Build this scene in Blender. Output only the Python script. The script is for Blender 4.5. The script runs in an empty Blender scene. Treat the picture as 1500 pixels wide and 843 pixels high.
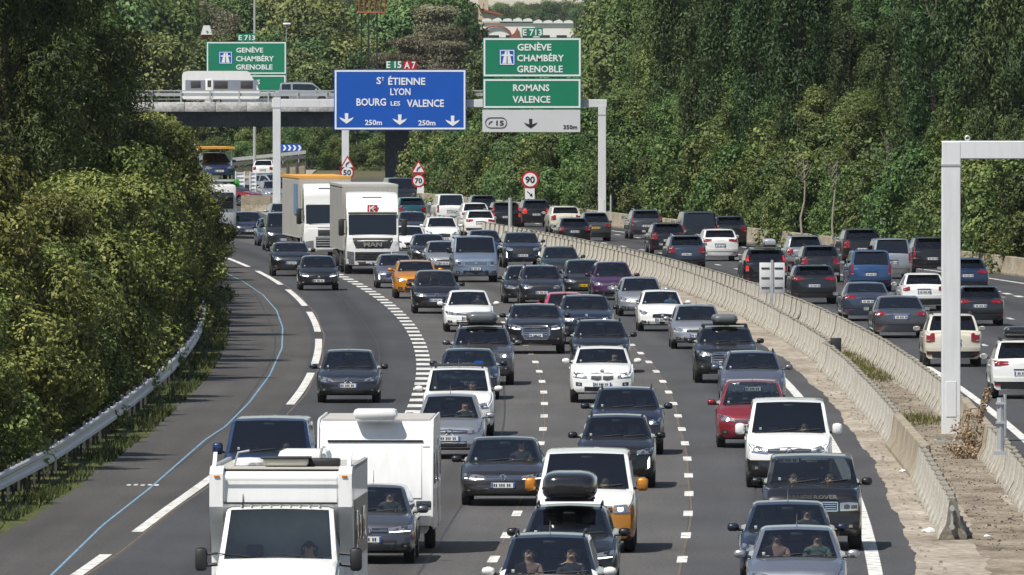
import bpy, math, random
import numpy as np
from mathutils import Vector, Matrix
from mathutils.bvhtree import BVHTree
PI = math.pi; R = math.radians
random.seed(7); rng = np.random.default_rng(7)
SC = bpy.context.scene; COL = SC.collection

# ------------------------------------------------------------------ camera, world, sun
FPX, HC, Y0 = 19500.0, 9.6, 95.0; K = FPX/9500.0          # focal length in photo pixels, camera height, horizon row
cd = bpy.data.cameras.new("camera"); cam = bpy.data.objects.new("camera", cd); COL.objects.link(cam)
cd.sensor_width = 36; cd.lens = FPX/1500*36; cd.clip_start = 1; cd.clip_end = 40000
cam.location = (0, 0, HC)
cam.rotation_euler = (PI/2 - math.atan((421.5-Y0)/FPX), 0, 0)
SC.camera = cam
SUNV = Vector((0.46, 0.42, -1.0)).normalized()      # the way the light travels
el = math.asin(-SUNV.z); az = math.atan2(-SUNV.x, -SUNV.y)
wd = bpy.data.worlds.new("World"); SC.world = wd; wd.use_nodes = True
nt = wd.node_tree; nt.nodes.clear()
sky = nt.nodes.new("ShaderNodeTexSky"); sky.sky_type = 'NISHITA'; sky.sun_disc = False
sky.sun_elevation = el; sky.sun_rotation = az; sky.altitude = 150; sky.air_density = 1.0; sky.dust_density = 0.35
bg = nt.nodes.new("ShaderNodeBackground"); bg.inputs[1].default_value = 0.082
ow = nt.nodes.new("ShaderNodeOutputWorld")
hsv = nt.nodes.new('ShaderNodeHueSaturation'); hsv.inputs['Saturation'].default_value = .78
nt.links.new(sky.outputs[0], hsv.inputs['Color']); nt.links.new(hsv.outputs[0], bg.inputs[0]); nt.links.new(bg.outputs[0], ow.inputs[0])
sd = bpy.data.lights.new("sun", 'SUN'); so = bpy.data.objects.new("sun", sd); COL.objects.link(so)
sd.energy = 5.0; sd.angle = R(0.53); sd.color = (1.0, 0.955, 0.88)
so.rotation_euler = SUNV.to_track_quat('-Z', 'Y').to_euler(); so.location = (-60, 80, 150)
vs = SC.view_settings; vs.view_transform = 'Standard'; vs.look = 'None'; vs.exposure = 0.26; vs.gamma = 1; vs.use_curve_mapping = False
SC.cycles.max_bounces = 8; SC.cycles.transparent_max_bounces = 12; SC.cycles.diffuse_bounces = 3
SC.cycles.glossy_bounces = 3; SC.cycles.transmission_bounces = 4
SC.cycles.use_adaptive_sampling = True; SC.cycles.adaptive_threshold = 0.02

# ------------------------------------------------------------------ small helpers
def G(px, py):                                # photo pixel on the road plane -> world x, y
    d = FPX*HC/(py-Y0); return (px-750)*d/FPX, d
def Wp(px, py, d):                            # photo pixel at distance d -> world x, z
    return (px-750)*d/FPX, HC-(py-Y0)*d/FPX
def x0(d):                                    # the line between lanes one and two: the curve everything follows
    t = d/K-190.0
    return 0.93-(t*t/2160.0 if t > 0 else t*t/3200.0)
def slope(d):
    t = d/K-190.0
    return (-t/1080.0 if t > 0 else -t/1600.0)/K
def along(off, d):                            # point at a lateral offset from the curve
    m = slope(d); n = math.sqrt(1+m*m)
    return x0(d)+off/n, d-off*m/n
def rb(d):                                    # offset of the far right barrier
    return float(np.interp(d/K, [100, 250, 294, 307, 329, 351, 380, 600], [33, 29.5, 27.3, 26.2, 24.6, 23.4, 22.6, 22.6]))

class MB:
    def __init__(s): s.v = []; s.f = []; s.m = []; s.uv = None
    def add(s, vs_, fs, m=0):
        o = len(s.v); s.v.extend([tuple(v) for v in vs_]); s.f.extend([tuple(o+i for i in f) for f in fs])
        s.m.extend([m]*len(fs)); return s
    def box(s, c, d, m=0, bev=0.0, taper=(1, 1)):
        x, y, z = c; a, b, h = d[0]/2, d[1]/2, d[2]/2
        if bev <= 0:
            vs_ = [(x+i*a*(taper[0] if k > 0 else 1), y+j*b*(taper[1] if k > 0 else 1), z+k*h) for k in (-1, 1) for j in (-1, 1) for i in (-1, 1)]
            return s.add(vs_, [(0, 2, 3, 1), (4, 5, 7, 6), (0, 1, 5, 4), (2, 6, 7, 3), (0, 4, 6, 2), (1, 3, 7, 5)], m)
        e = min(bev, a*.95, b*.95, h*.95)
        rings = [(-h, e), (-h+e*.3, e*.3), (-h+e, 0), (h-e, 0), (h-e*.3, e*.3), (h, e)]
        vs_ = []
        for zz, q in rings:
            t = (zz+h)/(2*h); tx = 1+(taper[0]-1)*t; ty = 1+(taper[1]-1)*t
            for i, j, u, w in ((1, 1, 0, e), (1, 1, e*.3, e*.3), (1, 1, e, 0), (-1, 1, e, 0), (-1, 1, e*.3, e*.3), (-1, 1, 0, e), (-1, -1, 0, e), (-1, -1, e*.3, e*.3), (-1, -1, e, 0), (1, -1, e, 0), (1, -1, e*.3, e*.3), (1, -1, 0, e)):
                vs_.append((x+i*(a-max(u, 0)-q)*tx, y+j*(b-max(w, 0)-q)*ty, z+zz))
        n = 12; fs = []
        for r in range(len(rings)-1):
            for k in range(n):
                fs.append((r*n+k, r*n+(k+1) % n, (r+1)*n+(k+1) % n, (r+1)*n+k))
        fs.append(tuple(range(n-1, -1, -1))); fs.append(tuple((len(rings)-1)*n+k for k in range(n)))
        return s.add(vs_, fs, m)
    def tube(s, pts, rad, n=8, m=0, caps=True):
        pts = [Vector(p) for p in pts]; rr = rad if isinstance(rad, (list, tuple)) else [rad]*len(pts)
        vs_ = []; up = Vector((0, 0, 1))
        for i, p in enumerate(pts):
            t = (pts[min(i+1, len(pts)-1)]-pts[max(i-1, 0)]).normalized()
            a = t.cross(up if abs(t.z) < .95 else Vector((0, 1, 0))).normalized(); b = t.cross(a)
            for k in range(n):
                q = 2*PI*k/n; vs_.append(p+(a*math.cos(q)+b*math.sin(q))*rr[i])
        fs = [(i*n+k, i*n+(k+1) % n, (i+1)*n+(k+1) % n, (i+1)*n+k) for i in range(len(pts)-1) for k in range(n)]
        if caps: fs += [tuple(range(n-1, -1, -1)), tuple((len(pts)-1)*n+k for k in range(n))]
        return s.add(vs_, fs, m)
    def prism(s, poly, a0, a1, axis='x', m=0):      # closed polygon (in the two other axes) pushed along one axis
        n = len(poly)
        f = {'x': lambda t, p: (t, p[0], p[1]), 'y': lambda t, p: (p[0], t, p[1]), 'z': lambda t, p: (p[0], p[1], t)}[axis]
        vs_ = [f(a0, p) for p in poly]+[f(a1, p) for p in poly]
        fs = [(k, (k+1) % n, n+(k+1) % n, n+k) for k in range(n)]+[tuple(range(n-1, -1, -1)), tuple(range(n, 2*n))]
        return s.add(vs_, fs, m)
    def lathe(s, prof, n=20, m=0, axis='x'):        # profile (radius, position) turned about an axis through the origin
        vs_ = []
        for r, t in prof:
            for k in range(n):
                q = 2*PI*k/n; c, d = r*math.cos(q), r*math.sin(q)
                vs_.append((t, c, d) if axis == 'x' else ((c, t, d) if axis == 'y' else (c, d, t)))
        fs = [(i*n+k, i*n+(k+1) % n, (i+1)*n+(k+1) % n, (i+1)*n+k) for i in range(len(prof)-1) for k in range(n)]
        return s.add(vs_, fs, m)
    def mesh(s, name, mats, ang=35):
        me = bpy.data.meshes.new(name); me.from_pydata(s.v, [], s.f)
        for mt in (mats if isinstance(mats, (list, tuple)) else [mats]): me.materials.append(mt)
        me.polygons.foreach_set('material_index', s.m)
        if ang:
            me.polygons.foreach_set('use_smooth', [True]*len(s.f)); me.set_sharp_from_angle(angle=R(ang))
        me.update(); return me
    def build(s, name, mats, parent=None, ang=35):
        return link(name, s.mesh(name, mats, ang), parent)

def link(name, data, parent=None, loc=None, rz=None):
    o = bpy.data.objects.new(name, data); COL.objects.link(o)
    if parent is not None: o.parent = parent
    if loc is not None: o.location = loc
    if rz is not None: o.rotation_euler = (0, 0, rz)
    return o
def tag(o, label=None, cat=None, group=None, kind=None):
    if label: o['label'] = label
    if cat: o['category'] = cat
    if group: o['group'] = group
    if kind: o['kind'] = kind
    return o
def thing(name, loc, rz=0, label=None, cat=None, group=None):
    return tag(link(name, None, None, loc, rz), label, cat, group)
KIDS = {}
def copy_tree(o, loc, rz=0, sc=None, label=None):
    c = o.copy(); COL.objects.link(c); c.location = loc; c.rotation_euler = (0, 0, rz)
    if sc: c.scale = sc
    if label: c['label'] = label
    if o.name not in KIDS:
        KIDS[o.name] = [(k, [g for g in ALLK.get(k.name, [])]) for k in ALLK.get(o.name, [])]
    for k, gs in KIDS[o.name]:
        d = k.copy(); COL.objects.link(d); d.parent = c
        for g in gs:
            e = g.copy(); COL.objects.link(e); e.parent = d
    return c
ALLK = {}
def kids(o):                                   # remember a prototype's parts for copy_tree
    for q in COL.objects:
        if q.parent: ALLK.setdefault(q.parent.name, [])
        if q.parent and q not in ALLK[q.parent.name]: ALLK[q.parent.name].append(q)

# ------------------------------------------------------------------ materials
MC = {}
def nodes(name):
    m = bpy.data.materials.new(name); m.use_nodes = True; n = m.node_tree
    return m, n, n.nodes['Principled BSDF'], n.links
def plain(name, col, rough=.5, metal=0.0, coat=0.0, emit=None, es=0, spec=.5, var=.12, scale=3.0):
    if name in MC: return MC[name]
    m, n, b, L = nodes(name)
    b.inputs['Roughness'].default_value = rough; b.inputs['Metallic'].default_value = metal
    b.inputs['Coat Weight'].default_value = coat; b.inputs['Coat Roughness'].default_value = .04
    b.inputs['Specular IOR Level'].default_value = spec
    tc = n.nodes.new('ShaderNodeTexCoord'); ns = n.nodes.new('ShaderNodeTexNoise'); ns.inputs['Scale'].default_value = scale
    ns.inputs['Detail'].default_value = 5
    L.new(tc.outputs['Object'], ns.inputs['Vector'])
    mx = n.nodes.new('ShaderNodeMix'); mx.data_type = 'RGBA'
    mx.inputs[6].default_value = (*[c*(1-var) for c in col], 1); mx.inputs[7].default_value = (*[min(1, c*(1+var)) for c in col], 1)
    L.new(ns.outputs['Fac'], mx.inputs[0]); L.new(mx.outputs[2], b.inputs['Base Color'])
    if emit: b.inputs['Emission Color'].default_value = (*emit, 1); b.inputs['Emission Strength'].default_value = es
    MC[name] = m; return m
def streaked(name, col, dirt=(.30, .28, .24), amt=.5, rough=.4, coat=0.0, metal=0.0):
    m, n, b, L = nodes(name); b.inputs['Roughness'].default_value = rough; b.inputs['Coat Weight'].default_value = coat; b.inputs['Metallic'].default_value = metal
    tc = n.nodes.new('ShaderNodeTexCoord'); mp = n.nodes.new('ShaderNodeMapping'); mp.inputs['Scale'].default_value = (5, 5, .35); L.new(tc.outputs['Object'], mp.inputs[0])
    n1 = n.nodes.new('ShaderNodeTexNoise'); n1.inputs['Scale'].default_value = 2; n1.inputs['Detail'].default_value = 7; L.new(mp.outputs[0], n1.inputs[0])
    n2 = n.nodes.new('ShaderNodeTexNoise'); n2.inputs['Scale'].default_value = .9; n2.inputs['Detail'].default_value = 4; L.new(tc.outputs['Object'], n2.inputs[0])
    mu = n.nodes.new('ShaderNodeMath'); mu.operation = 'MULTIPLY'; L.new(n1.outputs['Fac'], mu.inputs[0]); L.new(n2.outputs['Fac'], mu.inputs[1])
    mr = n.nodes.new('ShaderNodeMapRange'); mr.inputs[1].default_value = .20; mr.inputs[2].default_value = .42; mr.inputs[4].default_value = amt; L.new(mu.outputs[0], mr.inputs[0])
    mx = n.nodes.new('ShaderNodeMix'); mx.data_type = 'RGBA'; mx.inputs[6].default_value = (*col, 1); mx.inputs[7].default_value = (*dirt, 1)
    L.new(mr.outputs[0], mx.inputs[0]); L.new(mx.outputs[2], b.inputs['Base Color']); MC[name] = m; return m
def paint(name, col, metal=.0, rough=.32):
    key = 'paint_'+name
    if key in MC: return MC[key]
    m, n, b, L = nodes(key)
    tc = n.nodes.new('ShaderNodeTexCoord')
    dust = n.nodes.new('ShaderNodeTexNoise'); dust.inputs['Scale'].default_value = 2.2; dust.inputs['Detail'].default_value = 6
    L.new(tc.outputs['Object'], dust.inputs['Vector'])
    sep = n.nodes.new('ShaderNodeSeparateXYZ'); L.new(tc.outputs['Object'], sep.inputs[0])
    low = n.nodes.new('ShaderNodeMapRange'); low.inputs[1].default_value = .9; low.inputs[2].default_value = .25
    low.inputs[3].default_value = .0; low.inputs[4].default_value = .07; L.new(sep.outputs['Z'], low.inputs[0])
    mu = n.nodes.new('ShaderNodeMath'); mu.operation = 'MULTIPLY'; L.new(low.outputs[0], mu.inputs[0]); L.new(dust.outputs['Fac'], mu.inputs[1])
    mx = n.nodes.new('ShaderNodeMix'); mx.data_type = 'RGBA'; mx.inputs[6].default_value = (*col, 1)
    mx.inputs[7].default_value = (.20, .18, .15, 1); L.new(mu.outputs[0], mx.inputs[0]); L.new(mx.outputs[2], b.inputs['Base Color'])
    b.inputs['Metallic'].default_value = metal; b.inputs['Coat Weight'].default_value = .9; b.inputs['Coat Roughness'].default_value = .05
    rr = n.nodes.new('ShaderNodeMapRange'); rr.inputs[3].default_value = rough-.06; rr.inputs[4].default_value = rough+.12
    L.new(dust.outputs['Fac'], rr.inputs[0]); L.new(rr.outputs[0], b.inputs['Roughness'])
    geo = n.nodes.new('ShaderNodeNewGeometry'); df = n.nodes.new('ShaderNodeBsdfDiffuse'); df.inputs[0].default_value = (.20, .20, .19, 1)
    ms = n.nodes.new('ShaderNodeMixShader'); out = n.nodes['Material Output']
    L.new(geo.outputs['Backfacing'], ms.inputs[0]); L.new(b.outputs[0], ms.inputs[1]); L.new(df.outputs[0], ms.inputs[2]); L.new(ms.outputs[0], out.inputs[0])
    MC[key] = m; return m
def glassmat(name, tint, lo=.0):
    m, n, b, L = nodes(name)
    n.nodes.remove(b); out = n.nodes['Material Output']
    tr = n.nodes.new('ShaderNodeBsdfTransparent'); tr.inputs[0].default_value = (*tint, 1)
    gl = n.nodes.new('ShaderNodeBsdfGlossy'); gl.inputs['Roughness'].default_value = .03; gl.inputs[0].default_value = (.95, .97, 1, 1)
    fr = n.nodes.new('ShaderNodeFresnel'); fr.inputs[0].default_value = 1.5
    ad = n.nodes.new('ShaderNodeMath'); ad.operation = 'ADD'; ad.inputs[1].default_value = lo; L.new(fr.outputs[0], ad.inputs[0])
    ms = n.nodes.new('ShaderNodeMixShader'); L.new(ad.outputs[0], ms.inputs[0]); L.new(tr.outputs[0], ms.inputs[1]); L.new(gl.outputs[0], ms.inputs[2])
    L.new(ms.outputs[0], out.inputs[0]); return m
GLASS = glassmat('glass', (.74, .82, .80), .07); GLASSD = glassmat('tinted_glass', (.14, .16, .17), .05)
BLK = plain('black_plastic', (.018, .018, .019), .55); TYRE = plain('tyre_rubber', (.02, .02, .02), .85)
RIM = plain('alloy', (.45, .46, .48), .3, .9); INT = plain('cabin_trim', (.035, .035, .038), .8); SEAT = plain('seat_cloth', (.10, .10, .105), .9)
CHROME = plain('chrome', (.75, .76, .78), .12, 1.0); LENS = plain('lamp_lens', (.42, .44, .48), .12, .75, .5)
LENSD = plain('lamp_housing', (.07, .075, .085), .15, .4, .8); DRL = plain('lit_daytime_strip', (.9, .9, .9), .3, emit=(1, .97, .9), es=3.0)
LIT = plain('lit_headlamp', (.9, .88, .8), .3, emit=(1, .86, .6), es=4.0)
TAIL = plain('red_lens', (.20, .006, .008), .15, 0, .8); TAILON = plain('lit_red_lens', (.35, .012, .012), .2, emit=(1, .05, .03), es=.25)
PLATE = plain('plate_white', (.72, .73, .72), .45); PLATEY = plain('plate_yellow', (.75, .50, .03), .45); PBLUE = plain('plate_blue', (.02, .06, .35), .45)
INK = plain('ink', (.015, .015, .018), .6); WHITE = plain('white_gloss', (.78, .78, .77), .35, 0, .4, var=.04)
GREYM = plain('galvanised_steel', (.46, .47, .48), .45, .35, var=.18); ORANGEP = plain('orange_plastic', (.75, .22, .01), .4)
INDIC = plain('amber_lens', (.6, .2, .02), .2, 0, .5); SKIN = plain('skin', (.52, .30, .21), .55); HAIR = plain('hair', (.035, .022, .014), .7)

PC = dict(black=((.008, .008, .010), .3), navy=((.010, .016, .036), .4), darkgrey=((.034, .038, .048), .7), steel=((.27, .29, .34), .75), grey=((.10, .105, .12), .7), silver=((.42, .43, .45), .75),
          white=((.76, .76, .74), 0), cream=((.62, .58, .48), 0), lilac=((.17, .18, .23), .7), orange=((.62, .23, .015), .4), purple=((.07, .012, .07), .5),
          red=((.22, .012, .02), .3), pink=((.55, .02, .09), .1), teal=((.01, .10, .13), .4), blue=((.03, .09, .22), .5), midblue=((.02, .045, .12), .6),
          bluesilver=((.24, .30, .40), .7), brownblack=((.022, .018, .018), .5), deepgreen=((.01, .02, .018), .4), bluegrey=((.065, .085, .13), .7))
def P(c): return paint(c, PC[c][0], PC[c][1])
# ------------------------------------------------------------------ vehicles
VI = [0, .7, 1.0, 'lo', 'l2', 'l3', 'mid', 'm2', 'm3', 'up', 'belt', 'g1', 'g2', 'edge', 'e2', 'r1', 'r2', 'c']
def section(w, zb, zbelt, zt, k, edge=.045, pil=.07, ins=.09):
    """half profile from the underside's middle, up the side, to the roof's middle"""
    zbl = min(zbelt, zt-.05); hs = zbl-zb
    hh_ = max(0, min(1, (zt-zbl-.03)/.10)); we = w-.03-ins*.75-max(0, zt-edge-zbl)*k; ze = max(zt-edge, zbl+.01)
    lo = .06
    p = [(0, zb), (w*.6, zb), (w-.10, zb), (w-.025, zb+.07), (w-.010, zb+hs*.22), (w-.004, zb+hs*.36), (w+.006, zb+hs*.5), (w+.008, zb+hs*.62), (w+.004, zb+hs*.76), (w-.004, zb+hs*.90), (w-.03, zbl)]
    gi = w-.03-ins
    for t in (.05, .88): p.append((min(w-.035, gi+(we-gi)*t+(.012 if t > .5 else 0)), zbl+(ze-zbl)*t+.012*(t < .5)))
    p += [(we, ze), (we-pil, zt-edge*.25), (we*.62, zt-.002), (we*.3, zt+.006), (0, zt+.010)]
    return p
def wfac(y, L, nose, tail):
    a = 1.0
    if y < .55: a = 1-(1-nose)*((.55-y)/.55)**2.2
    if y > L-.5: a = min(a, 1-(1-tail)*((y-(L-.5))/.5)**2.2)
    return a
def densify(poly, step):
    out = []
    for (a, b) in zip(poly[:-1], poly[1:]):
        n = max(1, int(math.ceil(math.hypot(b[0]-a[0], b[1]-a[1])/step)))
        for i in range(n):
            t = i/n; out.append((a[0]+(b[0]-a[0])*t, a[1]+(b[1]-a[1])*t, a[2]))
    out.append(poly[-1]); return out
SGK = []
def side_windows(m, sg, yo, g, root):
    for key in sorted(set(SGK)):
        sub(m, [f for f, k in zip(sg, SGK) if k == key], yo).build('side_window', [g], root, 60)
def body_shell(D, step):
    """one closed skin for the body; returns faces sorted into body, windscreen, side glass, rear glass"""
    L, W, H = D['L'], D['W'], D['H']; w = W/2; zb = D.get('zb', .22); k = D.get('k', .36)
    yc, zc = D['cowl']; yf = D['yf']; yr = D['yr']; yg, zg = D['rg']; nz = D['nz']
    if 'poly' in D: poly = D['poly']
    else:
        hm = D.get('hm', .55)
        poly = [(0, nz-.09, 'h'), (.05, nz-.02, 'h'), (.16, nz+.03, 'h'), (yc*hm, nz+(zc-nz)*.70, 'h'), (yc*.9, zc-.015, 'h'), (yc, zc, 'w'), (yf, H-.055, 'r'), (yf+.22, H-.012, 'r'), ((yf+yr)/2, H, 'r'), (yr-.2, H-.02, 'r'), (yr, H-.06, 'g'), (yg, zg, 'd')]
        if L-yg > .3: poly += [(yg+.12, zg-.02, 'd'), (L-.10, zg-.05, 'd'), (L-.02, zg-.10, 'd'), (L, zg-.16, 'x')]
        else: poly += [(L-.01, zg-.06, 'd'), (L, zg-.12, 'x')]
    st = densify(poly, step); ns = len(st)
    belt0 = D.get('belt', zc-.06); belt1 = D.get('belt1', belt0+.06)
    secs = []
    for y, zt, tg in st:
        fw = wfac(y, L, D.get('nosew', .90), D.get('tailw', .93))
        bz = belt0+(belt1-belt0)*max(0, min(1, (y-yc)/(L-yc)))
        if y < yc: bz = nz-.12+(belt0-nz+.12)*max(0, y/yc)
        secs.append(section(w*fw, zb+(.05 if y < .1 else 0), bz, zt, k, D.get('edge', .045), D.get('pil', .075), D.get('ins', .075)))
    nh = len(secs[0]); m = MB(); n = 2*nh-2
    wr = D.get('wr', .32); ax = (D.get('fo', .85), L-D.get('ro', .80))
    ra = wr+.055
    for i, (y, zt, tg) in enumerate(st):
        p = secs[i]; ring = [(x, z) for x, z in p]+[(-x, z) for x, z in reversed(p[1:-1])]
        for j, (x, z) in enumerate(ring):
            yy = y; jj = j if j < nh else n-j
            if D.get('arch', 1) and 1 <= jj <= 9:
                for a in ax:
                    r = math.hypot(yy-a, z-wr)
                    if r < ra-.03: x = math.copysign(min(abs(x), w-.27), x) if jj > 1 else x
                    elif r < ra+.035 and jj > 2:
                        q = ra/r; yy = a+(yy-a)*q; z = wr+(z-wr)*q
            m.v.append((x, yy, z))
    body = []; ws = []; sg = []; rg = []; dark = []; SGK.clear()
    doors = D.get('pillars', [])
    for i in range(ns-1):
        y, zt, tg = st[i]; y2 = st[i+1][0]; ym = (y+y2)/2
        for j in range(n):
            jj = j if j < nh-1 else n-1-j          # segment jj joins profile point jj to jj+1
            f = (i*n+j, (i+1)*n+j, (i+1)*n+(j+1) % n, i*n+(j+1) % n)
            hg = (secs[i][13][1]-secs[i][10][1])
            if tg == 'w' and jj >= 14 and y > yc-.01 : ws.append(f)
            elif tg == 'g' and jj >= 14 and D.get('rglass', 1) and not (i+1 < ns and st[i+1][0] > yg+.001): rg.append(f)
            elif jj == 11 and hg > .13 and yc+.1 < ym < D.get('sge', yg-.2) and not any(abs(ym-q) < .06 for q in doors): sg.append(f); SGK.append((j < nh-1, sum(ym > q for q in doors)))
            else:
                ins = 0
                if 1 <= jj <= 9 and D.get('arch', 1):
                    ins = sum(1 for q in f if min(math.hypot(m.v[q][1]-a, m.v[q][2]-wr) for a in ax) < ra-.004)
                (dark if (ins > 0 or jj <= 2) else body).append((f, jj, ym))
    # front and rear ends, bulged in plan
    def cap(i, sgn, bulge):
        p = secs[i]; y = st[i][0]; M = 10; rows = []
        for q in range(1, nh-1):
            x, z = p[q]; row = []
            for c in range(M+1):
                t = -1+2*c/M; u = abs(t)
                if c == 0: row.append(i*n+(n-q)); continue
                if c == M: row.append(i*n+q); continue
                zz = z + (p[-1][1]-z)*(1-u*u)*(1.0 if q == nh-2 else .5 if q == nh-3 else .2 if q == nh-4 else 0)
                b = bulge*(1-u**2.6)*min(1.0, .55+.45*math.sin(PI*min(1, max(0, (z-zb)/(p[-1][1]-zb)))*.9+.2))
                if sgn < 0: b += D.get('lip', .03)*(1-u**4)*(1 if .08 < (z-zb)/(p[-1][1]-zb) < .45 else 0)
                row.append(len(m.v)); m.v.append((x*t, y+sgn*b, zz))
            rows.append(row)
        for a, b in zip(rows[:-1], rows[1:]):
            for c in range(M):
                f = (a[c], a[c+1], b[c+1], b[c]) if sgn < 0 else (a[c], b[c], b[c+1], a[c+1])
                body.append((f, 5, 0))
        # bottom and top slivers
        a = rows[0]; f = tuple(a)+(i*n,); body.append((f if sgn > 0 else tuple(reversed(f)), 0, 0))
        a = rows[-1]; f = tuple(a)+(i*n+nh-1,); body.append((tuple(reversed(f)) if sgn > 0 else f, 5, 0))
    cap(0, -1, D.get('bulge', .16)); cap(ns-1, 1, D.get('rbulge', .10))
    return m, body, ws, sg, rg, dark
def sub(m, faces, y_off=0, push=0):
    used = {}; q = MB()
    for f in faces:
        g = []
        for i in f:
            if i not in used: used[i] = len(q.v); q.v.append((m.v[i][0], m.v[i][1]+y_off, m.v[i][2]))
            g.append(used[i])
        q.f.append(tuple(g)); q.m.append(0)
    return q
FB = [4.0]
def patch(bvh, cols, side='F', off=.008, nx=2, nz=2, skirt=.03, yo=0):
    """trim piece laid on the body: columns (a, z0, z1) across, found by casting onto the skin"""
    q = MB(); grid = []
    cc = []
    for (a, b) in zip(cols[:-1], cols[1:]):
        for i in range(nx):
            t = i/nx; cc.append(tuple(a[k]+(b[k]-a[k])*t for k in range(3)))
    cc.append(cols[-1])
    dirs = {'F': Vector((0, 1, 0)), 'R': Vector((0, -1, 0)), '+': Vector((-1, 0, 0)), '-': Vector((1, 0, 0)), 'T': Vector((0, 0, -1))}[side]
    last = None
    for a, z0, z1 in cc:
        row = []
        for j in range(nz+1):
            z = z0+(z1-z0)*j/nz
            o = {'F': Vector((a, -3, z)), 'R': Vector((a, 14, z)), '+': Vector((3, a, z)), '-': Vector((-3, a, z)), 'T': Vector((a, z, 6))}[side]
            h = bvh.ray_cast(o, dirs)[0]
            if h is None:
                tgt = {'F': Vector((a, .1, z)), 'R': Vector((a, FB[0]-.15, z)), '+': Vector((.9, a, z)), '-': Vector((-.9, a, z)), 'T': Vector((a, z, 1.5))}[side]
                h = bvh.find_nearest(tgt)[0]
            row.append(len(q.v)); q.v.append(tuple(h-dirs*off))
        grid.append(row)
    flip = side in 'F-' or side == 'T'
    for a, b in zip(grid[:-1], grid[1:]):
        for j in range(nz):
            f = (a[j], b[j], b[j+1], a[j+1]); q.f.append(f if side in 'FT+' else tuple(reversed(f))); q.m.append(0)
    rim = [r[0] for r in grid]+grid[-1][1:]+[r[-1] for r in reversed(grid[:-1])]+list(reversed(grid[0][1:-1]))
    base = len(q.v)
    for i in rim: q.v.append(tuple(Vector(q.v[i])+dirs*skirt))
    for i in range(len(rim)):
        j = (i+1) % len(rim); f = (rim[i], base+i, base+j, rim[j]); q.f.append(f if side in 'FT+' else tuple(reversed(f))); q.m.append(0)
    if yo: q.v = [(x, y+yo, z) for x, y, z in q.v]
    return q

def make_wheel():
    t = MB(); t.lathe([(.20, -.10), (.27, -.108), (.305, -.10), (.318, -.075), (.32, 0), (.318, .075), (.305, .10), (.27, .108), (.20, .10)], 24)
    r = MB(); r.lathe([(.205, -.095), (.205, .098)], 24); r.lathe([(.205, .098), (.185, .10), (.18, .075)], 24); r.lathe([(.18, .05), (.0, .05)], 24, 1)
    for k in range(5):
        a = 2*PI*k/5
        for s_ in (-.13, .13):
            c1, s1 = math.cos(a), math.sin(a); c2, s2 = math.cos(a+s_), math.sin(a+s_)
            r.tube([(.075, c1*.03, s1*.03), (.09, c2*.185, s2*.185)], [.022, .018], 5)
    r.lathe([(.05, .06), (.045, .095), (0, .097)], 12)
    return t.mesh('tyre', [TYRE]), r.mesh('rim', [RIM, BLK])
TYRE_ME, RIM_ME = make_wheel()
STEEL_T = None

def T(**k): return k
TYPES = dict(
 small=T(L=4.0, W=1.74, H=1.46, nz=.77, cowl=(.98, .99), yf=1.68, yr=3.40, rg=(3.84, 1.04), pillars=[2.35, 3.2], sge=3.55),
 hatch=T(L=4.3, W=1.80, H=1.47, nz=.76, cowl=(1.05, .97), yf=1.85, yr=3.65, rg=(4.12, 1.04), pillars=[2.5, 3.4], sge=3.8),
 estate=T(L=4.7, W=1.82, H=1.48, nz=.76, cowl=(1.15, 1.0), yf=1.95, yr=4.15, rg=(4.52, 1.04), pillars=[2.6, 3.55], sge=4.3),
 sedan=T(L=4.85, W=1.87, H=1.44, nz=.72, cowl=(1.25, .94), yf=2.1, yr=3.45, rg=(4.22, 1.06), pillars=[2.75, 3.65], sge=3.95),
 suv=T(L=4.35, W=1.83, H=1.62, nz=.92, cowl=(1.05, 1.13), yf=1.72, yr=3.80, rg=(4.20, 1.16), pillars=[2.5, 3.4], sge=3.95, wr=.34, zb=.26, k=.33),
 bigsuv=T(L=4.75, W=1.93, H=1.72, nz=1.0, cowl=(1.2, 1.21), yf=1.9, yr=4.2, rg=(4.60, 1.22), pillars=[2.7, 3.7], sge=4.3, wr=.36, zb=.28, k=.31),
 boxsuv=T(L=4.8, W=1.95, H=1.84, nz=1.12, cowl=(1.25, 1.29), yf=1.72, yr=4.45, rg=(4.70, 1.28), pillars=[2.65, 3.7], sge=4.5, wr=.38, zb=.30, k=.22, ins=.05, nosew=.96, bulge=.08, hm=.25),
 mpv=T(L=4.4, W=1.83, H=1.64, nz=.84, cowl=(.85, 1.08), yf=1.80, yr=3.85, rg=(4.26, 1.10), pillars=[1.55, 2.6, 3.5], sge=4.0, k=.31),
 minivan=T(L=4.4, W=1.84, H=1.82, nz=.92, cowl=(.90, 1.17), yf=1.62, yr=4.22, rg=(4.35, 1.14), pillars=[2.3, 3.3], sge=4.15, k=.20, ins=.05),
 van=T(L=4.95, W=1.95, H=1.97, nz=1.0, cowl=(.80, 1.25), yf=1.55, yr=4.82, rg=(4.92, 1.2), pillars=[2.2, 3.4], sge=4.6, wr=.34, k=.17, ins=.03, zb=.24),
 transit=T(L=5.1, W=1.98, H=2.02, nz=1.05, cowl=(.72, 1.32), yf=1.42, yr=4.95, rg=(5.05, 1.25), pillars=[2.0, 3.3], sge=4.8, wr=.34, k=.13, ins=.02, zb=.26, nosew=.95, bulge=.10),
)
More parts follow.
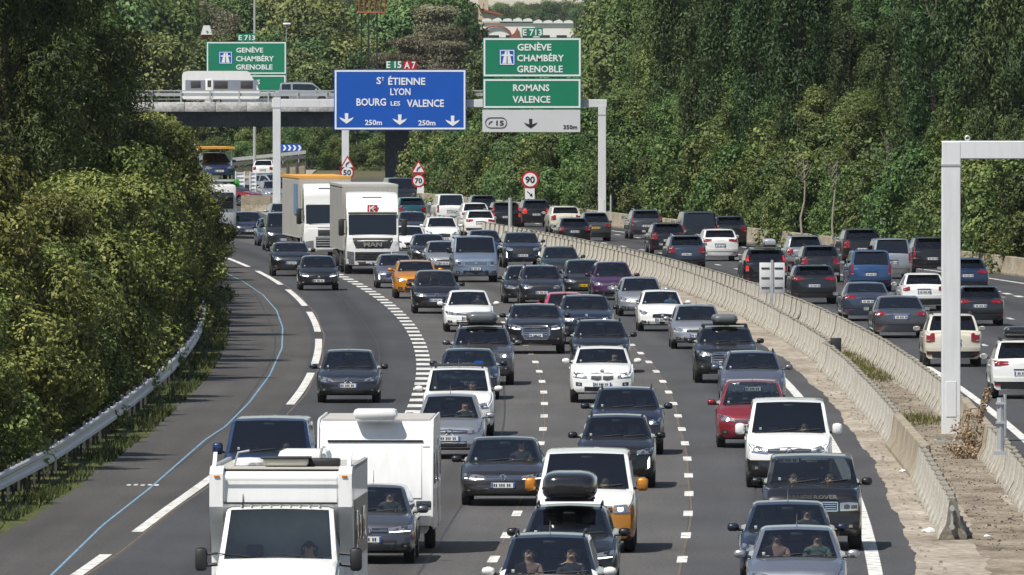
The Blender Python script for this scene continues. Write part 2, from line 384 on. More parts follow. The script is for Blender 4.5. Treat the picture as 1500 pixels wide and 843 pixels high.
# a front end: name, columns as (x in half widths, low, high in face height), material; the mirrored twin is added for every off-centre piece
def lamp(a, b, z0, z1, z2, z3): return [(a, z0, z1), ((a+b)/2, (z0+z2)/2-.01, (z1+z3)/2+.015), (b, z2, z3)]
FR = dict(
 generic=dict(lamps=lamp(.50, .93, .70, .86, .76, .99), grille=[[(-.42, .68, .84), (0, .66, .86), (.42, .68, .84)]], low=[(-.52, .14, .38), (0, .12, .38), (.52, .14, .38)], fog=(.72, .26), plate=.50, bars=2),
 peugeot=dict(lamps=lamp(.52, .94, .66, .82, .78, 1.04), grille=[[(-.40, .52, .74), (0, .48, .78), (.40, .52, .74)]], low=[(-.58, .10, .30), (.58, .10, .30)], fog=(.76, .24), plate=.40, bars=4, badge='disc'),
 bmw=dict(lamps=lamp(.48, .93, .68, .86, .72, .95), grille=[[(.04, .64, .88), (.16, .60, .90), (.33, .66, .88)], [(-.33, .66, .88), (-.16, .60, .90), (-.04, .64, .88)]], low=[(-.55, .14, .32), (0, .12, .30), (.55, .14, .32)], fog=(.72, .42), plate=.45, bars=0, chrome=1, badge='disc', bz=.99),
 audi=dict(lamps=lamp(.52, .94, .74, .90, .80, 1.0), grille=[[(-.46, .50, .78), (-.38, .32, .90), (.38, .32, .90), (.46, .50, .78)]], low=[(-.50, .08, .22), (.50, .08, .22)], fog=(.76, .32), plate=.50, bars=5, chrome=1, badge='rings', bz=.80, side=1),
 citroen=dict(lamps=lamp(.50, .95, .72, .86, .78, 1.02), grille=[[(-.50, .76, .86), (0, .72, .90), (.50, .76, .86)]], low=[(-.50, .14, .40), (0, .12, .40), (.50, .14, .40)], fog=(.76, .30), plate=.56, bars=1, badge='chevron', chrome=1),
 vw=dict(lamps=lamp(.44, .93, .72, .88, .76, .98), grille=[[(-.42, .72, .88), (0, .72, .88), (.42, .72, .88)]], low=[(-.62, .12, .46), (0, .12, .46), (.62, .12, .46)], fog=(.80, .25), plate=.52, bars=3, chrome=1, badge='ring'),
 jeep=dict(lamps=lamp(.55, .93, .74, .92, .76, .94), grille=[[(-.48+i*.14, .66, .92), (-.39+i*.14, .66, .92)] for i in range(7)], low=[(-.50, .18, .40), (.50, .18, .40)], fog=(.74, .32), plate=.50, bars=0),
 range=dict(lamps=lamp(.56, .93, .60, .80, .62, .80), grille=[[(-.50, .62, .80), (.50, .62, .80)]], low=[(-.50, .10, .34), (.50, .10, .34)], fog=(.78, .24), plate=.44, bars=3, chrome=1),
 drl=dict(lamps=lamp(.52, .95, .76, .90, .82, 1.0), grille=[[(-.50, .50, .86), (0, .46, .88), (.50, .50, .86)]], low=[(-.60, .12, .32), (.60, .12, .32)], fog=(.78, .28), plate=.46, bars=5, claw=1, badge='disc'),
 van=dict(lamps=lamp(.55, .94, .66, .86, .72, .98), grille=[[(-.50, .70, .82), (.50, .70, .82)]], low=[(-.62, .12, .42), (.62, .12, .42)], fog=(.80, .24), plate=.52, bars=2, badge='disc'),
 ford=dict(lamps=lamp(.60, .94, .58, .86, .62, .98), grille=[[(-.50, .62, .82), (.50, .62, .82)]], low=[(-.56, .12, .34), (.56, .12, .34)], fog=(.80, .22), plate=.45, bars=3, chrome=1, badge='oval'),
 vwvan=dict(lamps=lamp(.56, .93, .72, .92, .74, .94), grille=[[(-.54, .74, .90), (.54, .74, .90)]], low=[(-.55, .14, .34), (.55, .14, .34)], fog=(.78, .22), plate=.48, bars=2, badge='ring'),
)
def plate_parts(root, bvh, zc, side, yel, yo, wide=.52, xc=0):
    h = .055
    pl = patch(bvh, [(xc-wide/2, zc-h, zc+h), (xc+wide/2, zc-h, zc+h)], side, .022, 1, 1, .02, yo)
    # keep the plate flat: push every front vertex to the foremost one
    ys = [v[1] for v in pl.v[:4]]; fy = min(ys) if side == 'F' else max(ys)
    pl.v = [(v[0], fy, v[2]) if i < 4 else (v[0], fy+(.025 if side == 'F' else -.025), v[2]) for i, v in enumerate(pl.v)]
    o = pl.build('number_plate', [PLATEY if yel else PLATE], root, None)
    s = -1 if side == 'F' else 1
    k = MB()
    yy = fy+s*.004
    for x_ in (-.19, -.145, -.07, -.025, .02, .10, .145):
        k.box((xc+x_*wide/.52, yy, zc), (.026, .004, .062), 0)
    k.box((xc-wide/2+.022, yy, zc), (.035, .004, .105), 1)
    k.box((xc+wide/2-.022, yy, zc), (.035, .004, .105), 1)
    k.build('plate_print', [INK, PBLUE], o, None)

def person_mesh():
    """a seated driver grown as one skin: pelvis, trunk, neck, head, both arms with five fingers, both legs"""
    V = [(0, 0, 0)]; Rr = [.15]; E = []
    def add(p, par, r): V.append(p); Rr.append(r); E.append((par, len(V)-1)); return len(V)-1
    b = add((0, -.02, .16), 0, .145); c = add((0, .01, .34), b, .165); d_ = add((0, .0, .46), c, .12)
    nk = add((0, -.01, .54), d_, .052); h1 = add((0, -.03, .61), nk, .072); h2 = add((0, -.035, .69), h1, .088); add((0, -.02, .755), h2, .07)
    add((0, -.125, .655), h1, .018)                                   # nose
    for s in (-1, 1):
        sh = add((s*.18, 0, .45), d_, .065); elb = add((s*.25, -.20, .24), sh, .045); wr = add((s*.17, -.43, .32), elb, .028)
        pa = add((s*.155, -.49, .34), wr, .034)
        for i, (dx, L_) in enumerate(((-.03, .05), (-.012, .062), (.006, .06), (.024, .048))):
            f1 = add((s*.155+dx, -.53, .352), pa, .010); add((s*.155+dx, -.545-L_*.2, .34-L_*.5), f1, .008)
        add((s*.155-s*.04, -.50, .37), pa, .011)
        hp = add((s*.10, -.06, -.01), 0, .095); kn = add((s*.14, -.46, .04), hp, .07); an = add((s*.13, -.72, -.28), kn, .045); add((s*.13, -.86, -.33), an, .04)
    me = bpy.data.meshes.new('person_source'); me.from_pydata(V, E, [])
    o = bpy.data.objects.new('person_source', me); COL.objects.link(o)
    sk = o.modifiers.new('s', 'SKIN'); ss = o.modifiers.new('u', 'SUBSURF'); ss.levels = 1; sk.use_smooth_shade = True
    for i, r in enumerate(Rr): me.skin_vertices[0].data[i].radius = (r, r)
    me.skin_vertices[0].data[0].use_root = True
    dg = bpy.context.evaluated_depsgraph_get(); dg.update()
    out = bpy.data.meshes.new_from_object(o.evaluated_get(dg)); COL.objects.unlink(o)
    out.materials.clear(); return out
PERSON = None
def add_person(M, shirt, label, hair=True, sc=1.0):
    """top-level person sitting at the world place M (Matrix)"""
    global PERSON
    if PERSON is None:
        PERSON = person_mesh()
    me = PERSON.copy(); me.materials.append(SKIN); me.materials.append(shirt); me.materials.append(plain('trousers', (.03, .04, .07), .8))
    for p in me.polygons:
        c = p.center
        p.material_index = 0 if (c.z > .50 or (c.y < -.30 and c.z > .2)) else (1 if c.z > .03 and c.y > -.35 else 2)
    o = link('person', me); o.matrix_world = M; tag(o, label, 'person', 'people at the wheel')
    if hair:
        h = MB(); vs_ = []
        for a in range(7):
            for b in range(12):
                th = a/6*PI*.62; ph = b/12*2*PI; r = .100
                vs_.append((r*.9*math.sin(th)*math.cos(ph), -.005+r*1.05*math.sin(th)*math.sin(ph), .705+r*.9*math.cos(th)))
        fs = [(a*12+b, a*12+(b+1) % 12, (a+1)*12+(b+1) % 12, (a+1)*12+b) for a in range(6) for b in range(12)]
        h.add(vs_, fs).build('hair', [HAIR], o)
        f = MB()
        for s in (-1, 1): f.box((s*.032, -.108, .682), (.016, .012, .008))
        f.box((0, -.108, .622), (.035, .012, .005)); f.build('face_features', [HAIR], o)
        e = MB()
        for s in (-1, 1): e.box((s*.088, -.02, .66), (.02, .035, .055), bev=.008)
        e.build('ear', [SKIN], o)
    return o

def roof_box(M, dims, label, mat):
    L_, w_, h_ = dims; t = thing('roof_box', (0, 0, 0), 0, label, 'roof box', 'roof boxes'); t.matrix_world = M
    q = MB(); vs_ = []; n = 22; st = [(-.5, .55, .45), (-.485, .78, .70), (-.44, .92, .88), (-.3, 1, 1), (.0, 1, 1), (.3, 1, 1), (.46, .95, .92), (.495, .85, .7), (.5, .6, .45)]
    for (yy, fw, fh) in st:
        for k in range(n):
            a = 2*PI*k/n; c, s = math.cos(a), math.sin(a)
            ex = .45
            vs_.append((w_/2*fw*math.copysign(abs(c)**ex, c), yy*L_, h_*.42+h_*.5*fh*math.copysign(abs(s)**.6, s)*(1 if s > 0 else .8)))
    fs = [(i*n+k, i*n+(k+1) % n, (i+1)*n+(k+1) % n, (i+1)*n+k) for i in range(len(st)-1) for k in range(n)]
    fs += [tuple(range(n-1, -1, -1)), tuple((len(st)-1)*n+k for k in range(n))]
    q.add(vs_, fs).build('shell', [mat], t, 50)
    s = MB(); s.box((0, 0, h_*.40), (w_*1.005, L_*.97, .02)); s.build('seam', [BLK], t)
    for yy in (-.3, .3): c = MB(); c.box((0, yy*L_, .0), (w_*.9, .06, .05)); c.build('clamp', [BLK], t)
    return t

def make_vehicle(px, yb, typ, col, style, label, away=False, opt=None, name='car', cat='car'):
    opt = opt or {}; D = dict(TYPES[typ]); D.update(opt.get('dims', {}))
    L, W, H, nz = D['L'], D['W'], D['H'], D['nz']; w = W/2; FB[0] = L
    if 'pos' in opt: gx, gy, th = opt['pos']; size = opt.get('size', 25)
    else:
        gx, d = G(px, yb); gy = d; m = slope(d); size = FPX/d
        if gx > 20: m *= 1.4
        th = (PI-math.atan(m)) if away else -math.atan(m)
        th += opt.get('turn', 0)
        fx, fy = math.sin(th), -math.cos(th)          # forward
        s = 1 if away else -1
        gx += fx*L/2*s; gy += fy*L/2*s
    zz = opt.get('z', 0)
    near = size > 44
    root = thing(name, (gx, gy, zz), th, label, cat, opt.get('group', 'vehicles driving away on the far carriageway' if away else 'vehicles queueing towards the camera'))
    yo = -L/2
    pm = P(col); roofm = P(opt['roof']) if 'roof' in opt else pm; lowm = P(opt['low']) if 'low' in opt else pm
    m, body, ws, sg, rg, dark = body_shell(D, .10 if near else .16)
    bvh = BVHTree.FromPolygons([Vector(v) for v in m.v], [f[0] for f in body]+ws+sg+rg+[f[0] for f in dark])
    q = MB(); q.v = [(x, y+yo, z) for x, y, z in m.v]
    for f, jj, ym in body:
        zc_ = sum(m.v[i][2] for i in f)/len(f)
        mi = 0
        if jj >= 12 and ym > D['cowl'][0]-.02 and 'roof' in opt and zc_ > D['cowl'][1]+.05: mi = 2
        if 'low' in opt and zc_ < opt.get('lowz', .8): mi = 3
        if jj <= 3 and D.get('zb', .22) >= .26 and zc_ < .5: mi = 1
        q.f.append(f); q.m.append(mi)
    for f, jj, ym in dark: q.f.append(f); q.m.append(1)
    q.build('body', [pm, BLK, roofm, lowm], root, 38)
    g = opt.get('glass', GLASS)
    sub(m, ws, yo).build('windscreen', [g], root, 60)
    side_windows(m, sg, yo, GLASSD if (opt.get('priv') or not near) else g, root)
    if rg: sub(m, rg, yo).build('rear_window', [GLASSD if opt.get('priv', away or typ in ('van', 'minivan', 'boxsuv', 'transit') or px % 3 == 0) else g], root, 60)
    # wheels
    wr = D.get('wr', .32); s_ = wr/.32
    for yy in (D.get('fo', .85), L-D.get('ro', .80)):
        for sx in (-1, 1):
            t_ = link('wheel', TYRE_ME, root, (sx*(w-.125), yy+yo, wr), 0 if sx > 0 else PI); t_.scale = (s_, s_, s_)
            link('rim', RIM_ME, t_)
    zb = D.get('zb', .22); fh = nz-zb
    def Z(t): return zb+t*fh
    F = FR[style]
    def fp(nm, cols, mat, off=.008, nx=2, nz_=2, par=None):
        pp = patch(bvh, [(c[0]*w, Z(c[1]), Z(c[2])) for c in cols], 'F', off, nx, nz_, .03, yo)
        return pp.build(nm, mat, par or root, 50)
    def mir(cols): return [(-a, b, c) for a, b, c in reversed(cols)]
    if not away or near:
        lit = opt.get('lit', 0)
        for sgn, cols in ((1, F['lamps']), (-1, mir(F['lamps']))):
            hl = fp('headlight', cols, [LENS], .010, 3, 2)
            a0, a1 = F['lamps'][0], F['lamps'][-1]; cx = a0[0]*.62+a1[0]*.38; cz = (a0[1]+a0[2])/2*.6+(a1[1]+a1[2])/2*.4
            dz = (a0[2]-a0[1])*.30; dx = dz*fh/w*1.15
            cc = [(cx-dx, cz-dz*.6, cz+dz*.6), (cx-dx*.4, cz-dz, cz+dz), (cx+dx*.4, cz-dz, cz+dz), (cx+dx, cz-dz*.6, cz+dz*.6)]
            if sgn < 0: cc = mir(cc)
            fp('bulb', cc, [LIT if lit else LENSD], .016, 1, 2, hl)
            c2 = [(a1[0]-.14, a1[1]+.03+.01, a1[2]-.06), (a1[0]-.02, a1[1]+.04, a1[2]-.05)]
            if sgn < 0: c2 = mir(c2)
            fp('housing', c2, [LENSD], .015, 1, 1, hl)
            if near or opt.get('drl'):
                c3 = [(a0[0]+.02, a0[1]+.005, a0[1]+.035), (a1[0]-.03, a1[1]+.005, a1[1]+.035)]
                if sgn < 0: c3 = mir(c3)
                fp('light_strip', c3, [DRL if opt.get('drl') else CHROME], .017, 3, 1, hl)
        for cols in F['grille']:
            chx = F.get('chrome') and opt.get('chrome', 1); gr = fp('grille', cols, [BLK], .018 if chx else .012, 2, 2)
            if chx:
                xa_, xb_ = cols[0], cols[-1]; fr_ = [(xa_[0]-.022, xa_[1]-.015, xa_[2]+.015)]+[(c[0], c[1]-.028, c[2]+.028) for c in cols]+[(xb_[0]+.022, xb_[1]-.015, xb_[2]+.015)]
                fp('grille_trim', fr_, [CHROME], .010, 2, 2, gr)
            if False:
                x_a, x_b = cols[0][0], cols[-1][0]
                up = [(c[0], c[2]-.006, c[2]+.012) for c in cols]; fp('grille_trim', up, [CHROME], .018, 2, 1, gr)
                dn = [(c[0], c[1]-.010, c[1]+.004) for c in cols]; fp('grille_trim', dn, [CHROME], .018, 2, 1, gr)
            for b in range(F.get('bars', 0) if size > 33 else min(1, F.get('bars', 0))):
                nb = F['bars']; t1 = (b+.7)/(nb+.4)
                bar = [(c[0]*.97, c[1]+(c[2]-c[1])*t1-.008, c[1]+(c[2]-c[1])*t1+.012) for c in cols]
                fp('grille_bar', bar, [CHROME if F.get('chrome') else LENSD], .024, 2, 1, gr)
        fp('lower_grille', F['low'], [BLK], .010, 2, 2)
        fx_, fz_ = F['fog']
        for sx in (-1, 1):
            cc = [(fx_-.09, fz_-.08, fz_+.07), (fx_+.10, fz_-.06, fz_+.10)]
            if F.get('side'): cc = [(fx_-.10, fz_-.12, fz_+.12), (fx_+.12, fz_-.08, fz_+.22)]
            if sx < 0: cc = mir(cc)
            fo = fp('fog_recess', cc, [BLK], .009, 2, 2)
            cc = [(fx_-.035, fz_-.035, fz_+.035), (fx_+.035, fz_-.035, fz_+.035)]
            if sx < 0: cc = mir(cc)
            fp('fog_lamp', cc, [LIT if lit == 2 else LENS], .016, 1, 1, fo)
            if F.get('claw'):
                cc = [(.80, .28, .58), (.85, .34, .70)]; cc = cc if sx > 0 else mir(cc)
                fp('light_strip', cc, [DRL], .018, 1, 3)
        if zb >= .26 or opt.get('skid'):
            fp('bumper_trim', [(-.55, .0, .07), (.55, .0, .07)], [GREYM], .014, 3, 1)
        plate_parts(root, bvh, Z(F['plate'])-.02, 'F', opt.get('yplate'), yo)
        bd = F.get('badge'); bz = Z(F.get('bz', (F['grille'][0][0][1]+F['grille'][0][-1][2])/2+.01))
        if bd and size > 33:
            h = bvh.ray_cast(Vector((0, -3, bz)), Vector((0, 1, 0)))[0]
            if h is not None:
                k = MB(); yy = h.y+yo-.03
                if bd == 'disc': k.lathe([(.055, 0), (.055, -.012), (0, -.016)], 14, 0, 'y'); k.v = [(a, b+yy, c+bz) for a, b, c in k.v]
                if bd == 'oval': k.lathe([(.08, 0), (.08, -.012), (0, -.016)], 16, 0, 'y'); k.v = [(a, b+yy, c*.42+bz) for a, b, c in k.v]
                if bd == 'ring':
                    k.lathe([(.062, 0), (.075, -.008), (.062, -.012), (.058, 0)], 18, 0, 'y'); k.v = [(a, b+yy, c+bz) for a, b, c in k.v]
                    k.tube([(-.045, yy-.008, bz+.04), (-.02, yy-.008, bz-.045), (0, yy-.008, bz+.0), (.02, yy-.008, bz-.045), (.045, yy-.008, bz+.04)], .008, 5)
                if bd == 'rings':
                    for i in range(4):
                        kk = MB(); kk.lathe([(.040, 0), (.048, -.008), (.040, -.012), (.036, 0)], 14, 0, 'y')
                        k.add([(a+(i-1.5)*.062, b+yy, c+bz) for a, b, c in kk.v], kk.f)
                if bd == 'chevron':
                    for dz_ in (-.04, .03): k.tube([(-.11, yy, bz+dz_-.05), (0, yy-.012, bz+dz_+.03), (.11, yy, bz+dz_-.05)], .014, 5)
                k.build('badge', [CHROME], root, 50)
    if away or near:
        tl = opt.get('tail', 'side')
        rz0 = D['rg'][1]; tz0, tz1 = (.78, rz0-.04)
        on = opt.get('brake', 0)
        TL = {'side': [(.62, tz0+.03, tz1-.06), (.80, tz0, tz1), (.96, tz0+.02, tz1+.0)],
              'tall': [(.76, tz0-.05, rz0+.20), (.90, tz0-.05, rz0+.20)],
              'slim': [(.46, tz1-.13, tz1-.04), (.75, tz1-.17, tz1-.02), (.97, tz1-.17, tz1)],
              'upright': [(.80, tz0-.08, rz0+.02), (.94, tz0-.05, rz0+.04)]}[tl]
        for sx in (-1, 1):
            cc = TL if sx > 0 else mir(TL)
            pp = patch(bvh, [(c[0]*w, c[1], c[2]) for c in cc], 'R', .012, 3, 3, .03, yo)
            o = pp.build('tail_light', [TAILON if on else TAIL], root, 50)
            a = TL[-2]; cc = [(a[0]-.0, a[1]+.045, a[1]+.085), (TL[-1][0]-.03, a[1]+.045, a[1]+.085)]
            cc = cc if sx > 0 else mir(cc)
            patch(bvh, [(c[0]*w, c[1], c[2]) for c in cc], 'R', .018, 1, 1, .02, yo).build('reverse_lamp', [plain('reverse_lens', (.30, .22, .22), .3)], o, 50)
        def rp(nm, cols, mat, off=.010, nx=4): return patch(bvh, [(c[0]*w, c[1], c[2]) for c in cols], 'R', off, nx, 2, .03, yo).build(nm, mat, root, 50)
        rp('rear_bumper', [(-.90, zb+.04, zb+.26), (0, zb+.02, zb+.24), (.90, zb+.04, zb+.26)], [BLK if opt.get('rb', 1) else pm], .02, 4)
        rp('bumper_step', [(-.93, .50, .62), (0, .50, .61), (.93, .50, .62)], [pm], .035, 5)
        plate_parts(root, bvh, opt.get('rplate', .74 if rz0 > .95 else .66), 'R', opt.get('yplate'), yo)
        rp('tailgate_handle', [(-.30, .83, .865), (.30, .83, .865)], [CHROME if opt.get('chrome') else BLK], .016, 2)
        for sx in (-1, 1):
            cc = [(.70, .40, .44), (.88, .40, .44)]; cc = cc if sx > 0 else mir(cc)
            rp('reflector', cc, [TAIL], .03, 1)
        if not D.get('noexh'):
            k = MB(); k.tube([(.45*w, L+yo-.15, zb-.01), (.45*w, L+yo+.03, zb-.02)], .035, 8); k.build('exhaust_pipe', [CHROME], root)
        if rg and away:
            k = MB(); hz = bvh.ray_cast(Vector((.12, L+3, rz0+.07)), Vector((0, -1, 0)))[0]
            h2 = bvh.ray_cast(Vector((.12, L+3, rz0+.22)), Vector((0, -1, 0)))[0]
            if hz is not None and h2 is not None:
                k.tube([(0, hz.y+yo+.02, rz0+.06), (.30, (hz.y+h2.y)/2+yo+.03, rz0+.14)], .010, 5); k.build('rear_wiper', [BLK], root)
            if typ not in ('sedan',):
                k = MB(); yr = D['yr']
                k.box((0, yr+yo+.06, H-.055), (W*.62, .22, .03), bev=.012); k.build('spoiler', [pm], root)
                rp('brake_lamp', [(-.14, H-.10, H-.075), (.14, H-.10, H-.075)], [TAIL], .03, 1)
    # mirrors
    mc = P(opt['mirror']) if 'mirror' in opt else pm
    my = D['cowl'][0]+.42+yo; mz = D.get('belt', D['cowl'][1]-.06)+.10
    big = typ in ('van', 'transit')
    for sx in (-1, 1):
        k = MB(); xx = w+.115 if not big else w+.13
        k.box((sx*xx, my, mz+(.03 if big else 0)), (.22, .13, .26 if big else .15), 0, .055)
        k.tube([(sx*(w-.08), my+.02, mz-.06), (sx*(xx-.03), my+.01, mz-.03)], .03, 6, 1)
        o = k.build('wing_mirror', [mc, BLK], root, 50)
        k = MB(); k.box((sx*xx, my+.067, mz+(.03 if big else 0)), (.18, .006, .20 if big else .11)); k.build('mirror_glass', [CHROME], o)
    # wipers, cowl, dash, seats, wheel
    yc, zc = D['cowl']; yf = D['yf']
    wsl = (H-.055-zc)/(yf-yc)
    if not away:
        c = MB(); c.box((0, yc-.02+yo, zc-.004), (W*.80, .10, .03)); c.build('cowl', [BLK], root)
        for x_a, x_b in ((-.52, .02), (.05, .60)):
            k = MB(); k.tube([(x_a*w+.12, yc+yo-.0, zc+.02), (x_b*w+.12, yc+yo+.07, zc+.02+.07*wsl)], [.012, .008], 5); k.build('wiper', [BLK], root)
        # inspection stickers behind the screen, passenger side
        k = MB(); xs = -w*.66; ys = yc+.09
        k.box((xs, ys+yo+.03, zc+.09*wsl+.0), (.05, .01, .055)); k.build('sticker', [PLATE], root)
        k = MB(); k.box((0, yf+yo-.05, H-.13), (.22, .04, .06), 0, .015); k.build('rear_view_mirror', [BLK], root)
    fl = MB(); fl.box((0, (yc+.3+L-.35)/2+yo, zb+.14), (W-.36, L-.35-yc-.3, .05)); 
    if typ in ('van', 'transit'): fl.box((0, yf+.75+yo, (zb+H)/2), (W-.30, .06, H-zb-.16))
    fl.box((0, yc+.28+yo, zc-.12), (W*.78, .45, .14), 0, .04); fl.build('dashboard', [INT], root)
    sr = yf+.28; hs = .62+zb
    for k_, (xx, yy) in enumerate([(-.36, sr), (.36, sr)]+([(-.38, sr+.95), (.0, sr+.95), (.38, sr+.95)] if L < 4.9 else [])):
        k = MB(); k.box((xx, yy-.18+yo, zb+.26), (.48 if k_ < 2 else .38, .5, .18), 0, .06); k.box((xx, yy+.08+yo, hs+.0), (.46 if k_ < 2 else .37, .15, .62), 0, .06)
        k.box((xx, yy+.08+yo, hs+.40), (.26, .10, .16), 0, .04); k.build('seat', [SEAT], root)
    if not away:
        k = MB(); kk = MB(); kk.lathe([(.175, -.012), (.19, 0), (.175, .012), (.165, 0), (.175, -.012)], 18, 0, 'y')
        ca, sa = math.cos(.5), math.sin(.5)
        k.add([(x+.36, y*ca-z*sa+yf-.32+yo, y*sa+z*ca+zc-.06) for x, y, z in kk.v], kk.f)
        k.box((.36, yf-.32+yo, zc-.06), (.34, .03, .04)); k.build('steering_wheel', [BLK], root)
    M0 = Matrix.Translation((gx, gy, zz)) @ Matrix.Rotation(th, 4, 'Z')
    if opt.get('rails', typ in ('suv', 'bigsuv', 'estate')):
        for sx in (-1, 1):
            k = MB(); xx = sx*(w-.09-(H-D.get('belt', zc-.06))*D.get('k', .36)-.03)
            k.tube([(xx, yf+.18+yo, H-.04), (xx, yf+.30+yo, H+.035), (xx, D['yr']-.35+yo, H+.035), (xx, D['yr']-.2+yo, H-.04)], .018, 6)
            k.build('roof_rail', [BLK if opt.get('brail', col not in ('grey', 'bluegrey')) else GREYM], root)
    if opt.get('bars'):
        for yy in (yf+.45, D['yr']-.7):
            k = MB(); k.box((0, yy+yo, H+.06), (W*.72, .07, .035), bev=.015)
            for sx in (-1, 1): k.box((sx*W*.33, yy+yo, H+.0), (.05, .08, .12))
            k.build('roof_bar', [BLK], root)
    if opt.get('ant', typ in ('small', 'hatch', 'mpv', 'minivan')):
        k = MB(); ya = yf+.15 if style in ('citroen', 'peugeot', 'generic') else D['yr']-.15
        k.tube([(0, ya+yo, H), (0, ya+.12+yo, H+.22)], [.010, .004], 5); k.build('aerial', [BLK], root)
    if 'box' in opt:
        bl, bw, bh, bl_label, bm, bx = opt['box']
        roof_box(M0 @ Matrix.Translation((bx, (yf+D['yr'])/2+yo-.15, H+.10)), (bl, bw, bh), bl_label, bm)
    if 'driver' in opt:
        for i, (lbl, shc) in enumerate(opt['driver']):
            add_person(M0 @ Matrix.Translation((.36 if i == 0 else -.36, sr-.10+yo, zb+.39)) @ Matrix.Rotation(.0, 4, 'X'), plain('shirt_'+shc[0], shc[1], .8), lbl)
    # body seams and handles on the sides of the nearer ones
    if size > 30:
        for sx, sd_ in ((1, '+'), (-1, '-')):
            for i, yy in enumerate(D.get('pillars', [])[:2]):
                patch(bvh, [(yy-.26, .0+D['cowl'][1]-.20, D['cowl'][1]-.165), (yy-.09, D['cowl'][1]-.20, D['cowl'][1]-.165)], sd_, .02, 1, 1, .03, yo).build('door_handle', [pm], root, None)
                patch(bvh, [(yy-.008, .34, D['cowl'][1]-.11), (yy+.008, .34, D['cowl'][1]-.11)], sd_, .002, 1, 6, .004, yo).build('door_gap', [BLK], root, None)
            patch(bvh, [(yc+.12, .42, D['cowl'][1]-.12), (yc+.136, .42, D['cowl'][1]-.12)], sd_, .002, 1, 6, .004, yo).build('door_gap', [BLK], root, None)
    return root, M0, bvh, D
# ------------------------------------------------------------------ road, verge, markings
def asphalt(name, a, b, centres, tint=(1, 1, 1)):
    m, n, bs, L = nodes(name)
    bs.inputs['Roughness'].default_value = .82; bs.inputs['Specular IOR Level'].default_value = .35
    uv = n.nodes.new('ShaderNodeUVMap'); uv.uv_map = 'road'
    mp = n.nodes.new('ShaderNodeMapping'); mp.inputs['Scale'].default_value = (1.0, .022, 1); L.new(uv.outputs[0], mp.inputs[0])
    st = n.nodes.new('ShaderNodeTexNoise'); st.inputs['Scale'].default_value = 1.6; st.inputs['Detail'].default_value = 5; L.new(mp.outputs[0], st.inputs[0])
    mp2 = n.nodes.new('ShaderNodeMapping'); mp2.inputs['Scale'].default_value = (1.0, .25, 1); L.new(uv.outputs[0], mp2.inputs[0])
    pt = n.nodes.new('ShaderNodeTexNoise'); pt.inputs['Scale'].default_value = .35; pt.inputs['Detail'].default_value = 4; L.new(mp2.outputs[0], pt.inputs[0])
    gr = n.nodes.new('ShaderNodeTexNoise'); gr.inputs['Scale'].default_value = 14; gr.inputs['Detail'].default_value = 6; L.new(mp2.outputs[0], gr.inputs[0])
    sx = n.nodes.new('ShaderNodeSeparateXYZ'); L.new(uv.outputs[0], sx.inputs[0])
    acc = None
    for c in centres:                                       # oil line down the lane's middle, worn tracks beside it
        s1 = n.nodes.new('ShaderNodeMath'); s1.operation = 'SUBTRACT'; L.new(sx.outputs[0], s1.inputs[0]); s1.inputs[1].default_value = c
        s2 = n.nodes.new('ShaderNodeMath'); s2.operation = 'ABSOLUTE'; L.new(s1.outputs[0], s2.inputs[0])
        mr = n.nodes.new('ShaderNodeMapRange'); mr.interpolation_type = 'SMOOTHSTEP'; mr.inputs[1].default_value = .15; mr.inputs[2].default_value = .8
        mr.inputs[3].default_value = 1; mr.inputs[4].default_value = 0; L.new(s2.outputs[0], mr.inputs[0])
        if acc is None: acc = mr.outputs[0]
        else:
            mm = n.nodes.new('ShaderNodeMath'); mm.operation = 'MAXIMUM'; L.new(acc, mm.inputs[0]); L.new(mr.outputs[0], mm.inputs[1]); acc = mm.outputs[0]
    mx = n.nodes.new('ShaderNodeMix'); mx.data_type = 'RGBA'; mx.inputs[6].default_value = (*a, 1); mx.inputs[7].default_value = (*b, 1); L.new(st.outputs['Fac'], mx.inputs[0])
    m2 = n.nodes.new('ShaderNodeMix'); m2.data_type = 'RGBA'; m2.blend_type = 'MULTIPLY'; m2.inputs[0].default_value = .55
    L.new(mx.outputs[2], m2.inputs[6]); cr = n.nodes.new('ShaderNodeMapRange'); cr.inputs[1].default_value = .3; cr.inputs[2].default_value = .7; cr.inputs[3].default_value = .62; cr.inputs[4].default_value = 1.3
    L.new(pt.outputs['Fac'], cr.inputs[0]); L.new(cr.outputs[0], m2.inputs[7])
    m3 = n.nodes.new('ShaderNodeMix'); m3.data_type = 'RGBA'; m3.blend_type = 'MULTIPLY'; m3.inputs[0].default_value = .6; L.new(m2.outputs[2], m3.inputs[6])
    c2 = n.nodes.new('ShaderNodeMapRange'); c2.inputs[1].default_value = .35; c2.inputs[2].default_value = .65; c2.inputs[3].default_value = .65; c2.inputs[4].default_value = 1.35; L.new(gr.outputs['Fac'], c2.inputs[0]); L.new(c2.outputs[0], m3.inputs[7])
    fin = m3
    if acc is not None:
        m4 = n.nodes.new('ShaderNodeMix'); m4.data_type = 'RGBA'; m4.blend_type = 'MULTIPLY'
        k = n.nodes.new('ShaderNodeMath'); k.operation = 'MULTIPLY'; k.inputs[1].default_value = .6; L.new(acc, k.inputs[0]); L.new(k.outputs[0], m4.inputs[0])
        L.new(m3.outputs[2], m4.inputs[6]); m4.inputs[7].default_value = (.45, .43, .42, 1); fin = m4
    L.new(fin.outputs[2], bs.inputs['Base Color'])
    bp = n.nodes.new('ShaderNodeBump'); bp.inputs['Strength'].default_value = .25; bp.inputs['Distance'].default_value = .02; L.new(gr.outputs['Fac'], bp.inputs['Height']); L.new(bp.outputs[0], bs.inputs['Normal'])
    return m
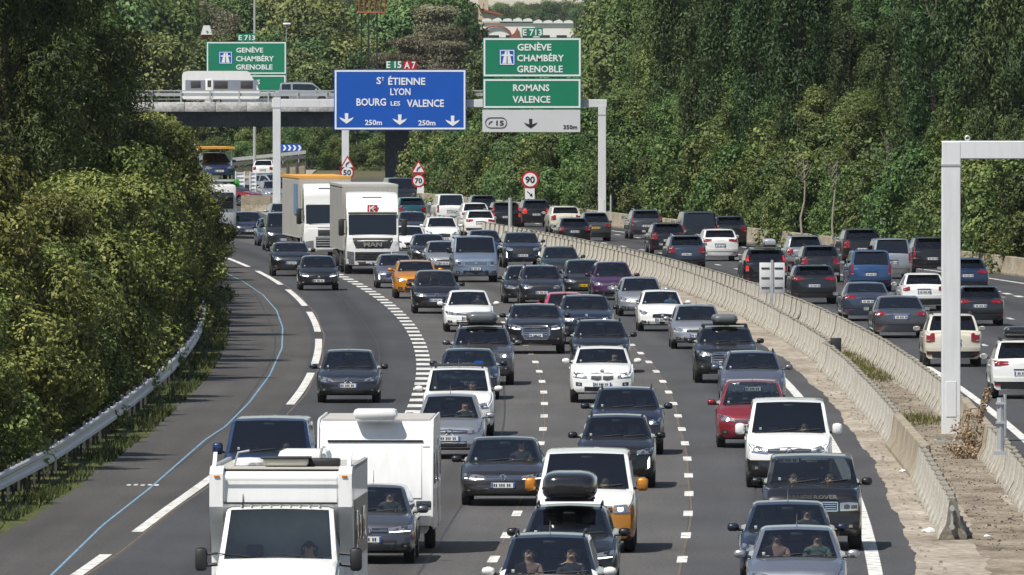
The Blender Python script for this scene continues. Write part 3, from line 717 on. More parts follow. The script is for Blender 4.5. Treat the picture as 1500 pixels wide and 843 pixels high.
def earth(name, a, b, c, sc=1.2, ybias=1.0, bump=.3):
    m, n, bs, L = nodes(name); bs.inputs['Roughness'].default_value = .95; bs.inputs['Specular IOR Level'].default_value = .2
    tc = n.nodes.new('ShaderNodeTexCoord'); mp = n.nodes.new('ShaderNodeMapping'); mp.inputs['Scale'].default_value = (1, ybias, 1); L.new(tc.outputs['Object'], mp.inputs[0])
    n1 = n.nodes.new('ShaderNodeTexNoise'); n1.inputs['Scale'].default_value = sc; n1.inputs['Detail'].default_value = 8; n1.inputs['Roughness'].default_value = .65; L.new(mp.outputs[0], n1.inputs[0])
    n2 = n.nodes.new('ShaderNodeTexNoise'); n2.inputs['Scale'].default_value = sc*9; n2.inputs['Detail'].default_value = 6; L.new(mp.outputs[0], n2.inputs[0])
    cr = n.nodes.new('ShaderNodeValToRGB'); e = cr.color_ramp.elements; e[0].position = .33; e[0].color = (*a, 1); e[1].position = .68; e[1].color = (*c, 1)
    k = e.new(.5); k.color = (*b, 1); L.new(n1.outputs['Fac'], cr.inputs[0])
    m3 = n.nodes.new('ShaderNodeMix'); m3.data_type = 'RGBA'; m3.blend_type = 'MULTIPLY'; m3.inputs[0].default_value = .7; L.new(cr.outputs[0], m3.inputs[6])
    c2 = n.nodes.new('ShaderNodeMapRange'); c2.inputs[1].default_value = .3; c2.inputs[2].default_value = .7; c2.inputs[3].default_value = .6; c2.inputs[4].default_value = 1.4; L.new(n2.outputs['Fac'], c2.inputs[0]); L.new(c2.outputs[0], m3.inputs[7])
    L.new(m3.outputs[2], bs.inputs['Base Color'])
    bp = n.nodes.new('ShaderNodeBump'); bp.inputs['Strength'].default_value = bump; bp.inputs['Distance'].default_value = .05; L.new(n2.outputs['Fac'], bp.inputs['Height']); L.new(bp.outputs[0], bs.inputs['Normal'])
    return m
def strip(name, oL, oR, d0, d1, z, mat, step=3.0, jag=(0, 0), kind='structure', parent=None, nx=1):
    d0 *= K; d1 *= K; ds = np.arange(d0, d1+step*.5, step); q = MB(); uvs = []
    fL = oL if callable(oL) else (lambda d: oL); fR = oR if callable(oR) else (lambda d: oR)
    for d in ds:
        wv = lambda s: math.sin(d*.11+s)+.8*math.sin(d*.29+s*2)+.5*math.sin(d*.83+s)+.35*random.gauss(0, 1)
        a = fL(d)+wv(1)*jag[0]; b = fR(d)+wv(4)*jag[1]
        for i in range(nx+1):
            o_ = a+(b-a)*i/nx; x, y = along(o_, d); q.v.append((x, y, z)); uvs.append((o_, d))
    w = nx+1
    for i in range(len(ds)-1):
        for k in range(nx): q.f.append((i*w+k, i*w+k+1, (i+1)*w+k+1, (i+1)*w+k)); q.m.append(0)
    me = q.mesh(name, [mat], 0); ul = me.uv_layers.new(name='road')
    for p in me.polygons:
        for li, vi in zip(p.loop_indices, p.vertices): ul.data[li].uv = uvs[vi]
    o = link(name, me, parent)
    if kind: tag(o, kind=kind)
    return o
A_BROWN = asphalt('asphalt_worn', (.064, .061, .058), (.097, .092, .087), [-1.75, 1.85])
A_DARK = asphalt('asphalt_exit', (.038, .038, .041), (.055, .055, .058), [-5.3])
A_FAST = asphalt('asphalt_fast', (.048, .047, .050), (.071, .070, .071), [5.5])
A_SHO = asphalt('asphalt_shoulder', (.042, .040, .038), (.080, .074, .068), [])
A_FAR = asphalt('asphalt_far', (.043, .042, .045), (.062, .061, .062), [14.2, 17.6, 21.2])
CONC = earth('concrete_strip', (.20, .165, .13), (.30, .26, .21), (.38, .34, .285), .5, .3)
DIRT = earth('median_dirt', (.10, .08, .06), (.21, .175, .135), (.31, .265, .21), .8, .4, .6)
GROUNDM = earth('ground_soil', (.05, .045, .025), (.09, .085, .04), (.13, .11, .06), .15)
g = MB(); S = 9000
g.add([(-S, -200, -.06), (S, -200, -.06), (S, 12000, -.06), (-S, 12000, -.06)], [(0, 1, 2, 3)]); tag(g.build('ground', [GROUNDM], None, 0), kind='structure')
strip('road_shoulder', -10.3, -7.35, 96, 420, 0, A_SHO, 1.0, (.08, 0))
strip('exit_lane', -7.35, -3.45, 96, 640, .0, A_DARK)
strip('exit_shoulder_far', -16, -7.35, 421.2, 640, .0, A_SHO)
strip('road', -3.45, 3.66, 96, 640, 0, A_BROWN)
strip('fast_lane', 3.66, 8.12, 96, 640, 0, A_FAST, .8, (0, .045))
strip('far_carriageway', 11.7, lambda d: rb(d)+.3, 96, 640, 0, A_FAR, 3, (0, 0))
strip('median_strip', 7.6, 12.0, 96, 640, -.008, CONC, 4)
strip('median_soil', 9.55, 10.75, 96, 640, -.003, DIRT, 1.0, (.08, .08))
strip('grass_verge', -12.4, -9.9, 90, 420, -.012, earth('verge_soil', (.04, .05, .015), (.06, .075, .02), (.10, .085, .04), 1.0, .5), 2)

def roadpaint(name, col):
    m, n, b, L = nodes(name); b.inputs['Roughness'].default_value = .6
    tc = n.nodes.new('ShaderNodeTexCoord'); ns = n.nodes.new('ShaderNodeTexNoise'); ns.inputs['Scale'].default_value = 3; ns.inputs['Detail'].default_value = 8
    L.new(tc.outputs['Object'], ns.inputs[0]); cr = n.nodes.new('ShaderNodeValToRGB'); e = cr.color_ramp.elements
    e[0].position = .34; e[0].color = (*[c*.32 for c in col], 1); e[1].position = .50; e[1].color = (*col, 1)
    L.new(ns.outputs['Fac'], cr.inputs[0]); L.new(cr.outputs[0], b.inputs['Base Color']); return m
PAINTW = roadpaint('road_paint', (.66, .65, .61)); PAINTB = roadpaint('blue_road_paint', (.16, .30, .42)); SEAL = roadpaint('crack_seal', (.13, .09, .055))
def mark(off, d0, d1, w, mat=PAINTW, name='road_marking', z=.004, parent=None):
    q = MB(); n = max(1, int((d1-d0)/5)); f = off if callable(off) else (lambda d: off)
    for i in range(n+1):
        d = d0+(d1-d0)*i/n
        for s in (-.5, .5): x, y = along(f(d)+s*w, d); q.v.append((x, y, z))
    for i in range(n): q.f.append((2*i, 2*i+1, 2*i+3, 2*i+2)); q.m.append(0)
    return q.build(name, [mat], parent, 0)
MK = lambda nm: tag(link(nm, None), kind='structure')
def exit_off(d): return float(np.interp(d/K, [100, 140, 160, 190, 235, 290, 330], [-7.75, -7.60, -7.30, -7.15, -7.05, -7.0, -7.0]))
g1 = MK('exit_line'); d = 102.0*K
while d < 400*K: mark(exit_off, d+12.6, d+51.3, .24, parent=g1, name='dash'); d += 51.3
g2 = MK('merge_line'); d = 150.0*K
while d < 330*K: mark(-3.62, d, d+3.2, .46, parent=g2, name='dash'); d += 6.5
for off, ph, dl, pr, ww, de, n_ in ((0, 125.0, 3.4, 13.18, .20, 420, 'lane_line'), (3.66, 125.0, 3.4, 13.18, .20, 420, 'lane_line'), (15.7, 120, 3.2, 13, .18, 420, 'lane_line'), (19.3, 124, 3.2, 13, .18, 420, 'lane_line'), (22.9, 122, 3.2, 6.5, .30, 330, 'lane_line')):
    gg = MK(n_); d = ph*K-13.18*3
    while d < de*K: mark(off, d, d+dl, ww, parent=gg, name='dash'); d += pr
tag(mark(7.36, 96*K, 420*K, .27, name='edge_line'), kind='structure')
tag(mark(12.38, 96*K, 420*K, .24, name='edge_line'), kind='structure')
tag(mark(lambda d: rb(d)-2.2, 200*K, 420*K, .20, name='edge_line'), kind='structure')
def wob(b, a, f): return lambda d: b+a*math.sin(d*f)+a*.6*math.sin(d*f*2.7+1)
tag(mark(wob(0, .03, .06), 110*K, 300*K, .035, SEAL, 'joint_seam', .002), kind='structure')
tag(mark(wob(3.66, .04, .05), 96*K, 300*K, .045, SEAL, 'joint_seam', .002), kind='structure')
DKS = roadpaint('tar_seam', (.030, .029, .030))
for o_, a_, b_ in ((-5.1, 150, 330), (-1.2, 110, 300), (1.9, 105, 260), (2.6, 180, 330), (5.2, 100, 300), (6.6, 140, 240), (14.0, 160, 330), (18.0, 200, 340), (-8.6, 150, 280)):
    tag(mark(wob(o_, .10, .021), a_*K, b_*K, .05, DKS, 'tar_seam', .0015), kind='structure')
tag(mark(lambda d: exit_off(d)+.18+.03*math.sin(d*.15), 110*K, 290*K, .05, SEAL, 'joint_seam', .002), kind='structure')
bl = [(75, 843), (150, 770), (220, 715), (300, 645), (330, 625), (365, 590), (395, 550), (413, 510), (414, 480), (405, 455), (385, 432), (355, 412), (330, 400)]
bp = sorted((G(*p)[1], G(*p)[0]) for p in bl)
q = MB(); dd = np.arange(105*K, 299*K, 2.5)
for d in dd:
    x = float(np.interp(d, [p[0] for p in bp], [p[1] for p in bp])) if d > 122*K else -8.7-.006*(122*K-d)
    for s in (-.026, .026): q.v.append((x+s, d, .004))
for i in range(len(dd)-1): q.f.append((2*i, 2*i+1, 2*i+3, 2*i+2)); q.m.append(0)
tag(q.build('blue_line', [PAINTB], None, 0), kind='structure')
q = MB()                                                    # faint chalk figures beside the blue line
for i in range(5): q.box((-8.75+i*.16, 148*K+.2*(i % 2), .005), (.09, .9, .003))
tag(q.build('survey_mark', [PAINTW], None, 0), kind='structure')

# ------------------------------------------------------------------ concrete barriers
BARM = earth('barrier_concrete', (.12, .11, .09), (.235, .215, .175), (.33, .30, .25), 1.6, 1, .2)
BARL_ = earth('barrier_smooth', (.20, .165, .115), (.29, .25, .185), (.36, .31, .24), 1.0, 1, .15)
BARD = earth('barrier_shaded_recess', (.075, .062, .045), (.155, .132, .098), (.24, .21, .165), 1.8, .6, .25); BARE = earth('barrier_lit_rib', (.24, .225, .19), (.38, .36, .31), (.48, .46, .41), 2.0, 1, .15)  # sun on the ribs and shade in the recesses put into the concrete colours
def unit_mesh(name, L, mat, rec=.05, plain_=False):
    prof = [(.30, 0), (.30, .08), (.175, .31), (.105, .80), (.085, .83)]
    q = MB(); h = L/2-.03
    ys = [(-h, .05), (-h+.05, 0), (-h+.22, 0), (-h+.34, rec), (h-1.1, rec*.8), (h-.30, 0), (h-.05, 0), (h, .05)]
    if plain_: ys = [(-h, .04), (-h+.04, 0), (0, 0), (h-.04, 0), (h, .04)]
    n = len(prof)*2
    for y, r in ys:
        pr = [(x-(r if 0 < i < 4 else r*.4), z) for i, (x, z) in enumerate(prof)]
        for x, z in pr: q.v.append((x, y, z))
        for x, z in reversed(pr): q.v.append((-x, y, z))
    for i in range(len(ys)-1):
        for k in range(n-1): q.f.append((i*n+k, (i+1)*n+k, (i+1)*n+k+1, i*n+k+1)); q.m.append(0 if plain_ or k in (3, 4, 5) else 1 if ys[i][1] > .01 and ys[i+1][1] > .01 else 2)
    q.f.append(tuple(range(n))); q.m.append(0); q.f.append(tuple((len(ys)-1)*n+k for k in reversed(range(n)))); q.m.append(0)
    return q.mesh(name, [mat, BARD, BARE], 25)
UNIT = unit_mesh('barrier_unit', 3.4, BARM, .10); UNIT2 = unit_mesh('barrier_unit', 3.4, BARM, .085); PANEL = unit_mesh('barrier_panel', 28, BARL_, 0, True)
FARU = unit_mesh('barrier_panel', 5.9, BARL_, 0, True)
def barrier(off, d0, d1, label, pitch=3.4, mesh=(UNIT, UNIT2), panels=(), name='concrete_barrier', cap=300):
    f = off if callable(off) else (lambda d: off)
    r = thing(name, (*along(f(d0), d0), 0), 0, label, 'barrier', None); bx, by = along(f(d0), d0); d0 *= K; d1 *= K; bx, by = along(f(d0), d0); r.location = (bx, by, 0); d = d0+pitch/2; n = 0
    while d < d1 and n < cap:
        me = random.choice(mesh); L = pitch
        for (p0, p1, ln) in panels:
            if p0*K <= d < p1*K: me = PANEL; L = ln; d = d-pitch/2+ln/2; break
        x, y = along(f(d), d); m_ = slope(d)+(f(d+1)-f(d-1))/2
        o = link('barrier_panel' if L > 5 else 'barrier_unit', me, r, (x-bx+random.gauss(0, .012), y-by, 0), -math.atan(m_)+random.gauss(0, .004))
        d += L/2+(pitch/2 if L > 5 else L/2); n += 1
    return r
def offL(d): return float(np.interp(d/K, [131, 180, 205, 206.5, 231, 261, 300, 340], [9.05, 9.02, 9.10, 9.30, 9.40, 9.75, 10.2, 10.45]))
def offR(d): return float(np.interp(d/K, [100, 180, 250, 300, 420], [11.08, 11.05, 11.10, 11.15, 11.15]))
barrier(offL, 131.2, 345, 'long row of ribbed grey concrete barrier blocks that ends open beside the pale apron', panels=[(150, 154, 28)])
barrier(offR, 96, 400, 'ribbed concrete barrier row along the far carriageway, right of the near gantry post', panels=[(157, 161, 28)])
barrier(rb, 250, 452, 'smooth pale concrete barrier along the foot of the tall trees', 5.9, (FARU,))
# steel fittings on the open end and between blocks
ex, ey = along(offL(131.2*K), 131.2*K)
q = MB()
for z in (.25, .62): q.tube([(0, -.10, z), (0, .02, z)], .055, 8)
q.box((0, -.02, .44), (.05, .05, .5)); o = q.build('barrier_coupling', [GREYM]); o.location = (ex, ey-.02, 0); tag(o, 'rusty steel coupling on the open end of the barrier row', 'coupling')
q = MB(); q.box((0, 0, .62), (.34, .10, .60), bev=.02); ex, ey = along(offL(206*K)+.05, 206*K); o = q.build('joint_cover', [BLK]); o.location = (ex+.2, ey, 0); tag(o, 'dark plate closing the gap where the barrier row steps sideways', 'plate')

# ------------------------------------------------------------------ guard rail on the left
POSTM = plain('weathered_shaded_post', (.075, .07, .065), .7, .2, var=.3)  # old steel, darkened further for the shade beneath the beam
def rail(pts, label, h=.70, post=2.0, name='guard_rail', low=None):
    """pts: function d -> x ; W beam in four metre lengths, each a part, on posts"""
    fx, d0, d1, z0 = pts
    r = thing(name, (fx(d0), d0, z0(d0)), 0, label, 'guard rail'); bx, by, bz = fx(d0), d0, z0(d0)
    wp = [(0, -.195), (.05, -.165), (.05, -.09), (0, -.045), (0, .045), (.05, .09), (.05, .165), (0, .195)]
    d = d0
    while d < d1:
        q = MB()
        for i in range(3):
            y = d+i*2.0
            for a, b in wp: q.v.append((fx(y)-bx+a+(.004 if i == 2 else 0), y-by, z0(y)-bz+h-.16+b))
        for i in range(2):
            for k in range(7): q.f.append((i*8+k, i*8+k+1, i*8+8+k+1, i*8+8+k)); q.m.append(0)
        q.build('rail_beam', [GREYM], r, 25)
        for i in range(2):
            y = d+i*2.0; k = MB(); k.box((fx(y)-bx-.13, y-by, (z0(y)-bz)+h/2+.02), (.06, .10, h+.06)); k.build('post', [POSTM], r)
            k = MB(); k.box((fx(y)-bx-.045, y-by, (z0(y)-bz)+h-.14), (.08, .18, .30), bev=.01); k.build('spacer', [GREYM], r)
        d += 4.0
    return r
gl = sorted((G(*p)[1], G(*p)[0]) for p in [(0, 735), (100, 672), (200, 610), (265, 560), (310, 500), (328, 455)])
def guard_x(d): return along(-11.15, d)[0] if d > 150*K else along(-11.15-.008*(150*K-d), d)[0]
rail((guard_x, 118*K, 300*K, lambda d: 0.0), 'grey steel guard rail curving along the left verge beneath the bushes')

# ------------------------------------------------------------------ lettering and signs
FONT = {}
def text_mesh(s, x0_, x1_, zc, cap, mat, y, parent, name='lettering', bold=.022):
    cu = bpy.data.curves.new('t', 'FONT'); cu.body = s; cu.size = 1; cu.offset = bold; cu.extrude = .004; cu.resolution_u = 2
    o = bpy.data.objects.new('t', cu); COL.objects.link(o); dg = bpy.context.evaluated_depsgraph_get()
    me = bpy.data.meshes.new_from_object(o.evaluated_get(dg)); COL.objects.unlink(o)
    n = len(me.vertices); co = np.empty(n*3, 'f'); me.vertices.foreach_get('co', co); co = co.reshape(-1, 3)
    lo, hi = co[:, 0].min(), co[:, 0].max(); ch = .70
    out = np.zeros_like(co); out[:, 0] = x0_+(co[:, 0]-lo)/(hi-lo)*(x1_-x0_); out[:, 2] = zc-cap/2+co[:, 1]/ch*cap; out[:, 1] = y-co[:, 2]*2
    me.vertices.foreach_set('co', out.ravel()); me.materials.clear(); me.materials.append(mat); me.update()
    return link(name, me, parent)
WTXT = plain('sign_white', (.80, .81, .82), .5, var=.03); SGREEN = plain('sign_green', (.006, .20, .105), .42, var=.06, scale=.6); SBLUE = plain('sign_blue', (.004, .085, .44), .42, var=.08, scale=.6)
SWHITE = plain('sign_grey_white', (.60, .61, .62), .5, var=.05, scale=.8); SRED = plain('sign_red', (.45, .01, .02), .45, var=.04); GANTM = streaked('gantry_paint', (.68, .69, .70), (.40, .39, .36), .28, .5)
class Sg:
    """sign laid out from its photo pixels at one distance; origin at its own place"""
    def __init__(s, d, label, px, py, cat='sign', name='road_sign'):
        s.d = d; s.ox, s.oz = Wp(px, py, d); s.r = thing(name, (s.ox, d, s.oz), 0, label, cat)
    def X(s, px): return Wp(px, 0, s.d)[0]-s.ox
    def Zz(s, py): return Wp(0, py, s.d)[1]-s.oz
    def panel(s, a, b, c, e, mat, border=WTXT, t=.08, name='panel', bw=.10):
        x0_, x1_, z1, z0_ = s.X(a), s.X(c), s.Zz(b), s.Zz(e); q = MB()
        q.box(((x0_+x1_)/2, 0, (z0_+z1)/2), (x1_-x0_, t, z1-z0_), 0)
        o = q.build(name, [mat], s.r, 0)
        if border:
            k = MB(); zc = (z0_+z1)/2; xc = (x0_+x1_)/2; y = -t/2-.004; i_ = .05; o.data.materials[0] = mat
            k.box((xc, y, z1-i_-bw/2), (x1_-x0_-2*i_, .012, bw)); k.box((xc, y, z0_+i_+bw/2), (x1_-x0_-2*i_, .012, bw))
            k.box((x0_+i_+bw/2, y-.002, zc), (bw, .012, z1-z0_-2*i_)); k.box((x1_-i_-bw/2, y-.002, zc), (bw, .012, z1-z0_-2*i_))
            k.build('border', [border], o, 0)
        return o
    def text(s, t, a, c, py, caph, mat=WTXT, par=None, y=-.05, bold=.022):
        return text_mesh(t, s.X(a), s.X(c), s.Zz(py), caph*s.d/FPX, mat, y, par or s.r, bold=bold)
    def arrow(s, px, b, e, wd, mat=WTXT):
        x = s.X(px); z1, z0_ = s.Zz(b), s.Zz(e); w = wd*s.d/FPX/2; h = z1-z0_; st = w*.24; q = MB()
        q.prism([(x-st, z1), (x-st*.9, z0_+h*.42), (x-w, z0_+h*.62), (x-w*.72, z0_+h*.36), (x, z0_)], -.056, -.044, 'y')
        q.prism([(x+st, z1), (x+st*.9, z0_+h*.42), (x+w, z0_+h*.62), (x+w*.72, z0_+h*.36), (x, z0_)], -.056, -.044, 'y')
        q.prism([(x-st, z1), (x+st, z1), (x+st*.9, z0_+h*.40), (x, z0_), (x-st*.9, z0_+h*.40)], -.057, -.045, 'y')
        return q.build('arrow', [mat], s.r, 0)
    def motorway(s, a, b, c, e):
        o = s.panel(a, b, c, e, SBLUE, WTXT, .10, 'motorway_symbol', .05)
        x0_, x1_, z1, z0_ = s.X(a), s.X(c), s.Zz(b), s.Zz(e); xc = (x0_+x1_)/2; w = x1_-x0_; h = z1-z0_; q = MB(); y0_, y1_ = -.068, -.056
        for sg_ in (-1, 1): q.prism([(xc+sg_*w*.04, z0_+h*.12), (xc+sg_*w*.30, z0_+h*.12), (xc+sg_*w*.13, z0_+h*.88), (xc+sg_*w*.02, z0_+h*.88)][::sg_], y0_, y1_, 'y')
        q.prism([(x0_+w*.12, z0_+h*.58), (x1_-w*.12, z0_+h*.58), (x1_-w*.18, z0_+h*.68), (x0_+w*.18, z0_+h*.68)], y0_-.003, y1_-.003, 'y')
        q.build('carriageway_mark', [WTXT], o, 0)
GY = 387.0*K
def gantry(name, d, posts, xz, pw, label):
    """posts: photo x of each column; beam between xz=(x_left, x_right, z_low, z_high) in metres"""
    r = thing(name, (posts[0][0], d, 0), 0, label, 'gantry'); bx = posts[0][0]
    for (x, z1) in posts:
        q = MB(); q.box((x-bx, 0, z1/2), (pw, pw, z1), bev=.02); q.build('post', [GANTM], r, 0)
        k = MB(); k.box((x-bx, 0, .03), (pw+.35, pw+.35, .06)); k.build('base_plate', [GREYM], r)
        k = MB(); k.box((x-bx, -pw/2-.005, 1.1), (pw*.55, .02, .9), bev=.006); k.build('access_door', [GANTM], r, 0)
        k = MB(); k.box((x-bx, 0, z1-pw*1.25), (pw+.03, pw+.03, .05)); k.build('flange', [GREYM], r, 0)
    a, b, z0_, z1 = xz; q = MB(); q.box(((a+b)/2-bx, 0, (z0_+z1)/2), (b-a, pw*.96, z1-z0_), bev=.02); q.build('beam', [GANTM], r, 0)
    for i_ in range(1, max(2, int((b-a)/4))):
        k = MB(); k.box((a-bx+i_*(b-a)/max(2, int((b-a)/4)), 0, (z0_+z1)/2), (.05, pw+.01, z1-z0_+.04)); k.build('flange', [GREYM], r, 0)
    return r
# gantry A: the two big signs
s_ = FPX/GY; pw = 11.5/s_
xl, _ = Wp(405.5, 0, GY); xr, _ = Wp(882, 0, GY); zt = Wp(0, 143, GY)[1]
r = gantry('sign_gantry', GY, [(xl, zt-.02), (xr, Wp(0, 154, GY)[1])], (xl-pw/2-.05, xr+pw/2+.05, Wp(0, 157, GY)[1]-.02, Wp(0, 146, GY)[1]), pw, 'pale steel gantry spanning the whole motorway and carrying the large blue sign')
B = Sg(GY-.6, 'large blue direction sign reading ST ÉTIENNE LYON BOURG LES VALENCE', 586, 146)
def C3(x, y): return 470+x/3.372, 60+y/3.372
B.panel(*C3(65, 141), *C3(718, 442), SBLUE)
def t3(s, a, b, y0_, y1_, mat=WTXT, **k): A_, yy = C3(a, (y0_+y1_)/2); B_, _ = C3(b, 0); B.text(s, A_, B_, yy, (y1_-y0_)/3.372, mat, **k)
t3('S', 275, 298, 180, 213); t3('T', 301, 312, 180, 198); t3('ÉTIENNE', 333, 516, 183, 217); t3('LYON', 343, 443, 235, 268); t3('BOURG', 176, 322, 285, 320); t3('LES', 345, 392, 299, 320); t3('VALENCE', 425, 608, 291, 326)
t3('250m', 218, 302, 391, 416); t3('250m', 481, 566, 393, 418)
for ax_, ay in ((127, 358), (390, 364), (651, 370)):
    A_, b_ = C3(ax_, ay); B.arrow(A_, b_, b_+52/3.372, 72/3.372)
E1 = B.panel(*C3(322, 100), *C3(402, 139), SGREEN, None, .07, 'route_panel'); E2 = B.panel(*C3(406, 100), *C3(472, 143), SRED, None, .07, 'route_panel')
t3('E 15', 324, 398, 102, 134); t3('A 7', 412, 468, 104, 137)
# green sign
N = Sg(GY-.6, 'tall green sign reading ROMANS VALENCE with a pale exit panel below it', 778, 124)
def C5(x, y): return 700+x/5.27, 40+y/5.27
N.panel(*C5(38, 80), *C5(800, 386), SGREEN); N.panel(*C5(38, 396), *C5(798, 630), SGREEN); N.panel(*C5(35, 638), *C5(790, 810), SWHITE, None)
def t5(s, a, b, y0_, y1_, mat=WTXT, **k): A_, yy = C5(a, (y0_+y1_)/2); B_, _ = C5(b, 0); N.text(s, A_, B_, yy, (y1_-y0_)/5.27, mat, **k)
t5('GENÈVE', 305, 567, 130, 180); t5('CHAMBÉRY', 303, 665, 214, 263); t5('GRENOBLE', 303, 655, 298, 348); t5('ROMANS', 272, 552, 443, 493); t5('VALENCE', 268, 560, 532, 583)
N.panel(*C5(340, 8), *C5(502, 72), SGREEN, None, .07, 'route_panel'); t5('E 713', 347, 495, 18, 64)
N.motorway(*C5(164, 170), *C5(288, 297)); A_, b_ = C5(407, 708); N.arrow(A_, b_, b_+74/5.27, 104/5.27, INK)
t5('15', 142, 200, 722, 758, INK); t5('350m', 660, 766, 756, 786, INK)
q = MB(); x_a, x_b, zc_ = N.X(C5(58, 0)[0]), N.X(C5(222, 0)[0]), N.Zz(C5(0, 738)[1]); hh = 39/5.27/s_
pts = [(x_b-hh+hh*math.cos(a), -.05, zc_+hh*math.sin(a)) for a in np.linspace(-PI/2, PI/2, 9)]+[(x_a+hh+hh*math.cos(a), -.05, zc_+hh*math.sin(a)) for a in np.linspace(PI/2, 3*PI/2, 9)]
q.tube(pts+[pts[0]], .022, 5); q.tube([(x_a+.20, -.05, zc_-.11), (x_a+.28, -.05, zc_+.06)], .025, 5); q.tube([(x_a+.28, -.05, zc_+.03), (x_a+.42, -.05, zc_+.10)], .028, 5); q.build('exit_symbol', [INK], N.r, 0)
# far green sign on its own gantry behind the bridge
DF = 548.0*K; F_ = Sg(DF, 'distant green sign reading GENÈVE CHAMBÉRY GRENOBLE behind the caravan on the bridge', 361, 100)
def C6(x, y): return 270+x/7.66, 40+y/7.66
F_.panel(*C6(248, 163), *C6(1146, 530), SGREEN); F_.panel(*C6(248, 536), *C6(1142, 752), SGREEN)
def t6(s, a, b, y0_, y1_): A_, yy = C6(a, (y0_+y1_)/2); B_, _ = C6(b, 0); F_.text(s, A_, B_, yy, (y1_-y0_)/7.66)
t6('GENÈVE', 582, 885, 232, 284); t6('CHAMBÉRY', 580, 1005, 326, 382); t6('GRENOBLE', 580, 990, 420, 475); t6('ROMANS', 560, 850, 590, 640)
F_.panel(*C6(600, 76), *C6(800, 156), SGREEN, None, .07, 'route_panel'); t6('E 713', 610, 795, 92, 145); F_.motorway(*C6(388, 272), *C6(540, 415))
xa = Wp(506, 0, DF+.5)[0]; xb = Wp(300, 0, DF+.5)[0]
gantry('sign_gantry', DF+.6, [(xa, Wp(0, 146, DF)[1])], (xb, xa+.3, Wp(0, 156, DF)[1], Wp(0, 147, DF)[1]), 10.5*DF/FPX, 'far white gantry post standing left of the dark bridge pier')
# gantry B: near right
x_, d_ = G(1393, 648); z1 = Wp(0, 207, d_)[1]; z0_ = Wp(0, 233, d_)[1]; pw = 27.5*d_/FPX
r = gantry('sign_gantry', d_, [(x_, z1-.01), (x_+16, z1-.01)], (x_-pw/2, x_+16+pw/2, z0_, z1+.006), pw, 'tall pale gantry frame rising from the median at the right edge')
q = MB(); q.lathe([(.05, -.02), (.075, 0), (.05, .02), (.035, 0), (.05, -.02)], 14, 0, 'y'); q.v = [(a+.42, b, c+z1+.075) for a, b, c in q.v]; q.build('lifting_eye', [GREYM], r)
q = MB(); q.box((0, 0, .0), (.72, .70, .22), bev=.02); o = q.build('post_footing', [BARM], r); o.location = (0, 0, .11)

# round and triangular signs
def disc(r, n=28): return [(r*math.cos(2*PI*k/n), r*math.sin(2*PI*k/n)) for k in range(n)]
def small_sign(px, py, d, items, label, post_to=0.0, pw=.08, name='speed_limit_sign', cat='sign'):
    d *= K
    x, z = Wp(px, py, d); t = thing(name, (x, d, 0), 0, label, cat); k = FPX/d
    top = max(Wp(0, it[2]-it[3], d)[1] for it in items)
    q = MB(); q.tube([(0, .06, post_to), (0, .06, top-.15)], pw/2, 8); q.build('post', [GREYM], t)
    for kind, cx, cy, rad, txt in items:
        zc = Wp(0, cy, d)[1]; rr = rad/k; xx = Wp(cx, 0, d)[0]-x
        if kind == 'c':
            q = MB(); q.prism([(xx+a, zc+b) for a, b in disc(rr)], -.02, .02, 'y'); o = q.build('disc', [SRED], t, 0)
            q = MB(); q.prism([(xx+a, zc+b) for a, b in disc(rr*.76)], -.03, -.02, 'y'); q.build('face', [WTXT], o, 0)
            text_mesh(txt, xx-rr*.55, xx+rr*.55, zc, rr*.72, INK, -.032, o, bold=.03)
        if kind == 't':
            P3 = lambda s: [(xx-rr*s, zc-rr*.75*s-.0), (xx+rr*s, zc-rr*.75*s), (xx, zc+rr*.98*s)]
            q = MB(); q.prism(P3(1.0), -.02, .02, 'y'); o = q.build('triangle', [SRED], t, 0)
            q = MB(); q.prism([(a, b-rr*.03) for a, b in P3(.70)], -.03, -.02, 'y'); q.build('face', [WTXT], o, 0)
            q = MB(); q.tube([(xx-rr*.22, -.035, zc-rr*.40), (xx-rr*.10, -.035, zc-rr*.05), (xx+rr*.18, -.035, zc+.12*rr)], rr*.07, 5)
            q.prism([(xx+rr*.08, zc+rr*.10), (xx+rr*.26, zc+rr*.0), (xx+rr*.24, zc+rr*.24)], -.045, -.03, 'y'); q.build('bend_arrow', [INK], o, 0)
        if kind == 'p':
            q = MB(); q.box((xx, 0, zc), (rr*1.9, .03, rr*2.1)); o = q.build('plate', [WTXT], t, 0)
            if txt == 'arrow': q = MB(); q.tube([(xx-rr*.5, -.02, zc+rr*.45), (xx+rr*.3, -.02, zc-rr*.3)], rr*.10, 5); q.prism([(xx+rr*.55, zc-rr*.6), (xx-rr*.05, zc-rr*.45), (xx+rr*.45, zc+rr*.15)], -.03, -.018, 'y'); q.build('arrow', [INK], o, 0)
    return t
small_sign(776.5, 263, 405, [('c', 776.5, 263.5, 13.0, '90'), ('p', 776, 284, 7.4, 'arrow')], 'round red and white speed limit sign reading 90 above an arrow plate')
small_sign(613, 245, 430, [('t', 613, 246, 11.5, ''), ('c', 613, 265, 10, '70'), ('p', 616, 278, 5.2, '')], 'bend warning triangle above a round 70 limit sign, right of the bridge pier')
small_sign(508, 237, 440, [('t', 509, 239, 11.5, ''), ('c', 508.5, 253, 10.5, '50')], 'bend warning triangle above a round 50 limit sign, left of the bridge pier')
small_sign(284, 214, 420, [('t', 284, 215, 10, '')], 'red warning triangle showing above the bushes on the left', 0, .08, 'warning_sign')
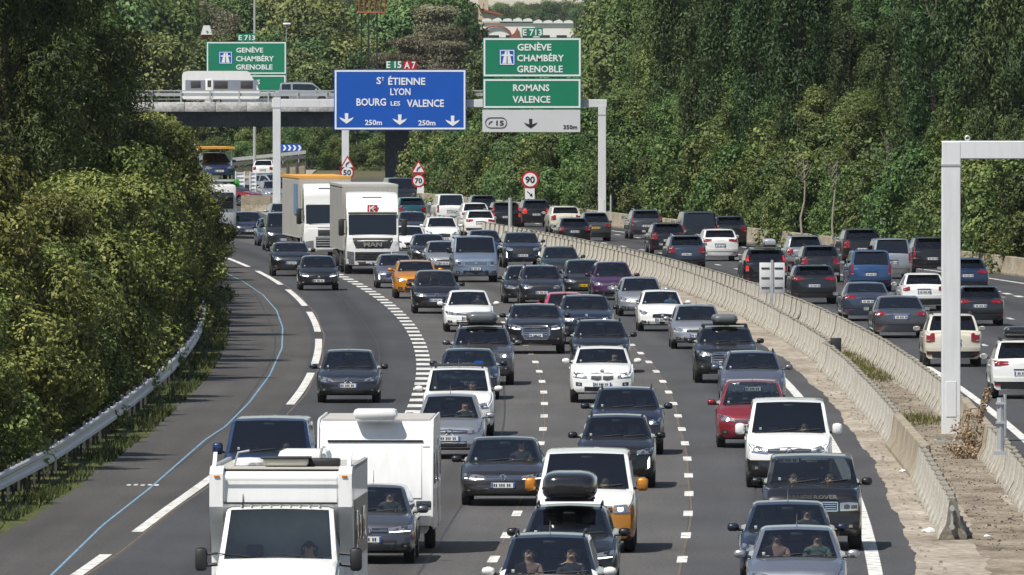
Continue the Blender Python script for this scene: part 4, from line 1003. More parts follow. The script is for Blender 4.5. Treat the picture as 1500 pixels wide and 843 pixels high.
# chevron board on the far ramp
x, z = Wp(426, 217, 572*K); t = thing('chevron_board', (x, 572*K, 0), 0, 'blue and white chevron board on the far ramp above the dark guard rail', 'sign')
q = MB(); q.box((0, 0, z), (1.85, .05, .62)); q.build('board', [SBLUE], t, 0)
for i in range(4):
    q = MB(); xx = -.72+i*.44; q.prism([(xx, z-.24), (xx+.18, z-.24), (xx+.34, z), (xx+.16, z)], -.045, -.03, 'y'); q.prism([(xx+.16, z), (xx+.34, z), (xx+.18, z+.24), (xx, z+.24)], -.046, -.031, 'y'); q.build('chevron', [WTXT], t, 0)
q = MB(); q.tube([(-.7, .05, 0), (-.7, .05, z)], .04, 6); q.tube([(.7, .05, 0), (.7, .05, z)], .04, 6); q.build('post', [GREYM], t)
# board seen from behind on the right barrier
x, d = G(1131, 455); d = 240.0*K; x = (1131-750)*d/FPX; k = FPX/d
t = thing('notice_board', (x, d, 0), 0, 'grey twin board seen from behind, on a post in the median', 'sign'); zt, zb_ = Wp(0, 385, d)[1], Wp(0, 430, d)[1]
for sx in (-1, 1):
    q = MB(); q.box((sx*9.7/k, 0, (zt+zb_)/2), (17.6/k, .03, zt-zb_), bev=.01); o = q.build('panel', [SWHITE], t)
    q = MB()
    for j in range(3): q.box((sx*9.7/k, -.025, zb_+(zt-zb_)*(.18+.32*j)), (12/k, .02, .05))
    q.build('bracket', [BLK], o)
q = MB(); q.box((0, .0, (zt+.1)/2), (.09, .10, zt+.1)); q.build('post', [GREYM], t)
# small grey posts on the barriers
def pole(px, pyt, pyb, d, r_, label, name='marker_post', mat=GREYM, cap=False):
    d *= K
    x, z1 = Wp(px, pyt, d); z0_ = max(0, Wp(px, pyb, d)[1]); t = MB()
    t.tube([(0, 0, 0), (0, 0, z1-z0_)], r_, 8)
    if cap:
        t.lathe([(r_*1.3, -.03), (r_*1.3, .03)], 8, 0, 'z'); t.box((0, 0, .0), (r_*3.4, r_*2.6, .08)); t.box((0, 0, (z1-z0_)*.55), (r_*2.6, r_*2.6, .05)); t.box((0, 0, (z1-z0_)*.9), (r_*2.6, r_*2.6, .05))
    o = t.build(name, [mat]); o.location = (x, d, z0_); return tag(o, label, 'post')
d = 146.5
pole(1466, 583, 664, d, .085, 'thick grey tube post with collars bolted to the barrier at the right edge', 'sensor_post', GREYM, True)
pole(1472.5, 578, 640, d+.4, .035, 'thin pale rod beside the thick grey tube post')
pole(747.5, 290, 345, 352, .11, 'white post in the median beside the car with bright tail lights')
pole(800, 270, 300, 432, .08, 'thin grey post behind the 90 limit sign')
pole(895, 287, 330, 385, .06, 'short grey post right of the gantry leg')
pole(1291.5, 288, 345, 322, .07, 'slim pale post in front of the trees above the dark estate cars')
for px, d in ((1041, 262), (1180, 208), (908, 318)):
    pass
# street lamp and small far lamp
def lamp_post(px, pyt, d, label, r_=.10, head=True):
    d *= K
    x, z1 = Wp(px, pyt, d); t = thing('street_lamp', (x, d, 0), 0, label, 'street lamp')
    q = MB(); q.tube([(0, 0, 0), (0, 0, z1)], [r_, r_*.6], 8); q.build('pole', [GREYM], t)
    if head: q = MB(); q.box((.05, 0, z1+.1), (.75, .5, .22), bev=.08); q.build('lamp_head', [plain('lamp_white', (.7, .72, .72), .4)], t)
lamp_post(373, -40, 556, 'tall thin grey lamp post rising behind the distant green sign', .14)
lamp_post(419.5, 37, 620, 'short white-headed lamp at the corner of the distant green sign', .05)
# ------------------------------------------------------------------ foliage
def leafmat(name, a, b, c, sc=.7, trans=.25):
    m, n, bs, L = nodes(name); bs.inputs['Roughness'].default_value = .58; bs.inputs['Specular IOR Level'].default_value = .25
    geo = n.nodes.new('ShaderNodeNewGeometry'); oi = n.nodes.new('ShaderNodeObjectInfo'); tc = n.nodes.new('ShaderNodeTexCoord')
    ns = n.nodes.new('ShaderNodeTexNoise'); ns.inputs['Scale'].default_value = sc; ns.inputs['Detail'].default_value = 3; L.new(tc.outputs['Object'], ns.inputs[0])
    ad = n.nodes.new('ShaderNodeMath'); ad.operation = 'MULTIPLY_ADD'; ad.inputs[1].default_value = .45; L.new(geo.outputs['Random Per Island'], ad.inputs[0])
    sb = n.nodes.new('ShaderNodeMath'); sb.operation = 'MULTIPLY_ADD'; sb.inputs[1].default_value = .9; sb.inputs[2].default_value = -.17; L.new(ns.outputs['Fac'], sb.inputs[0]); L.new(sb.outputs[0], ad.inputs[2])
    cr = n.nodes.new('ShaderNodeValToRGB'); e = cr.color_ramp.elements; e[0].position = .18; e[0].color = (*[q*.7 for q in a], 1); e[1].position = .9; e[1].color = (*[q*1.1 for q in c], 1); k = e.new(.5); k.color = (*b, 1)
    L.new(ad.outputs[0], cr.inputs[0]); hs = n.nodes.new('ShaderNodeHueSaturation')
    mr = n.nodes.new('ShaderNodeMapRange'); mr.inputs[3].default_value = .462; mr.inputs[4].default_value = .528; L.new(oi.outputs['Random'], mr.inputs[0]); L.new(mr.outputs[0], hs.inputs[0])
    m2 = n.nodes.new('ShaderNodeMath'); m2.operation = 'MULTIPLY'; m2.inputs[1].default_value = 7.13; L.new(oi.outputs['Random'], m2.inputs[0]); fr = n.nodes.new('ShaderNodeMath'); fr.operation = 'FRACT'; L.new(m2.outputs[0], fr.inputs[0])
    m3 = n.nodes.new('ShaderNodeMapRange'); m3.inputs[3].default_value = .92; m3.inputs[4].default_value = 1.75; L.new(fr.outputs[0], m3.inputs[0]); L.new(m3.outputs[0], hs.inputs[2])
    L.new(cr.outputs[0], hs.inputs[4]); L.new(hs.outputs[0], bs.inputs['Base Color'])
    tl = n.nodes.new('ShaderNodeBsdfTranslucent'); L.new(hs.outputs[0], tl.inputs[0]); ms = n.nodes.new('ShaderNodeMixShader'); ms.inputs[0].default_value = trans
    L.new(bs.outputs[0], ms.inputs[1]); L.new(tl.outputs[0], ms.inputs[2]); L.new(ms.outputs[0], n.nodes['Material Output'].inputs[0]); return m
def leaf_mesh(name, cen, rad, nper, size, asp, mat, squash=.8, droop=.0, fill=.62, up=0.0):
    cen = np.array(cen); k = len(cen); n = k*nper
    c = np.repeat(cen, nper, 0); r = np.repeat(np.array(rad), nper)
    dr = rng.normal(size=(n, 3)); dr /= np.linalg.norm(dr, axis=1)[:, None]
    rr = r*(fill+(1.08-fill)*rng.random(n)**.5)
    wig = 1+.30*np.sin(dr[:, :1]*5+c[:, 2:]*3)*np.sin(dr[:, 2:]*6+c[:, :1]*4)+.22*(rng.random((n, 1)) < .12)*rng.random((n, 1))*2
    p = c+dr*rr[:, None]*wig*np.array([1, 1, squash])
    nr = dr*1.0+rng.normal(size=(n, 3))*.42+np.array([-.12, -.12, .42]); nr /= np.linalg.norm(nr, axis=1)[:, None]
    if up: nr[:, 2] *= (1-up*.8); nr /= np.linalg.norm(nr, axis=1)[:, None]
    t = np.cross(nr, rng.normal(size=(n, 3))+np.array([0, 0, droop])); t /= np.linalg.norm(t, axis=1)[:, None]
    if up:
        z_ = np.array([0, 0, 1.0])-nr*nr[:, 2:]; z_ += rng.normal(size=(n, 3))*.3; t = t*(1-up)+z_*up; t /= np.linalg.norm(t, axis=1)[:, None]
    b = np.cross(nr, t)
    s = size*(.6+.8*rng.random(n)); s1 = (s*.5)[:, None]; s2 = (s*asp*.5)[:, None]; f = (s*.12)[:, None]
    v = np.stack([p-t*s1, p-b*s2+nr*f, p+t*s1, p+b*s2+nr*f], 1).reshape(-1, 3).astype('f')
    me = bpy.data.meshes.new(name); me.vertices.add(n*4); me.vertices.foreach_set('co', v.ravel())
    me.loops.add(n*4); me.loops.foreach_set('vertex_index', np.arange(n*4, dtype='i')); me.polygons.add(n); me.polygons.foreach_set('loop_start', np.arange(0, n*4, 4, dtype='i'))
    me.materials.append(mat); me.update(calc_edges=True); return me
BARK = plain('bark', (.10, .078, .058), .9, var=.4, scale=4); BARKP = plain('pale_bark', (.30, .26, .21), .85, var=.3, scale=4)
def make_tree(name, cat, h, r, ncl, nper, leaf, mat, base=.12, shape='round', clr=.9, bark=BARK, asp=.5, lean=0, twigs=10, squash=.8, up=0.0):
    root = thing(name, (0, 0, -500), 0, 'x', cat); cen = []; rad = []
    while len(cen) < ncl:
        t = random.random(); z = base*h+(1-base)*h*t
        if shape == 'round': e = math.sin(PI*min(1, max(0, .12+t*.86)))**.55
        elif shape == 'cone': e = max(.06, (1-t)**.75)*min(1, .5+t*5)
        elif shape == 'column': e = math.sin(PI*min(1, .10+t*.88))**.35
        elif shape == 'bush': e = math.sqrt(max(0, 1-(t*.95)**2.2))
        elif shape == 'tier': e = max(.15, 1-t*.75)*(.55+.45*abs(math.sin(t*15)))
        a = random.random()*2*PI; lob = .78+.22*math.sin(a*3+t*7)+.12*math.sin(a*5-t*11)
        q = (.45+.55*random.random()**.6)*e*lob*r
        c = clr*(.6+.7*random.random())*(.6 if shape in ('column', 'cone') else 1)
        cen.append((q*math.cos(a)+lean*t, q*math.sin(a), min(z, h-c*.4))); rad.append(c)
    link('crown', leaf_mesh('crown', cen, rad, nper, leaf, asp, mat, squash, up=up), root)
    q = MB(); w = max(.06, h*.016); top = h*(.9 if shape in ('cone', 'column', 'tier') else .72)
    q.tube([(0, 0, 0), (w*.6, 0, top*.25), (-w*.5+lean*.3, w*.5, top*.55), (lean*.7, 0, top)], [w*1.25, w, w*.7, w*.2], 8)
    for i in random.sample(range(ncl), min(twigs, ncl)):
        c = cen[i]; zz = max(.1*h, c[2]-h*.16)
        if zz > top: zz = top*.9
        q.tube([(0, 0, zz), (c[0]*.5, c[1]*.5, (zz+c[2])/2+.1), (c[0]*1.02, c[1]*1.02, c[2]+.1)], [w*.42, w*.28, w*.08], 5)
    q.build('trunk', [bark], root)
    return root
LM_OL = leafmat('leaf_olive', (.046, .062, .014), (.112, .138, .034), (.19, .205, .062), .55, .16)
LM_EV = leafmat('leaf_evergreen', (.018, .032, .010), (.044, .066, .018), (.10, .125, .036), .6, .12)
LM_R1 = leafmat('leaf_mid', (.028, .052, .014), (.062, .100, .026), (.14, .175, .055), .28, .15)
LM_R2 = leafmat('leaf_dark', (.026, .052, .016), (.058, .098, .028), (.11, .145, .048), .3, .12)
LM_CY = leafmat('leaf_cypress', (.018, .036, .012), (.036, .066, .020), (.070, .10, .032), .5, .08)
LM_BR = leafmat('leaf_bramble', (.030, .056, .014), (.066, .105, .026), (.15, .175, .058), .5, .16)
LM_CE = leafmat('leaf_cedar', (.045, .046, .026), (.11, .107, .062), (.21, .19, .12), .4, .2)
LM_YE = leafmat('leaf_yellow_green', (.040, .056, .016), (.082, .102, .030), (.145, .155, .055), .3, .16)
LM_LI = leafmat('leaf_bright', (.03, .06, .008), (.055, .10, .012), (.09, .14, .02), .4)
LM_DRY = leafmat('leaf_dry', (.14, .12, .06), (.30, .25, .13), (.48, .42, .28), 2.5)
PR = {}
PR['ol1'] = make_tree('verge_bush', 'bush', 5.0, 2.3, 100, 520, .125, LM_OL, .02, 'bush', .52, twigs=26, bark=BARKP)
PR['ol2'] = make_tree('verge_bush', 'bush', 5.6, 2.1, 100, 520, .120, LM_OL, .02, 'bush', .50, twigs=26, bark=BARKP)
PR['ev1'] = make_tree('evergreen_tree', 'tree', 13.0, 2.7, 130, 700, .17, LM_EV, .06, 'column', .88, twigs=24, asp=.25, squash=1.3, up=.45)
PR['ev2'] = make_tree('evergreen_tree', 'tree', 12.0, 2.6, 100, 620, .17, LM_EV, .05, 'round', .72, twigs=24, asp=.35, squash=1.1, up=.4)
PR['ev3'] = make_tree('broadleaf_tree', 'tree', 11.0, 2.8, 84, 680, .16, LM_BR, .08, 'round', .72, twigs=24)
PR['r1'] = make_tree('broadleaf_tree', 'tree', 14.0, 3.4, 84, 520, .20, LM_R1, .06, 'round', .98, asp=.6)
PR['r2'] = make_tree('dark_tree', 'tree', 15.0, 2.6, 90, 480, .22, LM_R2, .05, 'column', 1.0, asp=.4, squash=1.2, up=.3)
PR['r3'] = make_tree('pine_tree', 'tree', 15.0, 2.6, 84, 460, .22, LM_R2, .08, 'cone', 1.45, asp=.28, squash=1.3, up=.4)
PR['cy'] = make_tree('cypress_tree', 'tree', 14.0, 1.5, 70, 360, .21, LM_CY, .02, 'column', .85, asp=.28, squash=1.8, up=.6)
PR['b1'] = make_tree('hedge_bush', 'bush', 4.6, 2.3, 40, 340, .165, LM_R1, .0, 'bush', .66, asp=.6, bark=BARKP)
PR['b2'] = make_tree('bramble_bush', 'bush', 4.2, 2.4, 40, 340, .16, LM_BR, .0, 'bush', .62, asp=.6, bark=BARKP)
PR['ce'] = make_tree('cedar_tree', 'tree', 14.0, 6.0, 130, 170, .34, LM_CE, .12, 'tier', 1.2, asp=.35, squash=.35, bark=BARK)
PR['ye'] = make_tree('broadleaf_tree', 'tree', 10.0, 4.2, 80, 170, .38, LM_YE, .05, 'round', 1.5, asp=.6)
PR['dk'] = make_tree('oak_tree', 'tree', 11.0, 4.5, 80, 170, .38, LM_R2, .05, 'round', 1.6, asp=.6)
PR['li'] = make_tree('young_tree', 'tree', 8.0, 2.6, 70, 200, .24, LM_LI, .05, 'round', .9, asp=.5)
PR['ba'] = make_tree('thin_crowned_tree', 'tree', 13.0, 3.4, 46, 90, .26, LM_CE, .35, 'round', .9, bark=BARKP, twigs=46)
kids(None)
used = set()
def place(k, x, y, z, s, label, group, sy=1.0, nm=None):
    pr = PR[k]; rz = random.random()*6.28; sc = (s, s, s*sy)
    if k not in used:
        used.add(k); pr.location = (x, y, z); pr.rotation_euler = (0, 0, rz); pr.scale = sc; o = pr; pr['label'] = label
    else: o = copy_tree(pr, (x, y, z), rz, sc, label)
    o['group'] = group; return o
def band(px, names):
    for lim, t in names:
        if px < lim: return t
    return names[-1][1]
def LBUSH(px): return 'olive brown bush on the left verge, '+band(px, [(40, 'nearest the left edge'), (110, 'second stretch from the left edge'), (170, 'midway along the guard rail'), (230, 'beyond the middle of the rail'), (270, 'near the far end of the rail'), (999, 'hiding the far end of the rail')])
def LTREE(k, px): return {'ev1': 'tall dark evergreen', 'ev2': 'round-topped evergreen', 'ev3': 'lighter broadleaf tree'}[k]+' rising '+band(px, [(-60, 'at the left edge behind the bushes'), (20, 'in the upper left corner'), (90, 'just right of the upper left corner'), (150, 'in the middle of the left bank'), (200, 'left of the caravan bridge'), (999, 'closest to the caravan bridge')])
RK = {'b1': 'green hedge bush', 'b2': 'yellowish bramble bush', 'r1': 'mid green broadleaf tree', 'r2': 'dark green tree', 'r3': 'pointed pine', 'cy': 'narrow dark cypress', 'li': 'bright green young tree'}
def RTREE(k, px, off):
    low = 'low against the barrier ' if off < 3 else 'just behind the hedge ' if off < 5 else '' if off < 10 else 'high at the back '
    return RK[k]+' '+low+band(px, [(700, 'under the blue sign'), (760, 'left of the 90 sign'), (830, 'right of the 90 sign'), (900, 'by the right gantry leg'), (960, 'right of the gantry leg'), (1030, 'above the black van'), (1100, 'above the dark grey SUV'), (1180, 'above the silver roof box'), (1260, 'above the large black SUV'), (1330, 'above the silver-white family van'), (1400, 'behind the near gantry post'), (1470, 'right of the near gantry post'), (9999, 'at the right edge')])
# left side: olive bushes leaning over the rail, evergreens rising behind
d = 131.0*K; i = 0
while d < 300*K:
    far = max(0, (d/K-225)/60)
    x = guard_x(d)-2.25+random.uniform(-.3, .3)+min(1.2, far*1.1)
    s = random.choice((.70, .85, .95, 1.0, 1.15))
    place('ol1' if i % 2 else 'ol2', x, d, -.1, s, LBUSH(750+x*FPX/d), 'bushes behind the left guard rail', random.uniform(.85, 1.15)); d += 5.2; i += 1
d = 196.0*K; i = 0
while d < 318*K:
    x = guard_x(d)-5.4+random.uniform(-.5, .5); k = ('ev1', 'ev2', 'ev3', 'ev1', 'ev2')[i % 5]
    place(k, x, d, -.1, random.uniform(.88, 1.1), LTREE(k, 750+x*FPX/d), 'trees on the left bank', random.uniform(.95, 1.15)); d += 8.2; i += 1
d = 205.0*K
while d < 330*K:
    x = guard_x(d)-9.4+random.uniform(-.6, .6); place('ev1', x, d, -.1, random.uniform(1.0, 1.2), LTREE('ev1', 750+x*FPX/d), 'trees on the left bank', 1.15); d += 11
# right side: hedge, middle trees, tall trees
LB = {'b1': 'green hedge bush directly behind the right hand barrier', 'b2': 'yellowish bramble bush directly behind the right hand barrier', 'r1': 'mid green broadleaf tree in the belt behind the right hand barrier', 'r2': 'dark green tree in the belt behind the right hand barrier', 'r3': 'pointed pine in the belt behind the right hand barrier', 'cy': 'narrow dark cypress in the belt behind the right hand barrier', 'li': 'bright green young tree above the hedge near the right edge'}
for off, dens, kinds, h0, h1, dA, dB in ((1.9, 3.0, ('b1', 'b1', 'b2', 'b1'), .75, 1.2, 284, 456), (3.8, 4.0, ('b1', 'r1', 'cy', 'r1'), 1.1, 1.5, 292, 462), (5.6, 4.6, ('r1', 'cy', 'r3', 'cy'), .66, .85, 302, 425), (8.6, 4.6, ('r2', 'cy', 'r3', 'cy', 'r3'), .9, 1.1, 318, 428), (12.5, 5.2, ('r2', 'r3', 'r1', 'r3'), 1.05, 1.35, 338, 432), (17.5, 6.0, ('r3', 'r2', 'r1'), 1.15, 1.45, 352, 430)):
    d = dA*K; i = 0; dens *= 1.45
    while d < dB*K:
        dd_ = d+random.uniform(-1, 1); x, y = along(rb(dd_)+off+random.uniform(-.5, .5), dd_); k = kinds[(i*7+int(off)) % len(kinds)] if random.random() < .6 else random.choice(kinds)
        s = random.uniform(h0, h1)
        pxx = 750+x*FPX/y
        if k == 'cy' and off < 5 and pxx < 980: k = 'b1'
        if k == 'r1' and off < 5: s *= .42
        if pxx < 1620 and not (off > 5 and pxx < 918+off*2) and not (y > 395*K and pxx < 640) and not (abs(x-5.37) < 3.0 and 372*K < y < 391*K) and not (abs(pxx-882) < 60 and y < 390*K):
            place(k, x, y, -.1, s, RTREE(k, pxx, off), 'trees and bushes behind the right barrier'); 
        d += dens; i += 1
for px_, d_, k_, s_ in ((222, 298, 'ol1', 1.28), (262, 293, 'ol2', .80), (296, 288, 'ol1', .60), (246, 306, 'ol2', 1.1), (205, 285, 'ol1', 1.3)):
    place(k_, (px_-750)*d_*K/FPX, d_*K, -.1, s_, LBUSH(px_), 'bushes behind the left guard rail')
place('li', *along(rb(318*K)+4.8, 318*K), -.1, 1.0, RTREE('li', 1480, 5), 'trees and bushes behind the right barrier')
# bank below and behind the bridge
def hill(x, y):
    y = y/K
    t = max(0, min(1, (y-620)/900)); t2 = max(0, min(1, (y-1500)/1500))
    return 14.5*t*t*(3-2*t)+max(0, -x-10)*.035*t+13*t2*(.75+.25*math.sin(x*.004+1))
q = MB(); xs = np.linspace(-700, 900, 50); ys = np.concatenate([np.linspace(615, 1560, 40), np.linspace(1600, 3400, 12)])*K
for y in ys:
    for x in xs: q.v.append((x, y, hill(x, y)-.05))
for i in range(len(ys)-1):
    for k in range(len(xs)-1): q.f.append((i*50+k, i*50+k+1, (i+1)*50+k+1, (i+1)*50+k)); q.m.append(0)
tag(q.build('hillside', [earth('hill_ground', (.03, .05, .02), (.055, .08, .03), (.10, .11, .05), .05)], None, 90), kind='structure')
def at_px(k, px, d, ytop, label, group='trees behind the bridge', z=None):
    d *= K; x = (px-750)*d/FPX; z = hill(x, d)-.1 if z is None else z; zt = HC-(ytop-Y0)*d/FPX
    hh = {'ye': 10, 'dk': 11, 'ce': 14, 'ba': 13, 'b1': 4.6, 'b2': 4.2, 'r1': 14, 'r2': 15, 'r3': 15, 'cy': 14}[k]
    h = max(2.0, zt-z); s = h/hh
    s1 = min(1.5, max(s, .75)) if k in ('b1', 'b2') else min(max(s, .6), 1.4)
    return place(k, x, d, z, s1, label, group, s/s1)
B1 = {'b1': 'green bush on the bank below the bridge', 'b2': 'yellow-green bramble on the bank below the bridge'}
for row, (dr_, y_, lo, hi) in enumerate(((452, 238, 622, 880), (470, 220, 604, 880), (495, 205, 600, 880), (590, 206, 255, 900), (620, 192, 255, 900), (655, 182, 255, 900))):
    px = lo
    while px < hi:
        if not (row < 3 and px < 668):
            k = random.choice(('b1', 'b2')); at_px(k, px+random.uniform(-6, 6), dr_+random.uniform(-6, 6), y_+random.uniform(-9, 9), B1[k]+band(px, [(300, ', at its left end'), (350, ' under the caravan'), (400, ' right of the caravan'), (450, ' by the left gantry leg'), (500, ' left of the blue sign'), (560, ' under the blue sign'), (620, ' by the pier'), (700, ' under the blue sign'), (780, ' above the 90 sign'), (999, ' by the right gantry leg')]), 'bushes on the bank under the bridge')
        px += (34, 36, 38, 34, 34, 36)[row]
TB = {'ye': 'yellow-green tree beyond the bridge', 'dk': 'dark oak beyond the bridge', 'ce': 'grey-brown cedar beyond the bridge', 'ba': 'thin grey-stemmed tree beyond the bridge'}
for px, d, yt, k in [(310, 628, 66, 'ye'), (455, 750, 62, 'ye'), (516, 780, 58, 'dk'), (215, 650, -5, 'dk'), (190, 660, 10, 'ye'), (235, 690, -10, 'dk'), (160, 640, 0, 'dk'), (225, 620, 60, 'ye'), (270, 700, 55, 'ye'), (300, 690, 70, 'ye'), (245, 720, 30, 'ba'), (285, 740, 0, 'ba'), (262, 730, -5, 'ba'), (318, 745, 8, 'ba'), (350, 760, 12, 'dk'), (335, 800, 0, 'dk'), (400, 770, 25, 'ye'), (430, 760, 6, 'ye'), (455, 750, 10, 'ye'), (478, 700, 40, 'dk'), (455, 690, 70, 'dk'), (432, 680, 82, 'ye'), (490, 770, 22, 'ye'), (385, 690, 60, 'dk'), (355, 700, 90, 'dk'), (520, 690, 66, 'ye'), (505, 780, 45, 'dk'), (548, 720, 50, 'ye'),
                     (540, 670, 85, 'dk'), (470, 665, 100, 'ye'), (410, 660, 110, 'dk'), (255, 650, 110, 'dk'), (230, 640, 90, 'ye'), (590, 700, 20, 'dk'), (640, 690, 8, 'ce'), (600, 660, 55, 'ce'), (650, 665, 38, 'ce'), (658, 650, 60, 'ce'), (560, 655, 78, 'ce'), (640, 720, -8, 'dk'), (615, 730, -10, 'dk'), (640, 700, 12, 'dk'), (640, 640, 100, 'ce'), (720, 640, 84, 'dk'), (760, 640, 92, 'ye'), (800, 640, 84, 'dk'),
                     (915, 620, 40, 'dk'), (920, 600, 20, 'dk'), (915, 700, 8, 'ye'), (895, 640, 72, 'ye'), (900, 760, 28, 'ce'), (935, 640, -5, 'dk'), (950, 620, 5, 'dk'), (955, 560, 0, 'dk'), (915, 560, 70, 'ye'), (880, 520, 118, 'dk'), (925, 500, 50, 'dk')]:
    at_px(k, px, d, yt, TB[k]+band(px, [(260, ', far left'), (300, ' left of the distant green sign'), (420, ' around the distant green sign'), (480, ' left of the blue sign'), (560, ' above the left half of the blue sign'), (640, ' above the right half of the blue sign'), (700, ' between the two big signs'), (850, ' behind the tall green sign'), (999, ' right of the tall green sign')]))
for row, (dd_, st_) in enumerate(((1050, 30), (1250, 26), (1480, 24))):
    px = 240
    while px < 900:
        if not (688 < px < 845 and row == 0):
            k = random.choice(('ye', 'dk', 'dk')); x = (px-750)*dd_*K/FPX; z = hill(x, dd_*K)
            place(k, x, dd_*K+random.uniform(-50, 50), z-.3, random.uniform(.35, .5) if 660 < px < 870 else random.uniform(.9, 1.3), 'small distant tree on the ridge behind the buildings', 'distant trees on the ridge')
        px += st_*random.uniform(.7, 1.3)
for i, dd_ in enumerate((1900, 2200, 2500)):
    px_ = 640
    while px_ < 900:
        x = (px_-750)*dd_*K/FPX; place(('dk', 'ye', 'dk')[int(px_) % 3], x, dd_*K+random.uniform(-60, 60), hill(x, dd_*K)-.5, random.uniform(.7, 1.0), 'hazy far tree on the hill under the small patch of sky', 'far trees on the hill under the sky'); px_ += random.uniform(9, 17)
# ------------------------------------------------------------------ bridge
BD = 528.0*K; k_ = FPX/BD
def bz(py): return HC-(py-Y0)/k_
BCON = earth('bridge_concrete', (.34, .33, .31), (.46, .45, .43), (.55, .54, .52), .6); BDARK = earth('bridge_girder', (.035, .045, .055), (.05, .06, .07), (.07, .08, .09), .4)
xL = (180-750)/k_; xR = (905-750)/k_
t = thing('road_bridge', ((xL+xR)/2, BD+5, 0), 0, 'dark road bridge with a pale concrete edge crossing behind the signs', 'bridge'); cx = (xL+xR)/2
q = MB(); q.box((0, 0, (bz(186)+bz(163))/2), (xR-xL, 9.2, bz(163)-bz(186))); q.build('girder', [BDARK], t, 0)
q = MB(); q.box((0, 0, (bz(163)+bz(155))/2+.02), (xR-xL, 10.4, bz(155)-bz(163))); q.build('deck', [BCON], t, 0)
n = 16; wl = (xR-xL)/n
for i in range(n):
    q = MB(); q.box((-(xR-xL)/2+wl*(i+.5), -5.3, (bz(150)+bz(164))/2), (wl-.03, .28, bz(150)-bz(164)), bev=.03); q.build('edge_panel', [BCON], t)
x = -(xR-xL)/2
while x < (xR-xL)/2:
    q = MB(); q.box((x, -5.1, bz(150)+.48), (.12, .12, .96)); q.build('rail_post', [GREYM], t); x += 2.37
for z, hh in ((.93, .09), (.62, .26), (.25, .05)):
    q = MB(); q.box((0, -5.02, bz(150)+z), (xR-xL, .05, hh)); q.build('rail', [GREYM], t)
for dx, mt in ((-7.5, 0), (7.0, 1)):
    pass
PILM = earth('pier_dark', (.045, .052, .064), (.060, .068, .080), (.075, .083, .095), .5)
xa, xb = (563.5-750)/k_-cx, (598.5-750)/k_-cx
q = MB(); q.prism([(xa, -1.0), (xb, -1.6), (xb, 1.2), (xa, 1.6)], -.05, bz(186)+.05, 'z'); q.build('pier', [PILM], t, 0)
q = MB(); q.prism([(xa+.0, -1.02), (xa+(xb-xa)*.40, -1.75), (xb+.01, -1.62), (xb, -1.55), (xa, -.95)], -.05, bz(186)-.01, 'z'); q.build('pier_rib', [PILM], t, 0)
# ramp, wall and rail in the far left
q = MB(); q.add([(*G(335, 262), .02), (*G(450, 262), .02), (*G(470, 243), .02), (*G(335, 243), .02)], [(0, 1, 2, 3)]); tag(q.build('ramp_apron', [CONC], None, 0), kind='structure')
q = MB(); q.add([(*G(300, 330), -.003), (*G(600, 310), -.003), (*G(600, 262.1), -.003), (*G(300, 262.1), -.003)], [(0, 1, 2, 3)]); tag(q.build('ramp_road', [A_SHO], None, 0), kind='structure')
d1 = 560.0*K; kk = FPX/d1; t = thing('ramp_rail', ((394-750)/kk, d1, 0), 0, 'dark double guard rail climbing the far ramp below the chevron board', 'guard rail')
DKM = plain('weathered_steel', (.10, .10, .10), .6, .3, var=.3)
for pa, pb, w_ in ((234, 223, .30), (241, 230, .30)):
    q = MB(); z0_ = HC-(pa-Y0)/kk; z1 = HC-(pb-Y0)/kk; xa, xb = -54/kk, 54/kk
    q.prism([(xa, z0_-w_/2), (xb, z1-w_/2), (xb, z1+w_/2), (xa, z0_+w_/2)], -.04, .04, 'y'); q.build('rail_beam', [GREYM if pa == 234 else DKM], t, 0)
for i in range(9):
    xx = -54/kk+i*13.4/kk; q = MB(); q.box((xx, .1, .65+.0), (.12, .12, 1.3+.07*i)); q.build('post', [DKM], t)
q = MB(); z0_ = HC-(245-Y0)/kk; z1 = HC-(234-Y0)/kk; q.prism([(-54/kk, -.05), (54/kk, -.05), (54/kk, z1-.2), (-54/kk, z0_-.1)], .2, .6, 'y'); q.build('ramp_wall', [BARL_], t, 0)
d1 = 424.0*K; kk = FPX/d1; t = thing('ramp_barrier', ((380-750)/kk, d1, 0), -.05, 'short beige concrete barrier behind the dark cars at the far left', 'barrier')
for i in range(5):
    q = MB(); q.prism([(-.3, 0), (.3, 0), (.14, .4), (.10, 1.05), (-.10, 1.05), (-.14, .4)], i*2.0-1.2, i*2.0+.75, 'x'); o = q.build('barrier_block', [BARL_], t, 0)
# ------------------------------------------------------------------ buildings on the slope
HW = plain('render_white', (.80, .76, .71), .8, var=.08, scale=.3); TER = plain('terracotta', (.30, .085, .05), .8, var=.25, scale=1); HB = plain('render_beige', (.52, .43, .32), .85, var=.1, scale=.3); REDP = plain('shop_red', (.42, .03, .02), .5); DKG = plain('window_dark', (.03, .04, .05), .2)
d = 905*K; k = FPX/d; x = (773-750)/k; z0_ = hill(x, d)-.5; t = thing('white_store', (x, d, z0_), 0, 'long pale store with a scalloped white roof edge behind the green sign', 'building')
zt = HC-(34-Y0)/k-z0_; w_ = 134/k
q = MB(); q.box((0, 6, zt/2), (w_, 12, zt)); q.build('wall', [HW], t, 0)
for i in range(9):
    q = MB(); a = w_/9*.98; q.prism([(-a*.51, 0), (a*.51, 0), (a*.40, .34), (a*.1, .46+.10*(i % 2)), (-a*.2, .40), (-a*.42, .30)], -.3, 11, 'y'); o = q.build('roof_bay', [WHITE], t, 0); o.location = (-w_/2+w_/9*(i+.5), 0, zt-.05+(.25 if i < 5 else 0))
q = MB(); cs = [(-46/k+2.1*math.cos(a), -.2, HC-(54-Y0)/k-z0_+1.5*math.sin(a)) for a in np.linspace(.2, PI*1.15, 12)]; q.tube(cs, .13, 6)
